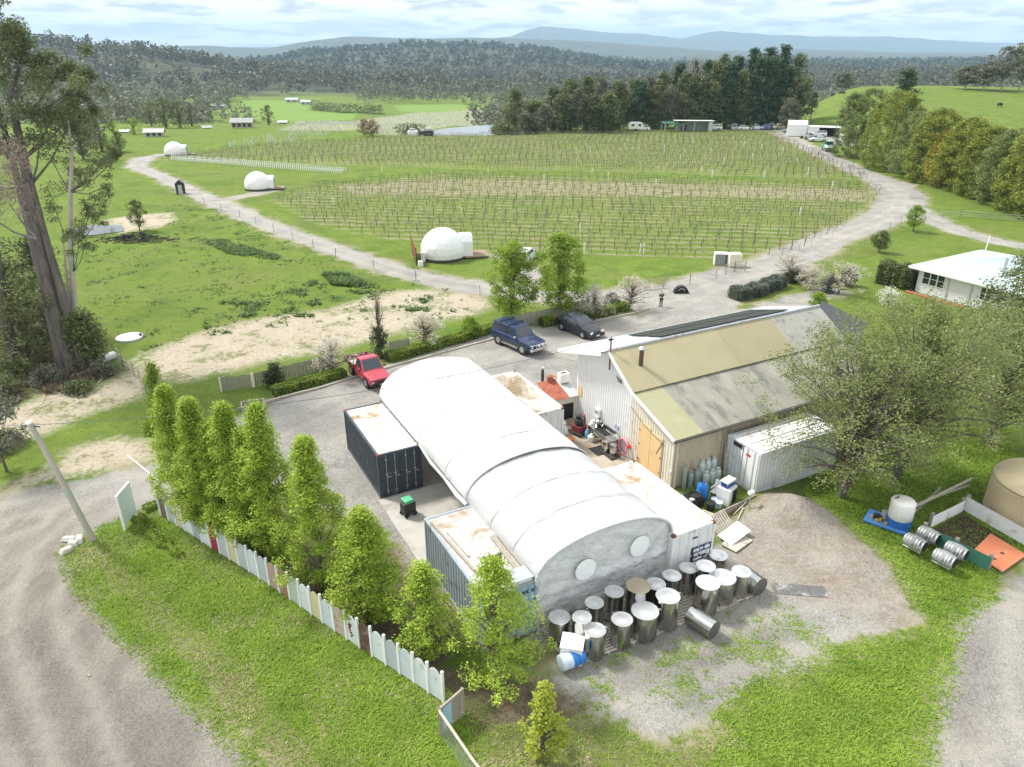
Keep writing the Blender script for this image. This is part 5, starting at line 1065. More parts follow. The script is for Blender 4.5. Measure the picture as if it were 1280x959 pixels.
# vehicles far off by the pines
far = [(833, 156, 5, (.65, .66, .64), 'wagon', 'white four-wheel drive parked in front of the round green shrub'), (857, 157, 80, (.25, .27, .27), 'wagon', 'small grey vehicle beside the pines, between two white ones')]
WHT = paint('paint_white', (.72, .73, .72)); SLV = paint('paint_grey', (.34, .36, .38)); BLU = paint('paint_mid_blue', (.08, .16, .35))
for px, py, deg, pm, sty, H_, lab in ((892.5, 161.5, 175, WHT, 'wagon', 1.75, 'white four-wheel drive parked at the left end of the line below the pines'), (917, 161, 80, SLV, 'wagon', 1.9, 'grey vehicle facing the vineyard, second in the line below the pines'),
        (930, 161.5, 10, WHT, 'hatch', 1.45, 'small white hatchback third in the line below the pines'), (944, 161, 10, WHT, 'ute', 1.7, 'white ute in the middle of the line below the pines'), (955, 160.5, 170, SLV, 'hatch', 1.5, 'grey car nose to nose with the blue car below the pines'),
        (964, 161, 40, BLU, 'wagon', 1.7, 'blue car near the right end of the line below the pines'), (975, 161.5, 10, CREAMP, 'hatch', 1.45, 'cream car at the right end of the line below the pines'),
        (1021, 172, 170, WHT, 'wagon', 1.6, 'white car in front of the white marquee'), (988, 167, 140, SLV, 'hatch', 1.4, 'grey car where the driveway meets the white marquee'), (1022, 177, 175, WHT, 'hatch', 1.35, 'low white car below the white marquee'), (1010, 174, 20, SLV, 'ute', 1.5, 'grey trailer-sized ute left of the low white car'),
        (803, 162.5, 170, WHT, 'hatch', 1.5, 'white car between the caravan and the open shed'), (858, 161, 30, SLV, 'hatch', 1.5, 'dark grey car half inside the open green-roofed shed')):
    l, rz = at(px, py, R(deg)); vehicle('parked_car', 'car', lab, l, rz, pm, 4.6 if sty != 'ute' else 4.9, 1.8, H_, 1.0, sty, .25, .33, group='vehicles parked along the pines', detail=False)
# green truck with white tray
l, rz = at(1035, 189, heading((1042, 192), (1029, 186)))
w = vehicle('tray_truck', 'truck', 'turquoise-cabbed truck with a white tray on the grass by the driveway', l, rz, paint('paint_green', (.02, .32, .25)), 5.2, 2.0, 2.2, 1.3, 'ute', .4, .42, detail=False)
b = MB(); b.b2(-2.8, -.6, -1.1, 1.1, .95, 1.05); b.b2(-2.8, -.6, -1.12, -1.08, 1.0, 1.55); b.b2(-2.8, -.6, 1.08, 1.12, 1.0, 1.55); b.b2(-2.84, -2.8, -1.1, 1.1, 1.0, 1.55); b.build('tray', WHITE, w); b = MB(); b.b2(-2.6, -.5, -.4, .4, .6, .94); b.build('chassis', BLACK, w)
# caravan
l, rz = at(794, 162.5, R(180)); t = thing('caravan', 'small rounded white caravan at the left end of the parking area', 'caravan', l, rz)
b = MB(); P = [(-2.2, .5), (-2.3, 1.2), (-2.0, 2.2), (-1.4, 2.5), (1.4, 2.5), (2.1, 2.1), (2.3, 1.2), (2.1, .5)]; b.add([(x, -1.05, z) for x, z in P] + [(x, 1.05, z) for x, z in P], [tuple(range(8)), tuple(range(8, 16))[::-1]] + [(i, 8 + i, 8 + (i + 1) % 8, (i + 1) % 8) for i in range(8)]); b.build('body', WHITE, t, bevel=.15)
for x in (-1.1, .9): b = MB(); b.b2(x - .4, x + .4, -1.08, -1.055, 1.4, 1.95); b.b2(x - .4, x + .4, 1.055, 1.08, 1.4, 1.95); b.build('window', GLASS, t)
for s in (-1, 1): b = MB(); b.lathe([(.33, -.1), (.33, .1)], (0, s * .95, .33), 16, 'Y'); b.build('wheel', RUBBER, t)
b = MB(); b.tube([(2.2, -.4, .5), (3.3, 0, .5), (2.2, .4, .5)], .05, 6); b.build('drawbar', BLACK, t)
# open shed with green roof, marquee
def farp(x, y): X_, Y_ = G(x, y); return (X_, Y_, tz(X_, Y_))
t = thing('open_shed', 'open-fronted skillion shed with a pale roof below the pines', 'shed', farp(866, 162.5), R(-5))
b = MB()
for x in (-5, 0, 5):
    for y in (-2.5, 2.5): b.b2(x - .1, x + .1, y - .1, y + .1, 0, 2.9)
b.build('post', GALV, t); b = MB(); b.b2(-5, 5, 2.4, 2.5, 0, 2.8); b.b2(4.0, 5.2, -2.7, 2.4, 0, 2.9); b.build('wall', mat('shed_wall_pale', (.45, .52, .48), .6), t)
b = MB(); b.ribbed((-5.8, -3.2, 3.05), (5.8, -3.2, 3.05), (-5.8, 3, 2.8), (5.8, 3, 2.8), .4, .05); b.build('roof', mat('shed_roof_pale', (.60, .60, .56), .5), t)
t = thing('carport', 'low carport with a dark green roof next to the pale open shed', 'carport', farp(840, 163), R(4))
b = MB()
for x in (-2.7, 2.7):
    for y in (-2, 2): b.b2(x - .1, x + .1, y - .1, y + .1, 0, 2.3)
b.build('post', GALV, t); b = MB(); b.ribbed((-3.2, -2.5, 2.3), (3.2, -2.5, 2.3), (-3.2, 2.5, 2.5), (3.2, 2.5, 2.5), .4, .05); b.build('roof', mat('roof_dark_green', (.03, .12, .08), .5), t)
l = farp(1012, 171); t = thing('marquee', 'long white block-shaped marquee beside the end of the driveway', 'marquee', l, R(-18))
b = MB(); b.b2(-6, -1, -2.2, 2.2, 0, 3.0); b.add([(-6, -2.2, 3.0), (-1, -2.2, 3.0), (-1, 2.2, 3.0), (-6, 2.2, 3.0), (-6, 0, 3.9), (-1, 0, 3.9)], [(0, 1, 5, 4), (3, 4, 5, 2), (0, 4, 3), (1, 2, 5)]); b.build('tent', WPLAST, t)
b = MB(); b.b2(-.8, 7.5, -1.9, 2.2, 2.35, 2.5); b.b2(-.8, 2, -1.8, 2, 0, 2.35); b.b2(7.3, 7.45, -1.8, -1.6, 0, 2.35); b.b2(7.3, 7.45, 1.8, 2.0, 0, 2.35); b.build('awning', WPLAST, t); b = MB(); b.b2(2.1, 7.2, .9, 1.2, 0, 2.3); b.build('inner_wall', DARK, t)

# ------------------------------------------------------------------ domes
def dome(cx, by, rpx, lab, rz, deck=True, screen=False, tunnel=1):
    X_, Y_ = G(cx, by); dist = Y_ * math.cos(PITCH) + HC * math.sin(PITCH); r = rpx * dist / F; zg = tz(X_, Y_)
    t = thing('dome_tent', lab, 'dome', (X_, Y_, zg), rz, 'white geodesic dome tents along the track')
    import bmesh
    bm = bmesh.new(); bmesh.ops.create_icosphere(bm, subdivisions=3, radius=r)
    for v in bm.verts: v.co.z = v.co.z + r * .25
    for v in bm.verts: v.co.z = max(.0, v.co.z) + .22
    me = bpy.data.meshes.new('dome_cover'); bm.to_mesh(me); bm.free(); me.materials.append(mat('dome_white', (.80, .80, .79), .45, 0, .03, 1)); o = bpy.data.objects.new('dome_cover', me); COL.objects.link(o); o.parent = t; s_ = o.modifiers.new('s', 'SOLIDIFY'); s_.thickness = .02
    b = MB(); b.lathe([(r * 1.0, 0), (r * 1.0, .3)], seg=24); b.build('base_ring', mat('deck_dark', (.06, .05, .045), .8), t)
    w = r * .42; b = MB(); P = [(-w, .3), (-w, r * .75), (-w * .6, r * 1.02), (w * .6, r * 1.02), (w, r * .75), (w, .3)]
    b.add([(r * .75, y, z) for y, z in P] + [(r * 1.28, y, z) for y, z in P], [tuple(range(6))[::-1], tuple(range(6, 12))] + [(i, i + 1, 7 + i, 6 + i) for i in range(5)]); b.build('porch', MATS['dome_white'], t)
    b = MB(); b.b2(r * 1.285, r * 1.30, -w * .6, w * .6, .3, r * .8); b.build('door', mat('door_grey_glass', (.25, .27, .3), .2), t)
    b = MB(); b.b2(r * .9, r * 2.0, -r * .55, r * .55, .16, .30); b.build('deck', mat('deck_timber', (.28, .20, .13), .8, 0, .2, 5), t)
    if screen:
        b = MB()
        for i in range(4): b.box((-r * 1.28, r * (.85 - .55 * i) + .0, 1.15), (.06, r * .52, 1.7))
        b.build('screen_panel', mat('screen_brown', (.28, .09, .05), .7, 0, .2, 4), t)
        b = MB()
        for i in range(5): b.box((-r * 1.28, r * (1.12 - .55 * i), 1.0), (.1, .08, 2.0))
        b.build('screen_post', DARK, t)
    return t, r, zg
d3, r3, z3 = dome(554, 322, 28, 'nearest and largest white dome with a brown slatted screen at its left', R(12), screen=True)
dome(323, 237, 16, 'middle white dome on the track, with a flat white awning at its side', R(8)); dome(219, 194, 12, 'farthest white dome, at the far bend of the track', R(5))
for (px, py, w_, h_, lab) in ((529, 327, .5, 1.1, 'white gas bottle locker standing left of the nearest dome'), (526, 333, .5, .6, 'low white box in front of the locker by the nearest dome'), (535, 325, .55, .8, 'white water heater box between the locker and the nearest dome')):
    l = gp(px, py); t = thing('utility_box', lab, 'box', l, R(15)); b = MB(); b.b2(-w_ / 2, w_ / 2, -.25, .25, 0, h_); b.build('body', WPLAST, t, bevel=.03); b = MB(); b.b2(-w_ / 2 + .05, w_ / 2 - .05, -.265, -.252, .1, h_ - .1); b.build('door', CWHITE, t)
l = gp(226.5, 242); t = thing('toilet_hut', 'small black gabled hut beside the track between the domes', 'hut', l, R(20)); b = MB(); b.b2(-.7, .7, -.6, .6, 0, 1.6); b.add([(-.7, -.6, 1.6), (.7, -.6, 1.6), (.7, .6, 1.6), (-.7, .6, 1.6), (0, -.6, 2.2), (0, .6, 2.2)], [(0, 1, 4), (2, 3, 5)]); b.build('wall', mat('hut_black', (.03, .03, .032), .7), t)
b = MB(); b.box((-.4, 0, 1.93), (1.0, 1.4, .05), 0, 0, R(-40)); b.box((.4, 0, 1.93), (1.0, 1.4, .05), 0, 0, R(40)); b.build('roof', mat('hut_roof', (.09, .09, .1), .5), t); b = MB(); b.b2(-.3, .3, -.63, -.603, 0, 1.5); b.build('door', GALV, t)

# ------------------------------------------------------------------ right-hand yard: tank, sprayer, barrels, garden bed
tx, ty = G(1290, 655); tx += .6; ty += .6; t = thing('water_tank', 'large tan corrugated water tank at the right edge', 'water tank', (tx, ty, 0)); tr_ = 2.35
pr = []
for i in range(36): z = .05 + i * .056; pr.append((tr_ + (.05 if i % 2 else 0), z))
b = MB(); b.lathe(pr, seg=56); b.build('wall', mat('tank_tan', (.55, .45, .28), .5, 0, .05, 1, dirt=(.42, .35, .24), dirtamt=.3), t, smooth=20)
b = MB(); b.lathe([(tr_ + .03, 2.05), (tr_ * .96, 2.2), (tr_ * .5, 2.42), (.02, 2.5)], seg=56); b.build('roof', MATS['tank_tan'], t, smooth=40)
b = MB(); b.lathe([(.30, 2.36), (.30, 2.52), (.25, 2.52)], (-.9, -1.15, 0), 20); rm = b.build('hatch_rim', mat('hatch_brown', (.18, .06, .04), .6), t); b = MB(); b.lathe([(.26, 2.50), (.05, 2.505)], (-.9, -1.15, 0), 20); b.build('hatch_mesh', mat('hatch_grey', (.25, .25, .25), .5), rm)
sx, sy = G(1112, 656); t = thing('spray_unit', 'white tank with a blue base and pump on a blue tray under the tree', 'sprayer', (sx, sy, tz(sx, sy)), R(-38))
b = MB(); b.b2(-1.15, .85, -.62, .62, .08, .22); b.build('tray', BLUEP if False else mat('tray_blue', (.07, .22, .52), .4, 0, .1, 3), t, bevel=.03); b = MB(); b.lathe([(.58, .22), (.58, .62)], (.35, .05, 0), 28); b.b2(-.1, .9, -.4, .5, .22, .55); b.build('tank_base', mat('tank_blue', (.03, .14, .50), .35), t)
b = MB(); b.lathe([(.55, .63), (.58, .68), (.58, 1.55), (.52, 1.62), (.2, 1.66), (.02, 1.66)], (.35, .05, 0), 28); b.build('tank', mat('tank_white', (.75, .74, .70), .4, 0, .06, 2, dirt=(.5, .46, .38), dirtamt=.4), t, smooth=45); b = MB(); b.tube([(-.25, -.1, .9), (-.15, -.05, 1.55), (.1, 0, 1.75)], .04, 8); b.build('hose', RUST, t)
b = MB(); b.lathe([(.14, 0), (.16, .2), (.14, .4)], (-.35, .1, .3), 14); b.build('pump_motor', GALV, t); b = MB()
for i in range(7): b.box((-.85 + .14 * i, -.25 + .2 * math.sin(i * 2.1), .3), (.12, .14, .14), i)
b.build('pump_fitting', mat('brass', (.55, .38, .10), .4, .3), t); b = MB(); b.box((-.6, -.05, .32), (.4, .3, .16)); b.build('engine', BLACK, t)
BAR = mat('barrel_grey', (.34, .34, .345), .8, 0, .25, 5, .1, 20, dirt=(.07, .07, .075), dirtamt=.6, dscale=2.5); HOOP = mat('barrel_hoop', (.60, .61, .62), .4, .7, .1); BEND = mat('barrel_head', (.04, .038, .038), .7)
gw0, gw1 = Vector(G(1150, 672)), Vector(G(1234, 714)); gd = (gw1 - gw0).normalized(); grz = math.atan2(gd.y, gd.x); gn = Vector((gd.y, -gd.x)) 
def barrel(px, py, lab):
    X_, Y_ = G(px, py, .62); t = thing('wine_barrel', lab, 'barrel', (X_, Y_, .62), grz, 'wine barrels on metal racks')
    r = .35; b = MB(); b.lathe([(r * .80, -.46), (r * .9, -.30), (r, -.05), (r, .05), (r * .9, .30), (r * .80, .46)], seg=28, axis='X'); b.build('staves', BAR, t, smooth=40)
    for x, rr in ((-.42, .835), (-.26, .94), (-.14, .985), (.14, .985), (.26, .94), (.42, .835)): b = MB(); b.lathe([(r * rr * .99, x - .025), (r * rr + .006, x - .024), (r * rr + .006, x + .024), (r * rr * .99, x + .025)], seg=28, axis='X'); b.build('hoop', HOOP, t, smooth=40)
    b = MB(); b.lathe([(r * .76, -.445), (.02, -.445)], seg=24, axis='X'); b.build('head', BEND, t); b = MB(); b.lathe([(.02, .462), (r * .76, .462)], seg=24, axis='X'); b.build('head', BEND, t)
for px, py, lab in ((1144, 678, 'pale grey wine barrel at the front left of the left rack'), (1161, 669, 'wine barrel at the back of the left rack beside the green wall'), (1181, 698, 'dark-streaked wine barrel at the front of the right rack'), (1195.5, 688.5, 'wine barrel at the back of the right rack beside the green wall')): barrel(px, py, lab)
for (p, q, lab) in (((1144, 678), (1161, 669), 'white steel rack under the two left barrels'), ((1181, 698), (1195.5, 688.5), 'white steel rack under the two right barrels')):
    a, c = Vector(G(*p, .3)), Vector(G(*q, .3)); m_ = (a + c) / 2; t = thing('barrel_rack', lab, 'rack', (m_.x, m_.y, 0), grz)
    hw = (c - a).length / 2 + .32
    for x in (-.36, .36): b = MB(); b.tube([(x, -hw, .26), (x, hw, .26)], .03, 6); b.build('cross_bar', WHITE, t)
    for y in (-hw, hw): b = MB(); b.tube([(-.42, y, .08), (.42, y, .08)], .03, 6); b.build('foot_rail', WHITE, t); b = MB(); b.tube([(-.36, y, .08), (-.36, y, .32)], .03, 6); b.tube([(.36, y, .08), (.36, y, .32)], .03, 6); b.build('upright', WHITE, t)
def lowwall(p, q, h, m, lab, posts=2, nm='sheet_wall', horizontal=True):
    a, c = Vector(G(*p)), Vector(G(*q)); d = c - a; t = thing(nm, lab, 'low wall', (a.x, a.y, tz(a.x, a.y)), math.atan2(d.y, d.x)); L_ = d.length
    b = MB(); b.ribbed((0, .0, .03), (0, 0, h), (L_, 0, .03), (L_, 0, h), .085, .022, 'wave'); o = b.build('sheet', m, t); s_ = o.modifiers.new('s', 'SOLIDIFY'); s_.thickness = .012
    for i in range(posts): x = .05 + (L_ - .1) * i / (posts - 1); b = MB(); b.box((x, .09, h / 2 + .05), (.16, .13, h + .12)); b.build('post', TIMBER, t)
lowwall((1150, 672), (1234, 714), .78, mat('sheet_green', (.03, .16, .11), .45, 0, .1), 'low dark green corrugated wall behind the barrels', 3)
lowwall((1163, 660), (1203, 640), .72, mat('sheet_white', (.72, .73, .72), .45, 0, .06, dirt=(.5, .47, .42), dirtamt=.25), 'white corrugated wall at the back left of the garden bed', 2)
lowwall((1203, 638), (1290, 688), .85, MATS['sheet_white'], 'white corrugated wall between the garden bed and the tan water tank', 2)
b = MB(); b.add([(*q, .05) for q in PG([(1157, 668), (1203, 643), (1262, 678), (1225, 702)])] + [(*q, -.2) for q in PG([(1157, 668), (1203, 643), (1262, 678), (1225, 702)])], [(0, 1, 2, 3)]); tag(b.build('garden_soil', mat('compost', (.055, .032, .022), .95, 0, .4, 6, .8, 18, dirt=(.02, .013, .01), dirtamt=.6, dscale=3)), kind='structure')
b = MB(); pts = [(*q, .16) for q in PG([(1237, 670), (1282, 697), (1252, 718), (1214, 693)])]; b.add(pts + [(x, y, z - .05) for x, y, z in pts], [(3, 2, 1, 0), (4, 5, 6, 7), (0, 1, 5, 4), (1, 2, 6, 5), (2, 3, 7, 6), (3, 0, 4, 7)]); 
oc = thing('orange_cover', 'flat orange sheet cover lying at the end of the garden bed', 'cover', (0, 0, 0)); b.build('sheet', mat('orange_sheet', (.70, .23, .11), .6, 0, .08, 2, dirt=(.75, .40, .28), dirtamt=.4), oc)
for q in ((1253, 691), (1243, 698)): x_, y_ = G(*q, .2); b = MB(); b.box((x_, y_, .18), (.16, .1, .05)); b.build('eyelet', RUST, oc)
for (p, q, z0_, z1_, m_, lab) in (((1136, 650), (1210, 617), .75, .95, PALLET, 'long pale timber beam leaning along the garden bed wall'), ((1138, 646), (1206, 624), .72, .88, TIMBER, 'greyer timber beam under the long pale one'), ((1119, 665), (1172, 624), .05, .75, TIMBER, 'thin timber length crossing behind the beams')):
    b = MB(); b.tube([(*G(*p), z0_), (*G(*q), z1_)], .07 if m_ is PALLET else .05, 4); tag(b.build('timber_beam', m_), lab, 'timber')

# ------------------------------------------------------------------ middle distance bits
l = gp(826, 384); 
pm_ = thing('person', 'person in dark trousers and jacket over a white top standing on the driveway', 'person', l, R(200)); pm_.scale = (.88, .88, .88)
def skin(name, nodes, edges, m, parent, sub=1):
    me = bpy.data.meshes.new(name); me.from_pydata([n[:3] for n in nodes], edges, []); o = bpy.data.objects.new(name, me); COL.objects.link(o); me.materials.append(m); o.parent = parent
    sk = o.modifiers.new('skin', 'SKIN'); sk.use_smooth_shade = True; bb = o.modifiers.new('sub', 'SUBSURF'); bb.levels = sub; bb.render_levels = sub
    for i, n_ in enumerate(nodes): me.skin_vertices[0].data[i].radius = (n_[3], n_[3] if len(n_) < 5 else n_[4]); me.skin_vertices[0].data[i].use_root = (i == 0)
    return o
N_ = [(0, 0, .98, .15, .11), (0, 0, 1.2, .14, .10), (0, .01, 1.42, .17, .10), (0, 0, 1.53, .055), (0, -.02, 1.62, .08), (0, -.02, 1.74, .08),
      (-.1, 0, .9, .09), (-.11, -.02, .5, .065), (-.12, .01, .1, .045), (-.12, -.12, .04, .04), (.1, 0, .9, .09), (.12, -.02, .5, .065), (.13, .02, .1, .045), (.13, -.1, .04, .04),
      (-.21, 0, 1.42, .055), (-.26, -.02, 1.15, .045), (-.14, -.22, 1.2, .035), (-.06, -.27, 1.25, .035), (.21, 0, 1.42, .055), (.26, -.02, 1.15, .045), (.14, -.22, 1.2, .035), (.05, -.27, 1.25, .035)]
E_ = [(0, 1), (1, 2), (2, 3), (3, 4), (4, 5), (0, 6), (6, 7), (7, 8), (8, 9), (0, 10), (10, 11), (11, 12), (12, 13), (2, 14), (14, 15), (15, 16), (16, 17), (2, 18), (18, 19), (19, 20), (20, 21)]
skin('body', N_, E_, mat('skin_tone', (.45, .27, .19), .6), pm_)
skin('jacket', [(0, 0, 1.0, .165, .125), (0, 0, 1.2, .155, .115), (0, .01, 1.42, .18, .115), (-.22, 0, 1.42, .065), (-.27, -.02, 1.15, .055), (-.16, -.2, 1.19, .047), (.22, 0, 1.42, .065), (.27, -.02, 1.15, .055), (.16, -.2, 1.19, .047)], [(0, 1), (1, 2), (2, 3), (3, 4), (4, 5), (2, 6), (6, 7), (7, 8)], mat('cloth_black', (.02, .02, .022), .8), pm_)
skin('trousers', [(0, 0, .98, .165, .12), (-.1, 0, .9, .10), (-.11, -.02, .5, .075), (-.12, .01, .12, .06), (.1, 0, .9, .10), (.12, -.02, .5, .075), (.13, .02, .12, .06)], [(0, 1), (1, 2), (2, 3), (0, 4), (4, 5), (5, 6)], MATS['cloth_black'], pm_)
skin('hair', [(0, .0, 1.76, .085), (0, .03, 1.68, .08)], [(0, 1)], mat('hair_dark', (.05, .035, .025), .8), pm_)
b = MB(); b.box((0, -.125, 1.28), (.17, .03, .36)); b.build('shirt', WPLAST, pm_, bevel=.01)
for s in (-1, 1): b = MB(); b.box((s * .125, -.07, .04), (.1, .28, .08)); b.build('shoe', BLACK, pm_, bevel=.02)
# half-buried culvert ring, crates, gates
l = gp(851, 366); t = thing('culvert_ring', 'black half-round culvert ring standing on the grass edge', 'culvert', l, R(0)); b = MB(); 
b.add([(.72 * math.cos(a * math.pi / 16) * s, y, .72 * math.sin(a * math.pi / 16) * s) for y in (-.3, .3) for s in (1,) for a in range(17)], [tuple(range(17))[::-1], tuple(range(17, 34))] + [(i, i + 1, 18 + i, 17 + i) for i in range(16)]); b.build('ring', RUBBER, t)
b = MB(); b.tube([(.28 * math.cos(a * math.pi / 8), -.32, .30 + .22 * math.sin(a * math.pi / 8)) for a in range(9)], .03, 6); b.build('pipe_hoop', GALV, t)
l = gp(901, 331); t = thing('tote_cage', 'grey caged container lying open beside the cream tank', 'crate', l, R(-8)); b = MB(); b.b2(-.75, .55, -.5, .5, 0, 1.25); b.build('body', mat('cage_dark', (.10, .10, .105), .6, 0, .3, 6), t); b = MB(); b.b2(-.8, -.7, -.52, .52, 0, 1.28); b.b2(-.7, .6, -.53, .53, 1.255, 1.32); b.build('liner', WPLAST, t)
b = MB()
for i in range(6): b.b2(-.6 + i * .16, -.52 + i * .16, -.54, -.51, 0, 1.2)
b.build('slats', GALV, t)
l = gp(917, 333); t = thing('tote_tank', 'cream plastic cube tank beside the grey cage', 'tank', l, R(5)); b = MB(); b.b2(-.72, .72, -.5, .5, 0, 1.5); b.build('body', mat('tote_cream', (.72, .69, .56), .4, 0, .05), t, bevel=.15); b = MB(); b.lathe([(.18, 1.5), (.18, 1.56), (.03, 1.57)], seg=16); b.build('cap', WPLAST, t)
def railfence(pts, h, rails, lab, nm='rail_fence', pm=TIMBER, sp=1.6, r=.05, rr=.035):
    P = [Vector(G(*p)) for p in pts]; t = thing(nm, lab, 'fence' if 'gate' not in nm else 'gate', (P[0].x, P[0].y, tz(P[0].x, P[0].y))); z0 = t.location.z
    for a, c in zip(P[:-1], P[1:]):
        n = max(1, round((c - a).length / sp))
        for i in range(n + 1): q = a.lerp(c, i / n); zz = tz(q.x, q.y) - z0; b = MB(); b.tube([(q.x - P[0].x, q.y - P[0].y, zz - .1), (q.x - P[0].x, q.y - P[0].y, zz + h)], r, 6); b.build('post', pm, t)
        for z in rails:
            b = MB(); b.tube([(a.x - P[0].x, a.y - P[0].y, tz(a.x, a.y) - z0 + z), (c.x - P[0].x, c.y - P[0].y, tz(c.x, c.y) - z0 + z)], rr, 4); b.build('rail', pm, t)
    return t
railfence([(806, 362), (829, 360)], 1.05, (.2, .45, .7, .95), 'short dark post and rail fence behind the flowering tree by the person')
railfence([(918, 340), (931, 339)], 1.2, (.2, .5, .8, 1.1), 'short timber yard rail just right of the cream cube tank')
railfence([(895, 347), (918, 340)], 1.1, (1.05,), 'single-rail timber fence left of the short yard rail')
railfence([(1026, 338), (1052, 332)], 1.2, (1.15,), 'thin dark hitching rail in the grass right of the driveway', sp=9)
railfence([(1176, 274), (1200, 272), (1235, 275), (1280, 278)], 1.1, (.3, .6, .95), 'grey pipe yard fence below the hedge trees', pm=GALV, sp=4)
railfence([(183, 492), (176, 478)], 1.2, (.3, .7, 1.1), 'broken grey timber gate piece at the end of the dirt track', sp=2)
railfence([(147, 448), (155, 462), (168, 470)], 1.1, (.5, .9), 'old leaning timber fence posts beside the white boat-shaped tub')
x_, y_ = G(860, 345)
def wirefence(pts, lab, sp=4, h=1.1, post=.04, pm=TIMBER):
    P = [Vector(G(*p)) for p in pts]; z0 = tz(P[0].x, P[0].y); t = thing('wire_fence', lab, 'fence', (P[0].x, P[0].y, z0))
    for a, c in zip(P[:-1], P[1:]):
        n = max(1, round((c - a).length / sp)); prev = None
        for i in range(n + 1):
            q = a.lerp(c, i / n); zz = tz(q.x, q.y) - z0; v = Vector((q.x - P[0].x, q.y - P[0].y, zz))
            b = MB(); b.tube([v - Vector((0, 0, .1)), v + Vector((0, 0, h))], post, 5); b.build('post', pm, t)
    b = MB()
    for a, c in zip(P[:-1], P[1:]):
        n = max(1, round((c - a).length / sp))
        for i in range(n):
            u, w_ = a.lerp(c, i / n), a.lerp(c, (i + 1) / n)
            for z in (.3, .6, .95): b.tube([(u.x - P[0].x, u.y - P[0].y, tz(u.x, u.y) - z0 + z), (w_.x - P[0].x, w_.y - P[0].y, tz(w_.x, w_.y) - z0 + z)], .008, 3, False)
    b.build('wire', GALV, t)
wirefence([(200, 236), (300, 272), (420, 322), (520, 352), (600, 370)], 'thin wire fence along the lower side of the track to the domes', 6)
wirefence([(1126, 279), (1095, 299), (1062, 322)], 'wire fence following the driveway on the house side', 5)
wirefence([(831, 358), (862, 356), (895, 348)], 'wire fence between the black culvert ring and the vineyard', 4)
wirefence([(80, 380), (110, 405), (130, 435), (150, 460)], 'wire fence from the gum trees to the old timber posts', 3)
# paling fences behind the hedges
def paling(p, q, h, lab, wposts=True):
    a, c = Vector(G(*p)), Vector(G(*q)); d = c - a; L_ = d.length; t = thing('paling_fence', lab, 'fence', (a.x, a.y, tz(a.x, a.y)), math.atan2(d.y, d.x))
    b = MB(); n = int(L_ / .16)
    for i in range(n): hh = h * (1 + random.uniform(-.04, .04)) * (1.0 - .12 * abs(math.sin(i / 14 * math.pi)) * 0); b.box((.08 + i * L_ / n, 0, hh / 2 + .04), (.125, .02, hh), 0, 0, random.uniform(-.03, .03))
    b.build('palings', mat('paling_grey', (.26, .24, .205), .9, 0, .3, 4, .2, 20), t)
    m2 = max(2, int(L_ / 2.4) + 1)
    for i in range(m2): b = MB(); b.box((L_ * i / (m2 - 1), -.05, h / 2 + .05), (.11, .08, h + .1)); b.build('post', CREAMW if wposts else TIMBER, t)
    b = MB(); b.box((L_ / 2, .04, h * .75), (L_, .04, .07)); b.box((L_ / 2, .04, h * .3), (L_, .04, .07)); b.build('rail', TIMBER, t)
paling((277, 489), (318, 483), 1.0, 'paling fence length left of the rounded green bush'); paling((316, 483), (352, 475), 1.0, 'paling fence length just left of the hedge end'); paling((352, 475), (415, 460), 1.05, 'paling fence length behind the left end of the hedge')
paling((486, 443), (513, 438), 1.0, 'short paling fence between the bare tree and the hedge'); paling((640, 411), (672, 405), 1.1, 'dark paling fence between the blue car and the left tall pear', False); paling((672, 405), (735, 388), 1.1, 'dark paling fence behind the black car', False)
# timber kerb, planter, debris, concrete lid, misc
kp = [G(*q) for q in ((330, 505), (352, 498), (400, 486), (440, 474), (497, 457), (560, 440), (620, 424))]
def kerb(pts, lab):
    t = MB()
    for a, c in zip(pts[:-1], pts[1:]): a, c = Vector(a), Vector(c); d = c - a; t.box(((a.x + c.x) / 2, (a.y + c.y) / 2, .07), (d.length - .03, .14, .16), math.atan2(d.y, d.x))
    tag(t.build('kerb', mat('kerb_timber', (.38, .35, .29), .85, 0, .2, 4)), lab, 'kerb')
kerb(kp, 'low timber kerb along the hedge behind the red ute'); kerb([G(*q) for q in ((724, 406), (745, 402), (790, 393), (812, 387))], 'low timber kerb along the hedge behind the black car')
l = gp(317, 511); t = thing('planter_box', 'empty grey timber planter box at the corner of the yard', 'planter', l, R(22)); b = MB(); b.b2(-.75, .75, -.5, -.42, 0, .5); b.b2(-.75, .75, .42, .5, 0, .5); b.b2(-.75, -.67, -.42, .42, 0, .5); b.b2(.67, .75, -.42, .42, 0, .5); b.build('side', TIMBER, t); b = MB(); b.b2(-.67, .67, -.42, .42, .1, .16); b.build('floor', mat('planter_floor', (.35, .32, .28), .9), t)
l = gp(162, 423); t = thing('tank_lid', 'flat round pale concrete tank lid in the paddock', 'lid', l); b = MB(); b.lathe([(1.05, 0), (1.05, .16), (.2, .2)], seg=30); b.build('slab', mat('lid_concrete', (.52, .54, .55), .8, 0, .1, 3), t); b = MB(); b.lathe([(.12, .2), (.12, .32)], (.8, .3, 0), 10); b.build('cap', BLACK, t)
l = gp(137, 450); t = thing('bath_tub', 'upturned white tub leaning by the old fence posts', 'tub', l, R(60)); b = MB(); b.box((0, 0, .3), (1.5, .6, .45), 0, R(25), 0, .7); b.build('shell', WPLAST, t, bevel=.12)
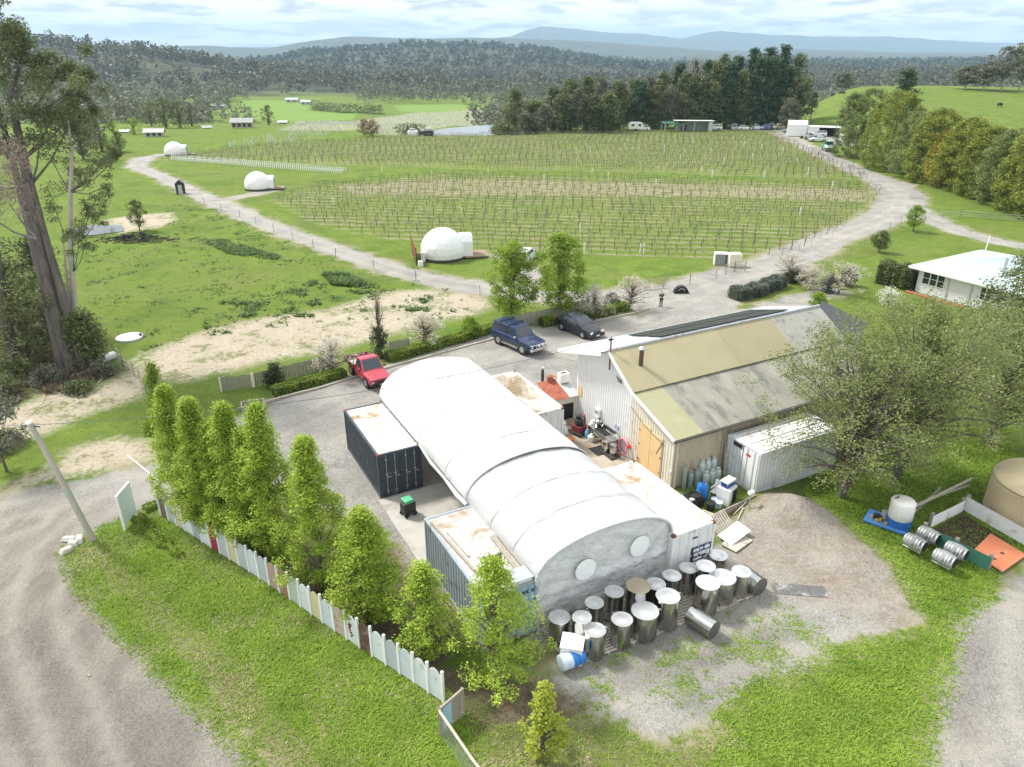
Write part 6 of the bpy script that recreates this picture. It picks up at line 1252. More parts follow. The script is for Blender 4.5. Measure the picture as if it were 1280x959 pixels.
for i, q in enumerate(((92, 682), (84, 690), (100, 676), (88, 676))):
    x_, y_ = G(*q); b = MB(); b.box((0, 0, .12), (.55 + .1 * i, .35, .25), i, .1 * i, .1, .7); o = b.build('rock', mat('rock_pale', (.55, .53, .48), .9, 0, .2, 3, .3, 8), bevel=.05); o.location = (x_, y_, 0); tag(o, ['pale rock at the foot of the power pole, nearest the pole', 'pale rock at the road edge, farthest from the pole', 'flat pale rock beside the pole base', 'small pale rock behind the other road-edge rocks'][i], 'rock')
# burn pile
rng = np.random.default_rng(4); b = MB(); cxp, cyp = G(170, 300); zp = tz(cxp, cyp)
for i in range(230):
    u = rng.normal(size=2) * (1.7, .75); hh = max(.02, 1.0 * math.exp(-(u[0] / 2.2) ** 2 - (u[1] / 1.0) ** 2)); a = rng.uniform(0, math.pi); ln = rng.uniform(.4, 1.3); dz = rng.uniform(-.3, .3)
    c = Vector((cxp + u[0] * 1.25, cyp + u[1], zp + hh * rng.uniform(.3, 1))); d = Vector((math.cos(a), math.sin(a), dz)) * ln / 2; b.tube([c - d, c + d * .3 + Vector((0, 0, .06)), c + d], [.05, .045, .02], 4)
tag(b.build('debris_pile', mat('charred', (.035, .03, .028), .95, 0, .5, 3)), 'heap of dark charred branches in the paddock', 'debris pile')
b = MB(); cxp, cyp = G(553, 762)
cxp, cyp = G(551, 770)
for i in range(34):
    a = R(-55) + rng.uniform(-.35, .35); c = Vector((cxp + rng.normal() * .5, cyp + rng.normal() * .5, .06 + rng.uniform(0, .3))); d = Vector((math.cos(a), math.sin(a), rng.uniform(-.1, .1))) * rng.uniform(.3, 1.0); b.tube([c - d, c + d], rng.uniform(.02, .05), 4)
tag(b.build('timber_scraps', mat('scrap_timber', (.30, .22, .16), .9, 0, .35, 3)), 'heap of reddish timber offcuts beside the blue-grey container', 'timber')
# far houses and sheds down the valley
def farhouse(px, py, wpx, h, lab, wallc, roofc, nwin=3, rz=0, depth=.6):
    X_, Y_, Z_ = GT(px, py); dist = Y_ * math.cos(PITCH); w_ = wpx * dist / F; d_ = w_ * depth
    h = min(h, w_ * .34); t = thing('farm_building', lab, 'farm building', (X_, Y_, Z_ - .3), rz); b = MB(); b.b2(-w_ / 2, w_ / 2, -d_ / 2, d_ / 2, 0, h); b.add([(-w_ / 2, -d_ / 2, h), (-w_ / 2, d_ / 2, h), (-w_ / 2, 0, h * 1.5), (w_ / 2, -d_ / 2, h), (w_ / 2, d_ / 2, h), (w_ / 2, 0, h * 1.5)], [(0, 2, 1), (3, 4, 5)]); b.build('wall', wallc, t)
    b = MB(); s = d_ / 2 + .5; b.add([(-w_ / 2 - .5, -s, h - .1), (w_ / 2 + .5, -s, h - .1), (w_ / 2 + .5, 0, h * 1.5 + .1), (-w_ / 2 - .5, 0, h * 1.5 + .1), (-w_ / 2 - .5, s, h - .1), (w_ / 2 + .5, s, h - .1)], [(0, 1, 2, 3), (3, 2, 5, 4)]); o = b.build('roof', roofc, t); s_ = o.modifiers.new('s', 'SOLIDIFY'); s_.thickness = .15
    for i in range(nwin): x = -w_ / 2 + w_ * (i + .5) / nwin; b = MB(); b.b2(x - w_ * .08, x + w_ * .08, -d_ / 2 - .05, -d_ / 2 - .01, h * .35, h * .8); b.build('window', GLASS, t)
TANB = mat('house_tan', (.45, .38, .30), .8); RG = mat('roof_grey_far', (.30, .29, .28), .6); RW = mat('roof_white_far', (.42, .42, .41), .5); 
for a in ((304, 160, 26, 2.8, 'long low brown house with a grey roof in the valley', TANB, RG, 4, R(5), .45), (258, 161, 9, 3, 'white house beside the track in the valley', RW, RW, 2, R(40)), (194, 171, 22, 2.6, 'long white poultry shed at the left of the valley', RW, RW, 3, R(6), .3),
          (157, 166, 10, 3, 'small white house among pale green trees', RW, RW, 2), (124, 164, 9, 3, 'white roofed building behind the gum branches', RW, RW, 1), (274, 136, 18, 3, 'white roofed shed at the edge of the upper paddock', RW, RW, 2, 0, .5), (366, 128, 16, 3, 'white glasshouse shed on the green paddock left of its neighbour', RW, RW, 2, R(-5), .5),
          (383, 131, 12, 3, 'white shed next to the glasshouse on the green paddock', RW, RW, 2), (354, 155, 10, 3, 'white cottage at the left of the cluster above the far vineyard', RW, RW, 2), (376, 156, 9, 3, 'white cottage at the right of the cluster above the far vineyard', RW, RG, 2)): farhouse(*a)
# machinery on the pond bank
for q, lab, m_ in (((516, 170), 'white pump shed on the pond bank', WPLAST), ((528, 169), 'dark machine on the pond bank', BLACK), ((536, 170), 'second dark machine on the pond bank beside the water', BLACK)):
    X_, Y_, Z_ = GT(*q); t = thing('pump_box', lab, 'machine', (X_, Y_, Z_)); b = MB(); b.b2(-1.3, 1.3, -1, 1, 0, 1.4); b.build('body', m_, t, bevel=.2); b = MB(); b.b2(-.8, .5, -.7, .7, 1.41, 2.0); b.build('hood', GALV, t)
# cows on the right-hand hill
CB = mat('cow_black', (.015, .014, .014), .7)
for i, (px, py, deg, lab) in enumerate(((1249, 134, 20, 'black cow grazing on the hill near the right edge'), (1041, 121, 90, 'black cow on the hillside left of the dark pine'), (1052, 119, 0, 'dark cow near the crest beside another, left of the dark pine'))):
    X_, Y_, Z_ = GT(px, py); s = 1.0; t = thing('cow', lab, 'cow', (X_, Y_, Z_), R(deg), 'cows on the right-hand hill')
    skin('body', [(0, 0, 1.0, .36, .34), (.5, 0, 1.02, .34), (.85, 0, 1.1, .26), (1.1, 0, .95, .16), (1.3, 0, .6, .13), (1.5, 0, .35, .09), (-.55, 0, 1.02, .35), (-.85, 0, 1.05, .22), (-.92, 0, .6, .03), (.6, .18, .6, .11), (.62, .18, .3, .06), (.6, .18, .02, .07), (.6, -.18, .6, .11), (.58, -.18, .3, .06), (.6, -.18, .02, .07), (-.7, .18, .65, .13), (-.78, .18, .38, .06), (-.72, .18, .02, .07), (-.7, -.18, .65, .13), (-.78, -.18, .38, .06), (-.72, -.18, .02, .07)],
         [(0, 1), (1, 2), (2, 3), (3, 4), (4, 5), (0, 6), (6, 7), (7, 8), (1, 9), (9, 10), (10, 11), (1, 12), (12, 13), (13, 14), (6, 15), (15, 16), (16, 17), (6, 18), (18, 19), (19, 20)], CB, t)
# ------------------------------------------------------------------ vegetation
L_PEAR = leafmat('leaf_pear', (.17, .27, .02), (.43, .54, .07), .28)
L_PEAR2 = leafmat('leaf_pear_deep', (0.132, 0.228, 0.024), (0.338, 0.450, 0.056), .4)
L_LIME = leafmat('leaf_lime', (.30, .38, .04), (.52, .56, .10), .45)
L_SPARSE = leafmat('leaf_walnut', (.13, .17, .05), (.30, .335, .125), .35)
L_DKOL = leafmat('leaf_dark_olive', (0.072, 0.098, 0.033), (0.225, 0.255, 0.090), .25)
L_GUM = leafmat('leaf_gum', (.055, .075, .03), (.20, .23, .09), .25)
L_GUMB = leafmat('leaf_dead_pink', (.15, .105, .085), (.33, .26, .22), .2)
L_PINE = leafmat('leaf_pine', (.03, .065, .028), (.105, .175, .075), .1)
L_PINE2 = leafmat('leaf_pine_olive', (.06, .08, .03), (.20, .23, .09), .1)
L_GREYG = leafmat('leaf_grey_gum', (.10, .11, .075), (.22, .22, .145), .2)
L_WAT = leafmat('leaf_wattle', (.085, .115, .016), (.37, .41, .07), .25)
L_WAT2 = leafmat('leaf_wattle_yellow', (0.192, 0.208, 0.032), (0.630, 0.480, 0.060), .25)
L_WAT3 = leafmat('leaf_wattle_grey', (.08, .115, .033), (.32, .37, .12), .25)
L_HEDGE = leafmat('leaf_hedge', (0.102, 0.174, 0.017), (0.312, 0.403, 0.046), .3)
L_HEDGED = leafmat('leaf_hedge_dark', (.035, .06, .02), (.09, .12, .045), .25)
L_GREYH = leafmat('leaf_grey_hedge', (.07, .09, .065), (.20, .23, .18), .25)
L_BLOS = leafmat('blossom_cream', (.42, .38, .30), (.70, .65, .55), .3)
L_BLOSW = leafmat('blossom_white', (.60, .60, .52), (.82, .80, .72), .3)
def env_oval(t): return math.sin(math.pi * min(1, max(0, t * .92 + .06))) ** .55
def env_pear(t): return (min(1, t / .22)) ** .7 * (1 - max(0, (t - .22) / .80)) ** .85
def env_cone(t): return (1 - t * .95) * min(1, .4 + t * 6)
def env_dome(t): return math.sqrt(max(0, 1 - (t * .98) ** 2)) * min(1, .6 + t * 2.5)
def env_wat(t): return math.sqrt(max(0, 1 - max(0, (t - .3) / .72) ** 2)) * min(1, .75 + t)
def env_umb(t): return math.sin(math.pi * min(1, .15 + t * .75)) ** .7
SEED = [100]
def tree(name, lab, cat, loc, h, w, lm, bark, env=env_oval, base=.15, nc=90, nl=80, ls=.16, cr=.5, tr=.12, limbs=30, group=None, up=.4, flat=.8, lean=(0, 0), trunks=1, hollow=.55, asp=.6, clumpnoise=.25, droop=0, segs=5, twig=.012, elong=None):
    SEED[0] += 1; rng = np.random.default_rng(SEED[0])
    t = thing(name, lab, cat, loc, rng.uniform(0, 6.28), group)
    cl = []; side = rng.uniform(0, 6.28)
    for i in range(nc):
        u = (i + rng.uniform(0, 1)) / nc; tt = u ** .85 if env is not env_cone else u ** 1.3
        r = env(tt) * w / 2; a = rng.uniform(0, 2 * math.pi); rr = r * (hollow + (1 - hollow) * rng.uniform() ** .5 if rng.uniform() < .8 else rng.uniform(0, hollow))
        rr *= 1 + clumpnoise * math.sin(a * 3 + side + tt * 7) * .6 + rng.normal() * clumpnoise * .3
        z = h * base + (h * (1 - base)) * tt; cl.append((rr * math.cos(a) + lean[0] * tt * tt * h, rr * math.sin(a) + lean[1] * tt * tt * h, z - droop * rr))
    cl = np.array(cl)
    szs = rng.uniform(.65, 1.35, nc) * cr * (1 if env is not env_cone else 1)
    k_ = rng.integers(0, nc, nc * nl) if nl < 1 else np.repeat(np.arange(nc), nl)
    off = rng.normal(size=(len(k_), 3)); off /= (np.linalg.norm(off, axis=1)[:, None] + 1e-6); off *= (rng.uniform(0, 1, len(k_)) ** .45)[:, None]
    off[:, 2] *= flat
    if elong is not None: off[:, 2] *= elong
    C = cl[k_] + off * szs[k_][:, None]
    C[:, 2] = np.maximum(C[:, 2], .05)
    V, Fq = leaf_arrays(C, ls, rng, up, asp)
    raw_mesh('crown', V, Fq, lm, t)
    b = MB(); top = h * (.86 if env is not env_dome else .7)
    for q in range(trunks):
        ax, ay = (rng.normal() * .12 * w, rng.normal() * .12 * w) if trunks > 1 else (0, 0); ph = rng.uniform(0, 6)
        pts = [(ax * s + lean[0] * s * s * h + .02 * h * math.sin(ph + s * 4) * s, ay * s + lean[1] * s * s * h + .02 * h * math.cos(ph + s * 3) * s, s * top - (.15 if s == 0 else 0)) for s in (0, .12, .3, .5, .75, 1)]
        rs = [tr * 1.35 / math.sqrt(trunks), tr / math.sqrt(trunks), tr * .85 / math.sqrt(trunks), tr * .62 / math.sqrt(trunks), tr * .35 / math.sqrt(trunks), tr * .1]
        b.tube(pts, rs, 8, False)
    order = rng.permutation(nc)[:limbs]
    for i in order:
        c = Vector(cl[i]); s = max(.08, min(.95, (c.z / top) * rng.uniform(.45, .78))); z0 = s * top
        p0 = Vector((lean[0] * s * s * h, lean[1] * s * s * h, z0)); m1 = p0.lerp(c, .5) + Vector((0, 0, (c - p0).length * .08)) + Vector(rng.normal(size=3) * .04 * (c - p0).length)
        r0 = tr * (1 - s) * .5 + twig; b.tube([p0, m1, c], [r0, r0 * .6, twig * .6], segs, False)
    o = b.build('trunk', bark, t, smooth=180)
    return t
def tpx(name, lab, cat, bx, by, ty, wpx, lm, bark, **kw):
    """tree whose foot is at picture point bx,by, whose top reaches row ty and whose crown is wpx wide"""
    X_, Y_, Z_ = GT(bx, by); d = ray(bx, ty); tt = (ty - 479.5) / F; c, s = math.cos(PITCH), math.sin(PITCH)
    zt3 = (-Y_ * s - tt * Y_ * c) / (c - tt * s) + HC; h = zt3 - Z_; dist = Y_ * c - (Z_ + h * .5 - HC) * s; w = wpx * dist / F
    return tree(name, lab, cat, (X_, Y_, Z_), h, w, lm, bark, **kw)
kw = dict(env=env_pear, base=.05, nc=200, nl=140, ls=.105, cr=.42, tr=.09, limbs=46, up=.7, hollow=.35)
g = 'row of young bright green trees inside the front fence'
tpx('ornamental_pear', 'bright green tree at the driveway end of the fence row', 'tree', 238, 648, 485, 74, L_PEAR, BARK, group=g, **kw)
tpx('ornamental_pear', 'bright green tree second from the driveway end of the fence row', 'tree', 266, 668, 502, 76, L_PEAR, BARK, group=g, **kw)
tpx('ornamental_pear', 'bright green tree third from the driveway end of the fence row', 'tree', 307, 684, 508, 86, L_PEAR, BARK, group=g, **kw)
tpx('ornamental_pear', 'tallest narrow-topped bright green tree in the middle of the fence row', 'tree', 350, 706, 508, 92, L_PEAR, BARK, group=g, **kw)
tpx('ornamental_pear', 'full bright green tree hiding the left side of the navy container foot', 'tree', 404, 738, 550, 108, L_PEAR, BARK, group=g, **kw)
tpx('ornamental_pear', 'bright green tree in front of the gap between the two left containers', 'tree', 464, 776, 640, 100, L_PEAR, BARK, group=g, **kw)
tpx('ornamental_pear', 'shorter bright green tree squeezed between the second and third of the fence row', 'tree', 286, 674, 534, 66, L_PEAR, BARK, group=g, **kw)
tpx('ornamental_pear', 'shorter bright green tree just left of the tallest narrow-topped one', 'tree', 329, 694, 540, 68, L_PEAR, BARK, group=g, **kw)
kw2 = dict(kw); kw2.update(nc=120, nl=85, cr=.38, hollow=.3)
tpx('ornamental_pear', 'smaller rounded green tree near the outer side of the blue-grey container', 'tree', 533, 816, 708, 108, L_PEAR, BARK, group=g, **kw2)
tpx('ornamental_pear', 'bushy green tree at the corner of the blue-grey container', 'tree', 618, 852, 700, 138, L_PEAR, BARK, group=g, **dict(kw2, nc=150, nl=80))
tpx('young_tree', 'small lime-yellow young tree alone on the grass at the bottom', 'tree', 678, 948, 855, 72, L_LIME, BARK, **dict(kw2, nc=60, nl=45, cr=.24, ls=.13))
tpx('ornamental_pear', 'dark green conical tree alone beyond the driveway at the track end', 'tree', 202, 522, 455, 34, L_PEAR2, BARK, **dict(kw2, nc=80))
for bx, ty, by, w_, lab in ((640, 306, 402, 62, 'left one of the two tall bright pear trees behind the blue car'), (700, 294, 396, 66, 'right one of the two tall bright pear trees behind the cars')):
    tpx('pear_tree', lab, 'tree', bx, by, ty, w_, L_PEAR2, BARK, group='two tall bright trees behind the parked cars', **dict(kw, env=env_oval, nc=170, nl=65, cr=.55, ls=.2, base=.12, trunks=3))
# big sparse tree at the right of the shed, and its neighbours
tpx('walnut_tree', 'wide airy tree with grey limbs right of the shed, in front of the white house', 'tree', 1052, 622, 432, 235, L_SPARSE, GBARK, env=env_umb, base=.24, nc=280, nl=125, ls=.12, cr=.66, tr=.24, limbs=120, up=.3, hollow=.2, trunks=4, clumpnoise=.3, twig=.018)
tpx('walnut_tree', 'airy dense-crowned tree behind the sprayer unit, right of the wide limbed tree', 'tree', 1118, 600, 385, 235, L_SPARSE, GBARK, env=env_umb, base=.30, nc=300, nl=120, ls=.125, cr=.78, tr=.2, limbs=110, up=.3, hollow=.2, trunks=2, clumpnoise=.3, twig=.018)
tpx('walnut_tree', 'airy tree at the right edge behind the tan water tank', 'tree', 1236, 556, 395, 190, L_SPARSE, BARK, env=env_umb, base=.22, nc=220, nl=85, ls=.16, cr=.75, tr=.22, limbs=80, up=.3, hollow=.2, clumpnoise=.3, twig=.018)
tpx('dark_tree', 'darker olive tree covering the right end of the white house', 'tree', 1262, 470, 320, 120, L_DKOL, BARK, env=env_oval, base=.10, nc=200, nl=70, ls=.2, cr=.75, tr=.22, limbs=60, hollow=.3, trunks=2)
# flowering and bare small trees
kb = dict(env=env_dome, base=.25, nc=70, nl=34, ls=.12, cr=.42, tr=.09, limbs=70, hollow=.2, twig=.014)
for a in ((417, 470, 424, 62, L_BLOS, 'pale flowering tree left of the red ute'), (530, 432, 396, 58, L_BLOS, 'thin flowering tree behind the hedge between the red ute and the blue car'), (742, 398, 358, 50, L_BLOS, 'pale flowering tree left of the pair near the person'), (788, 388, 347, 62, L_BLOS, 'pale flowering tree with a dark trunk nearest the person'),
          (985, 352, 318, 50, L_BLOS, 'small flowering tree behind the clipped grey hedge'), (1048, 368, 330, 78, L_BLOS, 'wide pale flowering tree left of the clipped dark hedge block'), (1012, 362, 336, 40, L_BLOS, 'low flowering tree between two other pale ones by the driveway')):
    tpx('blossom_tree', a[5], 'tree', a[0], a[1], a[2], a[3], a[4], BARK, **kb)
tpx('blossom_bush', 'small white-flowering bush on the lawn in front of the house', 'bush', 1110, 384, 362, 30, L_BLOSW, BARK, **dict(kb, nc=40))
tpx('bare_tree', 'slender nearly bare tree standing behind the hedge right of the red ute', 'tree', 476, 448, 364, 26, leafmat('bud_brown', (.2, .14, .09), (.33, .25, .18), .2), BARK, env=env_oval, base=.3, nc=70, nl=6, ls=.09, cr=.3, tr=.06, limbs=70, hollow=.2, twig=.012)
for a in ((1098, 316, 290, 20, L_DKOL, 'small dark young tree on the lawn left of the other young tree'), (1141, 290, 258, 22, L_PEAR2, 'small young tree on the grass beside the driveway fork'), (175, 289, 251, 26, L_DKOL, 'small dark round-headed tree behind the burn pile'), (9, 590, 485, 70, L_GREYG, 'grey-green bushy tree at the left edge above the verge')):
    tpx('young_tree', a[5], 'tree', a[0], a[1], a[2], a[3], a[4], BARK, env=env_oval, base=.2, nc=60, nl=60, ls=.16, cr=.38, tr=.07, limbs=20, hollow=.3)
tpx('autumn_tree', 'pair of bare yellowish poplars at the far corner of the vineyard, left stem', 'tree', 455, 170, 149, 16, leafmat('leaf_tawny', (.30, .24, .13), (.45, .38, .24), .3), BARK, env=env_oval, base=.1, nc=50, nl=30, ls=.35, cr=.6, tr=.1, limbs=20)
tpx('autumn_tree', 'pair of bare yellowish poplars at the far corner of the vineyard, right stem', 'tree', 467, 170, 150, 14, MATS['leaf_tawny'], BARK, env=env_oval, base=.1, nc=50, nl=30, ls=.35, cr=.6, tr=.1, limbs=20)

# hedges and bushes: leafy volumes
def hedge(name, lab, cat, pts, wid, h, lm, ls=.12, dens=560, lump=.12, group=None, zoff=0, core=True):
    SEED[0] += 1; rng = np.random.default_rng(SEED[0]); P = [Vector(G(*p)) for p in pts]; z0 = tz(P[0].x, P[0].y); t = thing(name, lab, cat, (P[0].x, P[0].y, z0 + zoff), 0, group)
    L_ = sum((c - a).length for a, c in zip(P[:-1], P[1:])); n = int(dens * L_ * (h + wid) * .8); C = []
    for a, c in zip(P[:-1], P[1:]):
        d = c - a; m = int(n * d.length / L_); nn = Vector((-d.y, d.x)).normalized(); s = rng.uniform(0, 1, m); f = rng.uniform(0, 1, m)
        th = f * math.pi; rr = rng.uniform(.86, 1.03, m); lum = 1 + lump * np.sin(s * d.length * 2.1) + lump * .8 * np.sin(s * d.length * 5.3 + 1)
        px = np.sign(np.cos(th)) * np.abs(np.cos(th)) ** .5 * wid / 2 * rr * lum; pz = np.sin(th) ** .5 * h * rr * (1 + lump * .5 * np.sin(s * d.length * 3.1))
        C.append(np.stack([a.x - P[0].x + d.x * s + nn.x * px, a.y - P[0].y + d.y * s + nn.y * px, pz * np.where(f < 1, 1, 1)], 1))
    C = np.concatenate(C); low = rng.uniform(0, 1, len(C)) < .35; C[low, 2] *= rng.uniform(.1, 1, low.sum())
    V_, F_ = leaf_arrays(C, ls, rng, .5, .7); raw_mesh('foliage', V_, F_, lm, t)
    if not core: return
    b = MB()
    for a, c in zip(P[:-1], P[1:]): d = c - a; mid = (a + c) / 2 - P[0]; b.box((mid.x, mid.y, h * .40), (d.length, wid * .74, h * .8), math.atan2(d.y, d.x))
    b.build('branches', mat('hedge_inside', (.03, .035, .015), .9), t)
hedge('box_hedge', 'clipped green hedge left of the red ute', 'hedge', ((342, 494), (380, 484), (432, 470)), .9, .7, L_HEDGE)
hedge('box_hedge', 'clipped green hedge between the red ute and the blue four-wheel drive', 'hedge', ((484, 452), (530, 440), (575, 427), (618, 414)), 1.0, .75, L_HEDGE)
hedge('box_hedge', 'clipped green hedge behind the black car', 'hedge', ((722, 398), (750, 395), (785, 386)), 1.1, .8, L_HEDGE)
hedge('box_hedge', 'short clipped hedge between the two tall bright trees', 'hedge', ((676, 408), (692, 405)), 1.0, .8, L_HEDGE)
hedge('grey_hedge', 'clipped greyish hedge on the grass island by the driveway', 'hedge', ((916, 374), (940, 370), (975, 357)), 1.7, 1.2, L_GREYH, .14)
hedge('grey_hedge', 'dark low shrub behind the clipped greyish hedge', 'hedge', ((982, 354), (1003, 349)), 1.4, .9, L_HEDGED, .14)
hedge('tall_hedge', 'tall clipped dark green hedge block against the white house', 'hedge', ((1098, 352), (1120, 357), (1142, 363)), 2.0, 2.3, L_DKOL, .15)
for (px, py, w_, h_, lm, lab) in ((345, 482, 1.0, 1.3, L_HEDGED, 'rounded green bush between paling fence lengths'), (476, 446, 1.1, 1.9, L_HEDGED, 'dark upright bush right of the red ute'), (1034, 366, 1.2, 1.3, L_GREYH, 'pale green bush by the dark-roofed outbuilding'), (1022, 384, 1.2, 1.0, L_PEAR2, 'light green bush at the end of the shed roof'),
                                   (192, 540, .7, .6, L_HEDGE, 'small bright green bush near the driveway corner'), (1062, 358, 1.0, 1.4, L_HEDGED, 'dark bush under the wide flowering tree'), (586, 420, 1.6, 1.2, L_PEAR2, 'soft pale green bush behind the hedge near the blue car'), (765, 385, 1.0, 1.0, L_GREYH, 'grey bush behind the hedge by the flowering trees')):
    X_, Y_ = G(px, py); SEED[0] += 1
    tree('bush', lab, 'bush', (X_, Y_, tz(X_, Y_)), h_ * 1.3, w_ * 1.4, lm, BARK, env=env_dome, base=.02, nc=50, nl=60, ls=.13, cr=.32, tr=.05, limbs=12, hollow=.3)
hedge('low_planting', 'line of low yellow-green plants on the verge beside the sign board', 'planting', ((172, 648), (190, 668), (226, 697)), .5, .28, L_HEDGE, .09, 1500, .4, core=False)
hedge('low_planting', 'short line of low plants between the sign board and the fence', 'planting', ((180, 640), (200, 632)), .45, .3, L_HEDGE, .09, 1500, .4, core=False)

# tall gums at the left
GT_ = thing('gum_tree', 'huge old gum tree with three leaning grey trunks and reddish streaks at the left', 'tree', (*G(88, 462), 0))
gx, gy = G(88, 462)
def wpt(px, py, Yd): d = ray(px, py); t_ = Yd / d[1]; return Vector((d[0] * t_ - gx, Yd - gy, HC + d[2] * t_))
b = MB()
for pts, rs in (([(92, 462), (72, 400), (48, 300), (28, 200), (12, 120)], [.75, .62, .50, .38, .22]), ([(78, 462), (60, 380), (36, 280), (10, 180), (-15, 90)], [.6, .5, .4, .3, .2]), ([(104, 455), (88, 400), (58, 300), (40, 230), (22, 150)], [.55, .45, .33, .25, .15])):
    Q = [wpt(p[0], p[1], gy + (.0 if i == 0 else .6 * i)) for i, p in enumerate(pts)]; Q[0].z = -.3; b.tube(Q, [q * .68 for q in rs], 12, False)
b.build('trunk', GBARK, GT_, smooth=180)
def gumcrown(root, clumps, lm, Yd, name='crown', nl=120, ls=.28, crr=1.0, limb=None, lr=.10, flat=.7, asp=.3):
    SEED[0] += 1; rng = np.random.default_rng(SEED[0]); Cs = []; b = MB()
    for (px, py, r) in clumps:
        n = 5
        base = wpt(px, py, Yd + rng.normal() * 1.2)
        for i in range(n):
            c = np.array(base) + rng.normal(size=3) * r * .5; off = rng.normal(size=(nl, 3)); off /= np.linalg.norm(off, axis=1)[:, None]; off *= (rng.uniform(0, 1, nl) ** .5)[:, None] * r * .62; off[:, 2] *= flat; Cs.append(c + off)
        if limb is not None:
            a = min(limb, key=lambda q: (q[0] - px) ** 2 + (q[1] - py - 40) ** 2); p0 = wpt(a[0], a[1], Yd); m_ = p0.lerp(base, .5) + Vector((0, 0, -.3)); b.tube([p0, m_, base], [lr, lr * .6, .03], 6, False)
    V_, F_ = leaf_arrays(np.concatenate(Cs), ls, rng, .1, asp); raw_mesh(name, V_, F_, lm, root)
    if limb is not None: b.build('limbs', GBARK, root, smooth=180)
TL = [(28, 200), (12, 120), (-10, 100), (22, 150), (48, 300), (40, 230), (0, 180)]
gumcrown(GT_, [(5, 35, 1.3), (28, 45, 1.1), (-10, 70, 1.5), (45, 80, 1.3), (20, 95, 1.6), (62, 105, 1.3), (95, 115, 1.2), (75, 90, 1.0), (40, 130, 1.6), (10, 145, 1.7), (70, 140, 1.4), (-20, 130, 1.8), (105, 100, .9), (85, 160, 1.0), (0, 10, 1.1), (50, 170, 1.5), (15, 185, 1.4), (100, 130, .9), (-30, 180, 1.8), (30, 62, 1.2)], L_GUM, gy + 1.5, limb=TL, nl=180)
gumcrown(GT_, [(-5, 185, 1.4), (20, 190, 1.1), (-20, 230, 1.6), (5, 225, 1.2), (30, 215, .9), (-15, 270, 1.4), (12, 255, 1.1), (35, 250, .7)], L_GUMB, gy - 3.0, 'dead_foliage', 110, .22, limb=TL, asp=.22, flat=1.2)
# slimmer companion gums
g2 = thing('gum_tree', 'slimmer gum behind the big one, its crown reaching out to the right over the paddock', 'tree', (*G(96, 450), 0)); gx, gy = G(96, 450)
b = MB(); Q = [wpt(*p, gy + 2 * 0) for p in ((96, 450), (93, 380), (88, 310), (88, 240), (90, 190), (85, 150))]; Q[0].z = -.2; b.tube(Q, [.24, .2, .17, .14, .11, .06], 10, False)
Q = [wpt(*p, gy) for p in ((92, 420), (82, 330), (78, 290))]; b.tube(Q, [.13, .09, .04], 8, False)
b.build('trunk', PBARK, g2, smooth=180)
gumcrown(g2, [(100, 215, .9), (120, 200, 1.0), (135, 195, .8), (142, 182, .7), (115, 225, .8), (128, 235, .7), (85, 210, .9), (75, 225, 1.0), (110, 262, .8), (125, 270, .7), (100, 285, .8), (90, 300, .7), (70, 265, .8), (120, 250, .7), (148, 195, .5), (60, 190, 1.0), (108, 300, .6)], L_GUM, gy, nl=80, ls=.22, limb=[(90, 190), (88, 240), (88, 310), (92, 340)], lr=.05)
g3 = thing('gum_tree', 'straight grey gum trunk at the far left edge', 'tree', (*G(18, 458), 0)); gx, gy = G(18, 458)
b = MB(); Q = [wpt(*p, gy) for p in ((18, 458), (4, 380), (-8, 300), (-22, 180), (-30, 80))]; Q[0].z = -.3; b.tube(Q, [.42, .36, .3, .22, .1], 12, False); b.build('trunk', GBARK, g3, smooth=180)
gumcrown(g3, [(-40, 60, 1.8), (-60, 110, 2.0), (-30, 150, 1.6), (-55, 200, 1.8)], L_GUM, gy, nl=120, limb=[(-22, 180), (-30, 80)])
# understorey around the gums
for i, (px, py, ty, w_, lm, lab) in enumerate(((40, 455, 330, 120, L_DKOL, 'dark shrubby tree filling the space behind the left gum trunks'), (0, 430, 290, 110, L_GUM, 'dense dark tree at the left edge behind the gums'), (112, 458, 395, 36, L_DKOL, 'dark green sapling hugging the right side of the gum trunks'), (70, 420, 300, 60, L_GUM, 'leafy sapling between the gum trunks and the paddock'))):
    tpx('understorey_tree', lab, 'tree', px, py, ty, w_, lm, BARK, env=env_oval, base=.06, nc=110, nl=60, ls=.24, cr=.8, tr=.09, limbs=30, hollow=.2, trunks=2)
rng = np.random.default_rng(55)
for i, (px, py, w_, h_) in enumerate(((22, 470, 1.8, .9), (62, 478, 1.6, .8), (8, 495, 1.6, 1.0), (48, 430, 1.6, 1.0), (128, 470, 1.0, .8), (100, 490, 1.2, .5), (5, 560, 1.5, .8), (30, 400, 1.8, 1.0), (75, 402, 1.4, .8))):
    X_, Y_ = G(px, py); tree('scrub_bush', ['scrubby bush at the foot of the far left gum', 'scrubby bush in front of the leaning gum trunks', 'scrubby bush low at the left edge', 'scrubby bush behind the leaning trunks', 'scrubby bush right of the gum base by the old posts', 'flat scrubby bush beside the dirt track', 'spiky grey bush below the left-edge tree', 'scrubby bush far back at the left edge', 'scrubby bush far back between the trunks'][i], 'bush', (X_, Y_, tz(X_, Y_)), h_ * 1.3, w_ * 1.7, [L_DKOL, L_GREYG, L_GUM][i % 3], BARK, env=env_dome, base=.02, nc=44, nl=50, ls=.15, cr=.42, tr=.04, limbs=16, hollow=.2)
b = MB()
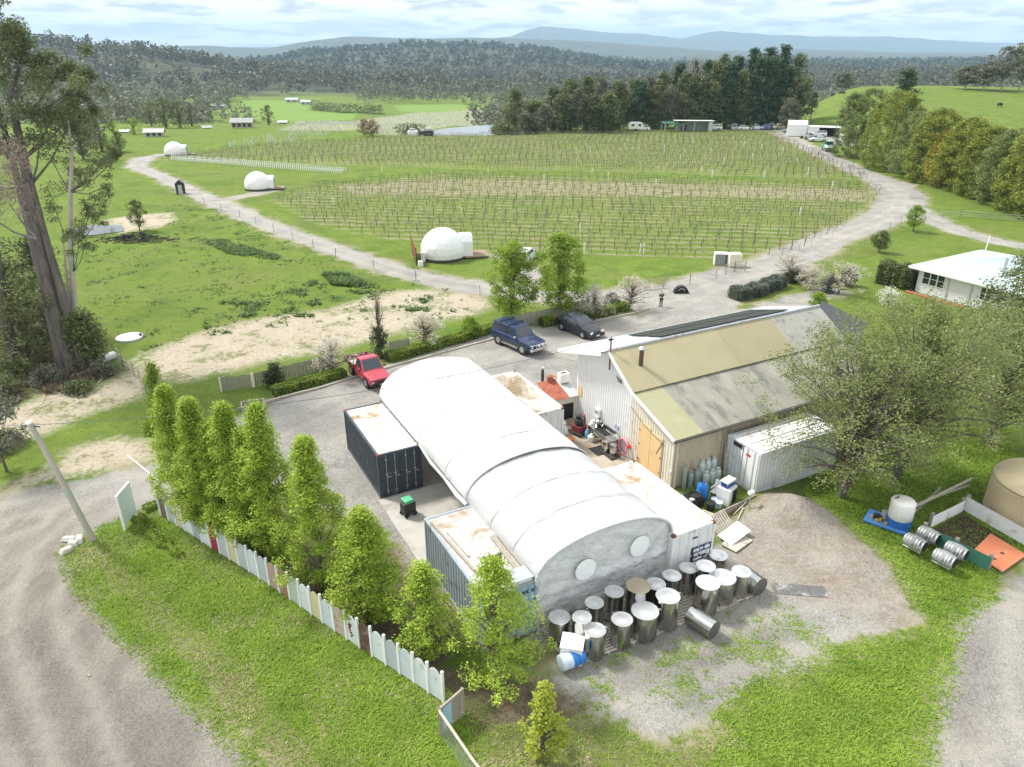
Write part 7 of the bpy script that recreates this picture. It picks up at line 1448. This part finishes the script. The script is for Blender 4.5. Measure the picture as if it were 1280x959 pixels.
for i in range(60):
    px, py = rng.uniform(-20, 130), rng.uniform(440, 505); X_, Y_ = G(px, py); a = rng.uniform(0, 3.14); ln = rng.uniform(.3, 1.4); c = Vector((X_, Y_, tz(X_, Y_) + .08)); d = Vector((math.cos(a), math.sin(a), rng.uniform(0, .2))) * ln / 2; b.tube([c - d, c + Vector((0, 0, .1)), c + d], [.03, .025, .01], 4)
tag(b.build('fallen_branches', PBARK), 'fallen pale branches and sticks under the gum trees', None, None, 'stuff')

# ------------------------------------------------------------------ pine and gum belt beyond the vineyard
rng = np.random.default_rng(21); BELT = []
def place_belt(px, by, ty, wpx, kind, lab): BELT.append((px, by, ty, wpx, kind, lab))
tops = [(618, 150), (632, 128), (645, 112), (658, 116), (672, 128), (690, 114), (705, 98), (722, 96), (740, 102), (755, 96), (775, 104), (800, 96), (818, 92), (838, 86), (855, 74), (868, 82), (885, 72), (900, 66), (915, 72), (930, 58), (945, 62), (958, 52), (972, 55), (985, 62), (995, 82)]
def topat(x): return float(np.interp(x, [q[0] for q in tops], [q[1] for q in tops]))
words = {'g': 'dark olive gum', 'b': 'grey thin-stemmed gum', 'p': 'dark green pine', 'o': 'olive-brown gum'}
seqb = [(628, 'g'), (643, 'g'), (656, 'b'), (668, 'g'), (680, 'b'), (692, 'o'), (703, 'o'), (712, 'g'), (722, 'b'), (732, 'g'), (741, 'o'), (751, 'b'), (760, 'g'), (770, 'o'), (780, 'b'), (789, 'g'), (798, 'p'), (808, 'b'), (817, 'o'), (826, 'g'), (835, 'b'), (844, 'p'), (852, 'o'), (861, 'b'), (870, 'o'), (879, 'p'), (888, 'o'), (897, 'o'), (906, 'p'), (915, 'p'), (924, 'o'), (933, 'p'), (942, 'p'), (951, 'p'), (960, 'p'), (969, 'p'), (978, 'p'), (987, 'o'), (993, 'g')]
ords = ordw + ['twenty-' + q for q in ordw[:9]] + ['thirtieth'] + ['thirty-' + q for q in ordw[:9]] + ['fortieth']
def belt_tree(px, by, ty, wpx, kind, lab, dy):
    lm = {'g': L_DKOL, 'b': L_GREYG, 'p': L_PINE, 'o': L_PINE2}[kind]
    X_, Y_ = G(px, by); f_ = (Y_ + dy) / Y_; X_ *= f_; Y_ += dy; Z_ = tz(X_, Y_); tt = (ty - 479.5) / F; c, s = math.cos(PITCH), math.sin(PITCH); h = (-Y_ * s - tt * Y_ * c) / (c - tt * s) + HC - Z_; w = wpx * Y_ / 1009
    if kind == 'p': tree('pine_tree', lab, 'tree', (X_, Y_, Z_), h, w * 1.05, lm, BARK, env=lambda t: (1 - t * .80) ** .8 * min(1, .6 + t * 4), base=.03, nc=150, nl=44, ls=.55, cr=1.4, tr=.35, limbs=30, group='trees of the belt beyond the vineyard', flat=.45, hollow=.3, up=.6, clumpnoise=.45, droop=-.12)
    elif kind == 'b': tree('gum_tree', lab, 'tree', (X_, Y_, Z_), h, w * .9, lm, PBARK, env=env_oval, base=.12, nc=90, nl=36, ls=.5, cr=1.25, tr=.22, limbs=34, group='trees of the belt beyond the vineyard', hollow=.2, clumpnoise=.5, trunks=2)
    else: tree('gum_tree', lab, 'tree', (X_, Y_, Z_), h, w * 1.1, lm, BARK, env=env_oval, base=.02, nc=120, nl=46, ls=.55, cr=1.35, tr=.28, limbs=30, group='trees of the belt beyond the vineyard', hollow=.25, clumpnoise=.45)
for i, (px, kd) in enumerate(seqb):
    back = i % 2; ty = topat(px) + (0 if back else rng.uniform(6, 26)) + rng.uniform(-2, 4)
    belt_tree(px, 166 if px < 780 else 160, ty, rng.uniform(21, 29) * (1.25 if kd == 'p' else 1), kd, f'{words[kd]}, {ords[i]} from the left in the tree belt beyond the vineyard', 12 if back else 3)
tpx('dead_tree', 'pale dead leafless tree standing in the middle of the dark belt', 'tree', 856, 160, 66, 20, leafmat('bud_pale', (.3, .27, .24), (.4, .36, .33), .1), PBARK, env=env_oval, base=.35, nc=50, nl=1, ls=.2, cr=.5, tr=.28, limbs=50, hollow=.1, twig=.05)
tpx('dead_tree', 'second pale dead stem rising out of the belt left of the pines', 'tree', 868, 158, 64, 16, MATS['bud_pale'], PBARK, env=env_oval, base=.5, nc=40, nl=1, ls=.2, cr=.5, tr=.3, limbs=40, hollow=.1, twig=.05)
tpx('round_shrub', 'big round olive-green shrub beside the pale open shed', 'tree', 890, 160, 124, 28, L_WAT, BARK, env=env_dome, base=.02, nc=70, nl=60, ls=.5, cr=1.1, tr=.2, limbs=8, hollow=.3)
tpx('cypress', 'grey-green conical tree at the right end of the belt behind the cream car', 'tree', 984, 163, 124, 22, L_GREYG, BARK, env=env_oval, base=.05, nc=70, nl=50, ls=.45, cr=.9, tr=.2, limbs=10)
tpx('gum_tree', 'olive spreading gum leaning out at the right end of the belt', 'tree', 992, 158, 96, 44, L_PINE2, BARK, env=env_oval, base=.2, nc=80, nl=40, ls=.6, cr=1.2, tr=.2, limbs=20)
tpx('young_tree', 'thin dark upright tree alone on the slope above the marquee', 'tree', 1013, 150, 116, 12, L_DKOL, BARK, env=env_oval, base=.25, nc=40, nl=40, ls=.4, cr=.7, tr=.15, limbs=10)

# hedge trees at the right of the driveway
W_ = dict(env=env_wat, base=.0, nl=90, ls=.27, cr=.80, tr=.25, limbs=10, hollow=.85, clumpnoise=.07, group='clipped-looking wattle trees along the right-hand drive')
for i, (px, by, ty, wp, lm, nc, lab) in enumerate(((1052, 196, 118, 34, L_DKOL, 100, 'darkest narrow tree at the far end of the wattle row'), (1075, 200, 112, 52, L_WAT3, 130, 'grey-green wattle second from the far end of the row'), (1103, 212, 115, 66, L_WAT, 190, 'large yellow-green wattle below the dark pine'), (1133, 222, 142, 56, L_WAT3, 160, 'grey-tinged wattle third along the row'),
        (1155, 228, 138, 60, L_WAT, 180, 'broad olive wattle in the middle of the row'), (1172, 232, 166, 44, L_WAT2, 130, 'golden yellow flowering wattle in the middle of the row'), (1192, 238, 150, 60, L_WAT, 170, 'tall wattle right of the golden one'), (1218, 246, 160, 60, L_WAT, 170, 'bushy wattle second right of the golden one'), (1244, 256, 164, 62, L_WAT3, 170, 'pale wattle third right of the golden one'), (1270, 266, 162, 64, L_WAT, 180, 'wattle cut by the right edge of the picture, upper one'), (1300, 276, 170, 76, L_WAT, 160, 'wattle just outside the right edge'))):
    tpx('wattle_tree', lab, 'tree', px + 5, by, ty, wp * 1.05, lm, BARK, nc=int(nc * 1.7), **W_)
tpx('pine_tree', 'dark leaning pine rising above the row of wattles', 'tree', 1122, 180, 87, 44, L_PINE, BARK, env=lambda t: (1 - t * .75) * min(1, .5 + t * 4), base=.3, nc=110, nl=45, ls=.5, cr=1.1, tr=.3, limbs=30, flat=.5, lean=(.1, 0), hollow=.2)
# trees behind the right-hand hill
for i, (px, by, ty, wp, lm, lab) in enumerate(((1250, 117, 60, 60, L_GREYG, 'tall layered gum at the right end of the hill'), (1228, 116, 80, 40, L_GREYG, 'gum left of the tallest one at the right end of the hill'), (1272, 118, 54, 50, L_DKOL, 'dark gum at the right edge above the hill'), (1205, 114, 84, 34, L_GREYG, 'low gum in the line at the right of the hill crest'), (1016, 112, 78, 30, L_GREYG, 'bushy grey gum just right of the pine belt'), (1034, 112, 84, 24, L_GREYG, 'second grey gum right of the pine belt'), (1002, 112, 82, 26, L_DKOL, 'dark gum hard against the right end of the pine belt'), (1054, 113, 92, 22, L_GREYG, 'small grey gum on the crest left of the dark pine'))):
    X_, Y_, Z_ = GT(px, by + 1.5); Y2 = Y_ + 12; X_ *= Y2 / Y_; Y_ = Y2; Z_ = tz(X_, Y_); tt = (ty - 479.5) / F; c, s = math.cos(PITCH), math.sin(PITCH); h = (-Y_ * s - tt * Y_ * c) / (c - tt * s) + HC - Z_
    tree('gum_tree', lab, 'tree', (X_, Y_, Z_), h, wp * Y_ / 1009, lm, PBARK, env=env_umb, base=.25, nc=90, nl=34, ls=.75, cr=1.5, tr=.3, limbs=40, hollow=.15, flat=.5, clumpnoise=.5)
# valley gums at the left, near enough to tell apart
rng = np.random.default_rng(31)
vt = [(128, 190, 138, 44, 'd'), (105, 200, 130, 46, 'g'), (150, 190, 165, 16, 'd'), (168, 168, 148, 30, 'l'), (142, 166, 152, 14, 'l'), (190, 158, 128, 30, 'd'), (208, 160, 122, 28, 'd'), (226, 160, 126, 26, 'd'), (240, 158, 128, 24, 'g'), (178, 152, 125, 26, 'g'), (155, 150, 122, 26, 'g'), (140, 148, 118, 26, 'g'), (262, 150, 126, 20, 'g'), (252, 136, 119, 14, 'd'), (286, 135, 123, 8, 'd'), (336, 156, 132, 18, 'd'), (312, 153, 134, 20, 'g'), (295, 150, 138, 14, 'd'), (282, 148, 136, 16, 'g'), (215, 145, 116, 26, 'g'), (200, 140, 116, 24, 'g'), (120, 175, 125, 40, 'g'), (98, 178, 120, 40, 'g')]
for i, (px, by, ty, wp, kd) in enumerate(vt):
    X_, Y_, Z_ = GT(px, by); tt = (ty - 479.5) / F; c, s = math.cos(PITCH), math.sin(PITCH); h = (-Y_ * s - tt * Y_ * c) / (c - tt * s) + HC - Z_
    k3 = {'d': ('dark', L_DKOL), 'g': ('grey', L_GREYG), 'l': ('pale green', L_PEAR2)}[kd]
    tree('valley_tree', f'{k3[0]} tree in the left valley, {ords[sorted(range(len(vt)), key=lambda j: vt[j][0]).index(i)]} from the left of the scattered ones', 'tree', (X_, Y_, Z_), h, wp * Y_ / 1009, k3[1], BARK, env=env_oval, base=.08, nc=70, nl=30, ls=h * .05, cr=h * .10, tr=.25, limbs=14, hollow=.25, group='scattered trees of the left valley', clumpnoise=.4)
# shelter belt rows on the far green paddock
hb = [GT(*q) for q in ((390, 137), (425, 141), (478, 143))]
def farrow(name, lab, pts, h, w, lm, n, ls):
    SEED[0] += 1; rng = np.random.default_rng(SEED[0]); P = np.array(pts); Cs = []
    for a, c in zip(P[:-1], P[1:]):
        s = rng.uniform(0, 1, n); Cs.append(a + (c - a) * s[:, None] + np.stack([rng.normal(size=n) * w / 3, rng.normal(size=n) * w / 3, rng.uniform(0, h, n) * (1 + .15 * np.sin(s * 60))], 1))
    V_, F_ = leaf_arrays(np.concatenate(Cs), ls, rng, .3); return tag(raw_mesh(name, V_, F_, lm), lab, 'hedge')
farrow('shelter_hedge', 'dark clipped shelter hedge across the far green paddock', hb, 7, 5, L_DKOL, 1400, 1.3)
farrow('shelter_hedge', 'low dark hedge beside the pond in the valley', [GT(497, 166), GT(527, 164)], 3, 4, L_DKOL, 500, .9)

# ------------------------------------------------------------------ far forest as one mass per hill
def forest(name, lab, n, y0, y1, hmin, hmax, per, ls, lm, dens=None, amax=.85, seed=1):
    rng = np.random.default_rng(seed); Y_ = np.sqrt(rng.uniform(y0 ** 2, y1 ** 2, n)); a = rng.uniform(-amax, amax, n); X_ = a * Y_
    if dens is not None: kp_ = dens(X_, Y_, rng); X_, Y_ = X_[kp_], Y_[kp_]
    Z_ = terr(X_, Y_); H_ = hmin * .7 + (hmax * 1.1 - hmin * .7) * rng.uniform(0, 1, len(X_)) ** 1.3; m_ = len(X_)
    off = rng.normal(size=(m_, per, 3)); off /= np.linalg.norm(off, axis=2)[..., None]; off *= rng.uniform(.3, 1, (m_, per, 1)) ** .5
    C = np.stack([X_, Y_, Z_ + H_ * .58], 1)[:, None] + off * np.stack([H_ * .30, H_ * .30, H_ * .42], 1)[:, None]
    V_, F_ = leaf_arrays(C.reshape(-1, 3), np.repeat(H_ * ls, per), rng, .3, .8); return tag(raw_mesh(name, V_, F_, lm), lab, None, None, 'stuff')
def d_forest(X, Y, rng):
    px = 640 + 1009 * X / Y; n_ = fbm(X / 90, Y / 60, 77)
    keep = ((n_ > -.12) | (Y > 1020)) & (fbm(X / 160, Y / 110, 99) > -.42)
    for p in FIELD:
        keep &= sdf(X, Y, [GT(*q)[:2] for q in p]) < 2
    return keep & ~((px > 1060) & (px < 1120) & (Y < 1000))
FG1 = leafmat('forest_grey_green', (.065, .075, .042), (.165, .16, .10), .15, .012); FG2 = leafmat('forest_dark', (.045, .06, .036), (.09, .11, .07), .15, .006)
forest('forest', 'grey-green eucalypt forest covering the nearer ridge', 7600, 900, 1750, 13, 24, 46, .17, FG1, d_forest, .9, 2)
def d_val(X, Y, rng):
    px = 640 + 1009 * X / Y; return ((px < 250) & (Y > 330)) | ((px < 300) & (Y > 620)) | ((px > 440) & (px < 760) & (Y > 760)) | ((px > 1000) & (Y > 520) & (fbm(X / 60, Y / 50, 7) > -.05)) | ((px > 560) & (px < 1000) & (Y > 420)) | ((px < 130) & (Y > 430)) | (rng.uniform(0, 1, X.shape) < .04)
def d_val2(X, Y, rng):
    k_ = d_val(X, Y, rng); 
    for p in FIELD: k_ &= sdf(X, Y, [GT(*q)[:2] for q in p]) < 3
    k_ &= sdf(X, Y, [GT(*q)[:2] for q in FARVINE]) < 3
    return k_
forest('woodland', 'belts of grey woodland on the valley floor', 3600, 400, 930, 9, 18, 64, .13, L_GREYG, d_val2, .95, 3)
forest('far_forest', 'dark forest over the central rounded hill', 9000, 1850, 3300, 14, 24, 18, .32, FG2, None, .9, 4)
# ------------------------------------------------------------------ the vineyard
VD = np.array(VDIR); VN = np.array((-VDIR[1], VDIR[0]))
polys = [np.array(PG(Z_V1)), np.array(PG(Z_V2))]
pts_post, pts_vine, ends = [], [], []
rng = np.random.default_rng(12)
for pi_, poly in enumerate(polys):
    un = poly @ VD; vn_ = poly @ VN
    r = math.ceil(vn_.min() / 2.3) * 2.3 + 0
    while r < vn_.max():
        s = np.arange(un.min(), un.max(), 1.5) + rng.uniform(0, 1.5); P = VD * s[:, None] + VN * r
        ins = sdf(P[:, 0], P[:, 1], poly) > .3; P = P[ins]
        if len(P): pts_vine.append(P + rng.normal(size=P.shape) * .06); pts_post.append(P[int(rng.integers(0, 6))::6]); ends += [P[0] - VD * .8, P[-1] + VD * .8]
        r += 2.3
PV = np.concatenate(pts_vine); PP = np.concatenate(pts_post + [np.array(ends)])
PV = PV[rng.uniform(0, 1, len(PV)) < .93]
VB = mat('vine_bark', (.14, .11, .085), .9, 0, .3, 8); VP = mat('vineyard_post', (.36, .33, .28), .9, 0, .2, 6); VC = leafmat('vine_cane', (.22, .18, .12), (.36, .31, .22), .2)
def vine_trunk_mesh(seed):
    r_ = random.Random(seed); b = MB(); k1, k2 = r_.uniform(-.06, .06), r_.uniform(-.06, .06); b.tube([(0, 0, -.05), (k1, k2, .4), (k1 * .5, k2, .85)], [.05, .04, .035], 5, False); h = .85
    for s in (-1, 1): b.tube([(k1 * .5, k2, h - .03), (s * .3, 0, h + .06), (s * .7, 0, h + .03)], [.03, .022, .012], 4, False)
    for i in range(5): x = r_.uniform(-.6, .6); b.tube([(x, 0, h + .04), (x + r_.uniform(-.1, .1), r_.uniform(-.06, .06), h + r_.uniform(.2, .55))], [.010, .005], 3, False)
    return b
dist = np.hypot(PV[:, 0], PV[:, 1]); od = np.argsort(dist); vis = (np.abs(PV[:, 0] / PV[:, 1]) < .68); od = od[vis[od]]
near_i = od[:280]; far_i = np.setdiff1d(np.arange(len(PV)), near_i)
protos = []
for q in range(4):
    x, y = PV[near_i[q]]; t = thing('grapevine', 'bare pruned grapevine with a dark stem at the near edge of the vineyard', 'grapevine', (x, y, tz(x, y)), math.atan2(VD[1], VD[0]), 'pruned grapevines in the nearest vineyard rows'); vine_trunk_mesh(q).build('stem', VB, t); protos.append(t)
for n_, i in enumerate(near_i[4:]):
    x, y = PV[i]; c = copy_tree(protos[n_ % 4]); c.location = (x, y, tz(x, y)); c.scale = (1, 1, random.uniform(.85, 1.15))
def mass(name, lab, pts, mbs, m, rotz=0, zs=(.85, 1.15), kind='stuff'):
    rng = np.random.default_rng(5); Vs, Fs, o = [], [], 0
    cr_, sr_ = math.cos(rotz), math.sin(rotz)
    T = []
    for b in mbs:
        v = np.array(b.v); v = np.stack([v[:, 0] * cr_ - v[:, 1] * sr_, v[:, 0] * sr_ + v[:, 1] * cr_, v[:, 2]], 1); T.append((v, np.array([q for q in b.f if len(q) == 4])))
    Z_ = terr(pts[:, 0], pts[:, 1])
    for i, (x, y) in enumerate(pts):
        v, f_ = T[i % len(T)]; v = v * (1, 1, rng.uniform(*zs)) + (x, y, Z_[i]); Vs.append(v); Fs.append(f_ + o); o += len(v)
    return tag(raw_mesh(name, np.concatenate(Vs), np.concatenate(Fs), m), lab, None, None, kind)
mass('grapevines', 'thousands of pruned grapevines in rows across the rest of the vineyard', PV[far_i], [vine_trunk_mesh(q) for q in range(6)], VB, math.atan2(VD[1], VD[0]))
# trellis posts
def post_mb(h=1.0, w=.032): b = MB(); b.tube([(0, 0, -.1), (0, 0, h)], w, 5, False); return b
dist = np.hypot(PP[:, 0], PP[:, 1]); vis = np.where(np.abs(PP[:, 0] / PP[:, 1]) < .68)[0]; od = vis[np.argsort(dist[vis])]; ni = od[:260]; fi = np.setdiff1d(np.arange(len(PP)), ni)
x, y = PP[ni[0]]; p0 = post_mb().build('trellis_post', VP); p0.location = (x, y, tz(x, y)); tag(p0, 'thin grey trellis post in the nearest vineyard rows', 'post', 'trellis posts in the nearest vineyard rows')
for i in ni[1:]: x, y = PP[i]; c = p0.copy(); COL.objects.link(c); c.location = (x, y, tz(x, y)); c.scale = (1, 1, random.uniform(.9, 1.15))
mass('trellis_posts', 'trellis posts of the farther vineyard rows', PP[fi], [post_mb(1.15, .04)], VP)
# trellis wires and new canes of all rows: one uncountable veil
SEED[0] += 1; rng = np.random.default_rng(77); k_ = rng.integers(0, len(PV), 90000); C = np.stack([PV[k_, 0], PV[k_, 1], terr(PV[k_, 0], PV[k_, 1]) + rng.uniform(.7, 1.25, 90000)], 1); C[:, :2] += VD * rng.uniform(-.75, .75, 90000)[:, None]
V_, F_ = leaf_arrays(C, .15, rng, .1, .3); tag(raw_mesh('vine_canes', V_, F_, VC), 'tangle of tawny pruned canes along the vineyard wires', None, None, 'stuff')
# white marker stakes
WS = [(725, 292), (577, 268), (417, 256), (503, 236), (1000, 268), (800, 316), (730, 318), (804, 318), (866, 178), (700, 196), (655, 186), (738, 190), (888, 192), (952, 186), (978, 192), (930, 184), (640, 200), (610, 216), (760, 226), (905, 205), (850, 200), (1010, 218), (955, 222), (877, 214), (800, 208), (720, 205), (560, 190), (500, 196), (830, 190), (780, 186), (668, 178), (590, 182), (996, 205), (845, 183), (916, 176), (940, 200), (1040, 236), (820, 232), (680, 228), (540, 224), (478, 214), (890, 222), (770, 200), (740, 218)]
b = MB(); b.box((0, 0, .65), (.13, .13, 1.3)); st0 = b.build('marker_stake', WPLAST); X_, Y_ = G(*WS[0]); st0.location = (X_, Y_, tz(X_, Y_)); tag(st0, 'white marker stake standing among the vineyard rows', 'stake', 'white marker stakes in the vineyard')
for q in WS[1:]: X_, Y_ = G(*q); c = st0.copy(); COL.objects.link(c); c.location = (X_, Y_, tz(X_, Y_)); c.scale = (1, 1, random.uniform(.7, 1.2))
# white vine guards in two rows at the left, and in the valley vineyard
gd_ = []
for (p, q, n_) in (((215, 197), (432, 214), 90), ((215, 200), (428, 217), 90)):
    a, c = np.array(G(*p)), np.array(G(*q)); gd_.append(a + (c - a) * np.linspace(0, 1, n_)[:, None])
gb = MB(); gb.box((0, 0, .35), (.16, .16, .7)); GDp = np.concatenate(gd_)
g0_ = gb.build('vine_guard', WPLAST); x, y = GDp[0]; g0_.location = (x, y, tz(x, y)); tag(g0_, 'white plastic vine guard in the double row above the middle dome', 'vine guard', 'white vine guards in a double row')
for x, y in GDp[1:]: c = g0_.copy(); COL.objects.link(c); c.location = (x, y, tz(x, y))
fv = np.array([GT(*q)[:2] for q in FARVINE]); rng = np.random.default_rng(8); xs, ys = rng.uniform(fv[:, 0].min(), fv[:, 0].max(), 60000), rng.uniform(fv[:, 1].min(), fv[:, 1].max(), 60000)
row = np.round((ys + .9 * xs) / 5) * 5; ys = row - .9 * xs; ins = sdf(xs, ys, fv) > 1; q = np.stack([xs[ins], ys[ins]], 1)[:5200]
gb2 = MB(); gb2.tube([(0, 0, 0), (0, 0, 1.1)], .12, 4, False); mass('far_vine_guards', 'white vine guards and posts of the far valley vineyard', q, [gb2], mat('guard_far', (.62, .61, .56), .7))

# ------------------------------------------------------------------ grass and weeds
def tufts(name, lab, n, poly, lm, ls, hgt, seed, avoid=True, kind='stuff', thr=None):
    rng = np.random.default_rng(seed); P = np.array(PG(poly)); x0, y0 = P.min(0); x1, y1 = P.max(0); X_, Y_ = rng.uniform(x0, x1, n), rng.uniform(y0, y1, n)
    k_ = sdf(X_, Y_, P) > 0; X_, Y_ = X_[k_], Y_[k_]
    if avoid:
        za = zone_attrs(X_, Y_); k_ = (za['z_gravel'] < .45 * rng.uniform(-1, 1, len(X_)) + .1) & (za['z_sand'] < .0) & (za['z_scrub'] < .0) & (za['z_mound'] < 0); X_, Y_ = X_[k_], Y_[k_]
    if name == 'grass': k_ = (za['z_dry'][k_] < -.2) | (rng.uniform(0, 1, len(X_)) < .28); X_, Y_ = X_[k_], Y_[k_]
    n_ = fbm(X_ / 1.7, Y_ / 1.7, seed, 4) + .4 * fbm(X_ / .4, Y_ / .4, seed + 9, 2)
    k_ = n_ > (thr if thr is not None else -.9) + rng.normal(size=len(n_)) * .16; X_, Y_ = X_[k_], Y_[k_]
    # a tuft = 3 upright blades
    m_ = len(X_); Z_ = terr(X_, Y_); Vs = []
    for q in range(3):
        a = rng.uniform(0, 2 * math.pi, m_); lean_ = rng.uniform(.6, 2.4, m_); h_ = hgt * .62 * rng.uniform(.5, 1.5, m_); w_ = ls * rng.uniform(.6, 1.4, m_); ca, sa = np.cos(a), np.sin(a); bx, by = X_ + rng.normal(size=m_) * ls * .5, Y_ + rng.normal(size=m_) * ls * .5
        tx_, ty_ = bx + ca * lean_ * h_, by + sa * lean_ * h_
        Vs.append(np.stack([np.stack([bx - sa * w_ / 2, by + ca * w_ / 2, Z_ - .01], 1), np.stack([bx + sa * w_ / 2, by - ca * w_ / 2, Z_ - .01], 1), np.stack([tx_ + sa * w_ * .2, ty_ - ca * w_ * .2, Z_ + h_], 1), np.stack([tx_ - sa * w_ * .2, ty_ + ca * w_ * .2, Z_ + h_], 1)], 1))
    V_ = np.concatenate(Vs).reshape(-1, 3); return tag(raw_mesh(name, V_, np.arange(len(V_)).reshape(-1, 4), lm), lab, None, None, kind)
LG = leafmat('grass_blade', (.14, .26, .02), (.40, .54, .08), .4); LG2 = leafmat('grass_dry_blade', (.34, .30, .16), (.60, .54, .33), .3); LG3 = leafmat('weed_dark', (.05, .11, .025), (.15, .23, .055), .3)
tufts('grass', 'bright green grass of the front verge', 90000, [(60, 680), (90, 655), (200, 632), (570, 880), (640, 1000), (300, 1040), (180, 850), (90, 750)], LG, .035, .09, 3)
tufts('grass', 'green grass at the bottom right of the gravel', 70000, [(560, 860), (740, 880), (1160, 780), (1190, 690), (1250, 730), (1160, 1000), (560, 1000)], LG, .035, .09, 4)
tufts('grass', 'green grass under the airy trees', 45000, [(1000, 620), (1040, 560), (1260, 520), (1290, 680), (1240, 730), (1160, 780)], LG, .04, .10, 5)
tufts('dry_grass', 'straw-coloured dry grass through the verge', 60000, [(60, 680), (200, 632), (570, 880), (700, 860), (900, 900), (1000, 1000), (300, 1040), (180, 850), (90, 750)], LG2, .03, .08, 6, True, 'stuff', .12)
tufts('weeds', 'dark weedy clumps across the left paddock', 26000, [(380, 350), (440, 350), (600, 380), (560, 400), (430, 400), (260, 420), (250, 385)], LG3, .12, .22, 7, False, 'stuff', .38)
tufts('weeds', 'small rushy tussocks scattered over the left paddock', 60000, [(100, 300), (240, 250), (420, 320), (600, 370), (400, 385), (260, 410), (180, 440), (120, 440)], LG3, .10, .14, 13, True, 'stuff', .42)
tufts('weeds', 'rank dark grass along the wet line in the paddock', 5000, [(250, 300), (280, 300), (350, 320), (345, 326), (285, 318)], LG3, .12, .25, 8, False, 'stuff', -.1)
tufts('weeds', 'dark reedy clump in the paddock', 2500, [(404, 342), (430, 342), (455, 352), (448, 360), (415, 356)], LG3, .12, .4, 9, False, 'stuff', -.4)
tufts('litter', 'brown leaf litter and weeds on the garden bed behind the fence', 40000, Z_BED, leafmat('litter', (.10, .07, .045), (.26, .20, .13), .1), .06, .03, 10, False, 'stuff', -.1)
tufts('weeds', 'weeds scattered over the gravel behind the tanks', 30000, [(690, 850), (960, 745), (1140, 790), (900, 900), (740, 885)], LG, .04, .06, 11, False, 'stuff', .33)
tufts('scrub_grass', 'brown bracken and dry stems beneath the gums', 30000, Z_SCRUB[1:-1], leafmat('bracken', (.12, .09, .05), (.26, .21, .13), .2), .08, .3, 12, False, 'stuff', -.05)
rng = np.random.default_rng(66); X_, Y_ = rng.uniform(-34, 34, 5000), rng.uniform(14, 60, 5000); za = zone_attrs(X_, Y_); k_ = (za['z_gravel'] > .1) | (za['z_sand'] > 0) | (za['z_mound'] > 0); X_, Y_ = X_[k_], Y_[k_]; Z_ = terr(X_, Y_); s = rng.uniform(.012, .035, len(X_)) * np.where(rng.uniform(0, 1, len(X_)) < .03, 2, 1)
V0 = np.array([(-1, -1, -.5), (1, -1, -.5), (1, 1, -.5), (-1, 1, -.5), (-.6, -.6, .6), (.6, -.6, .6), (.6, .6, .6), (-.6, .6, .6)]); F0 = np.array([(4, 5, 6, 7), (0, 1, 5, 4), (1, 2, 6, 5), (2, 3, 7, 6), (3, 0, 4, 7)])
V_ = (V0[None] * s[:, None, None] * rng.uniform(.6, 1.4, (len(s), 1, 3)) + np.stack([X_, Y_, Z_], 1)[:, None]).reshape(-1, 3); F_ = (F0[None] + 8 * np.arange(len(s))[:, None, None]).reshape(-1, 4)
tag(raw_mesh('loose_stones', V_, F_, mat('stone_grey', (.30, .285, .25), .9, 0, .3, 2)), 'loose pale stones scattered over gravel and clay', None, None, 'stuff')
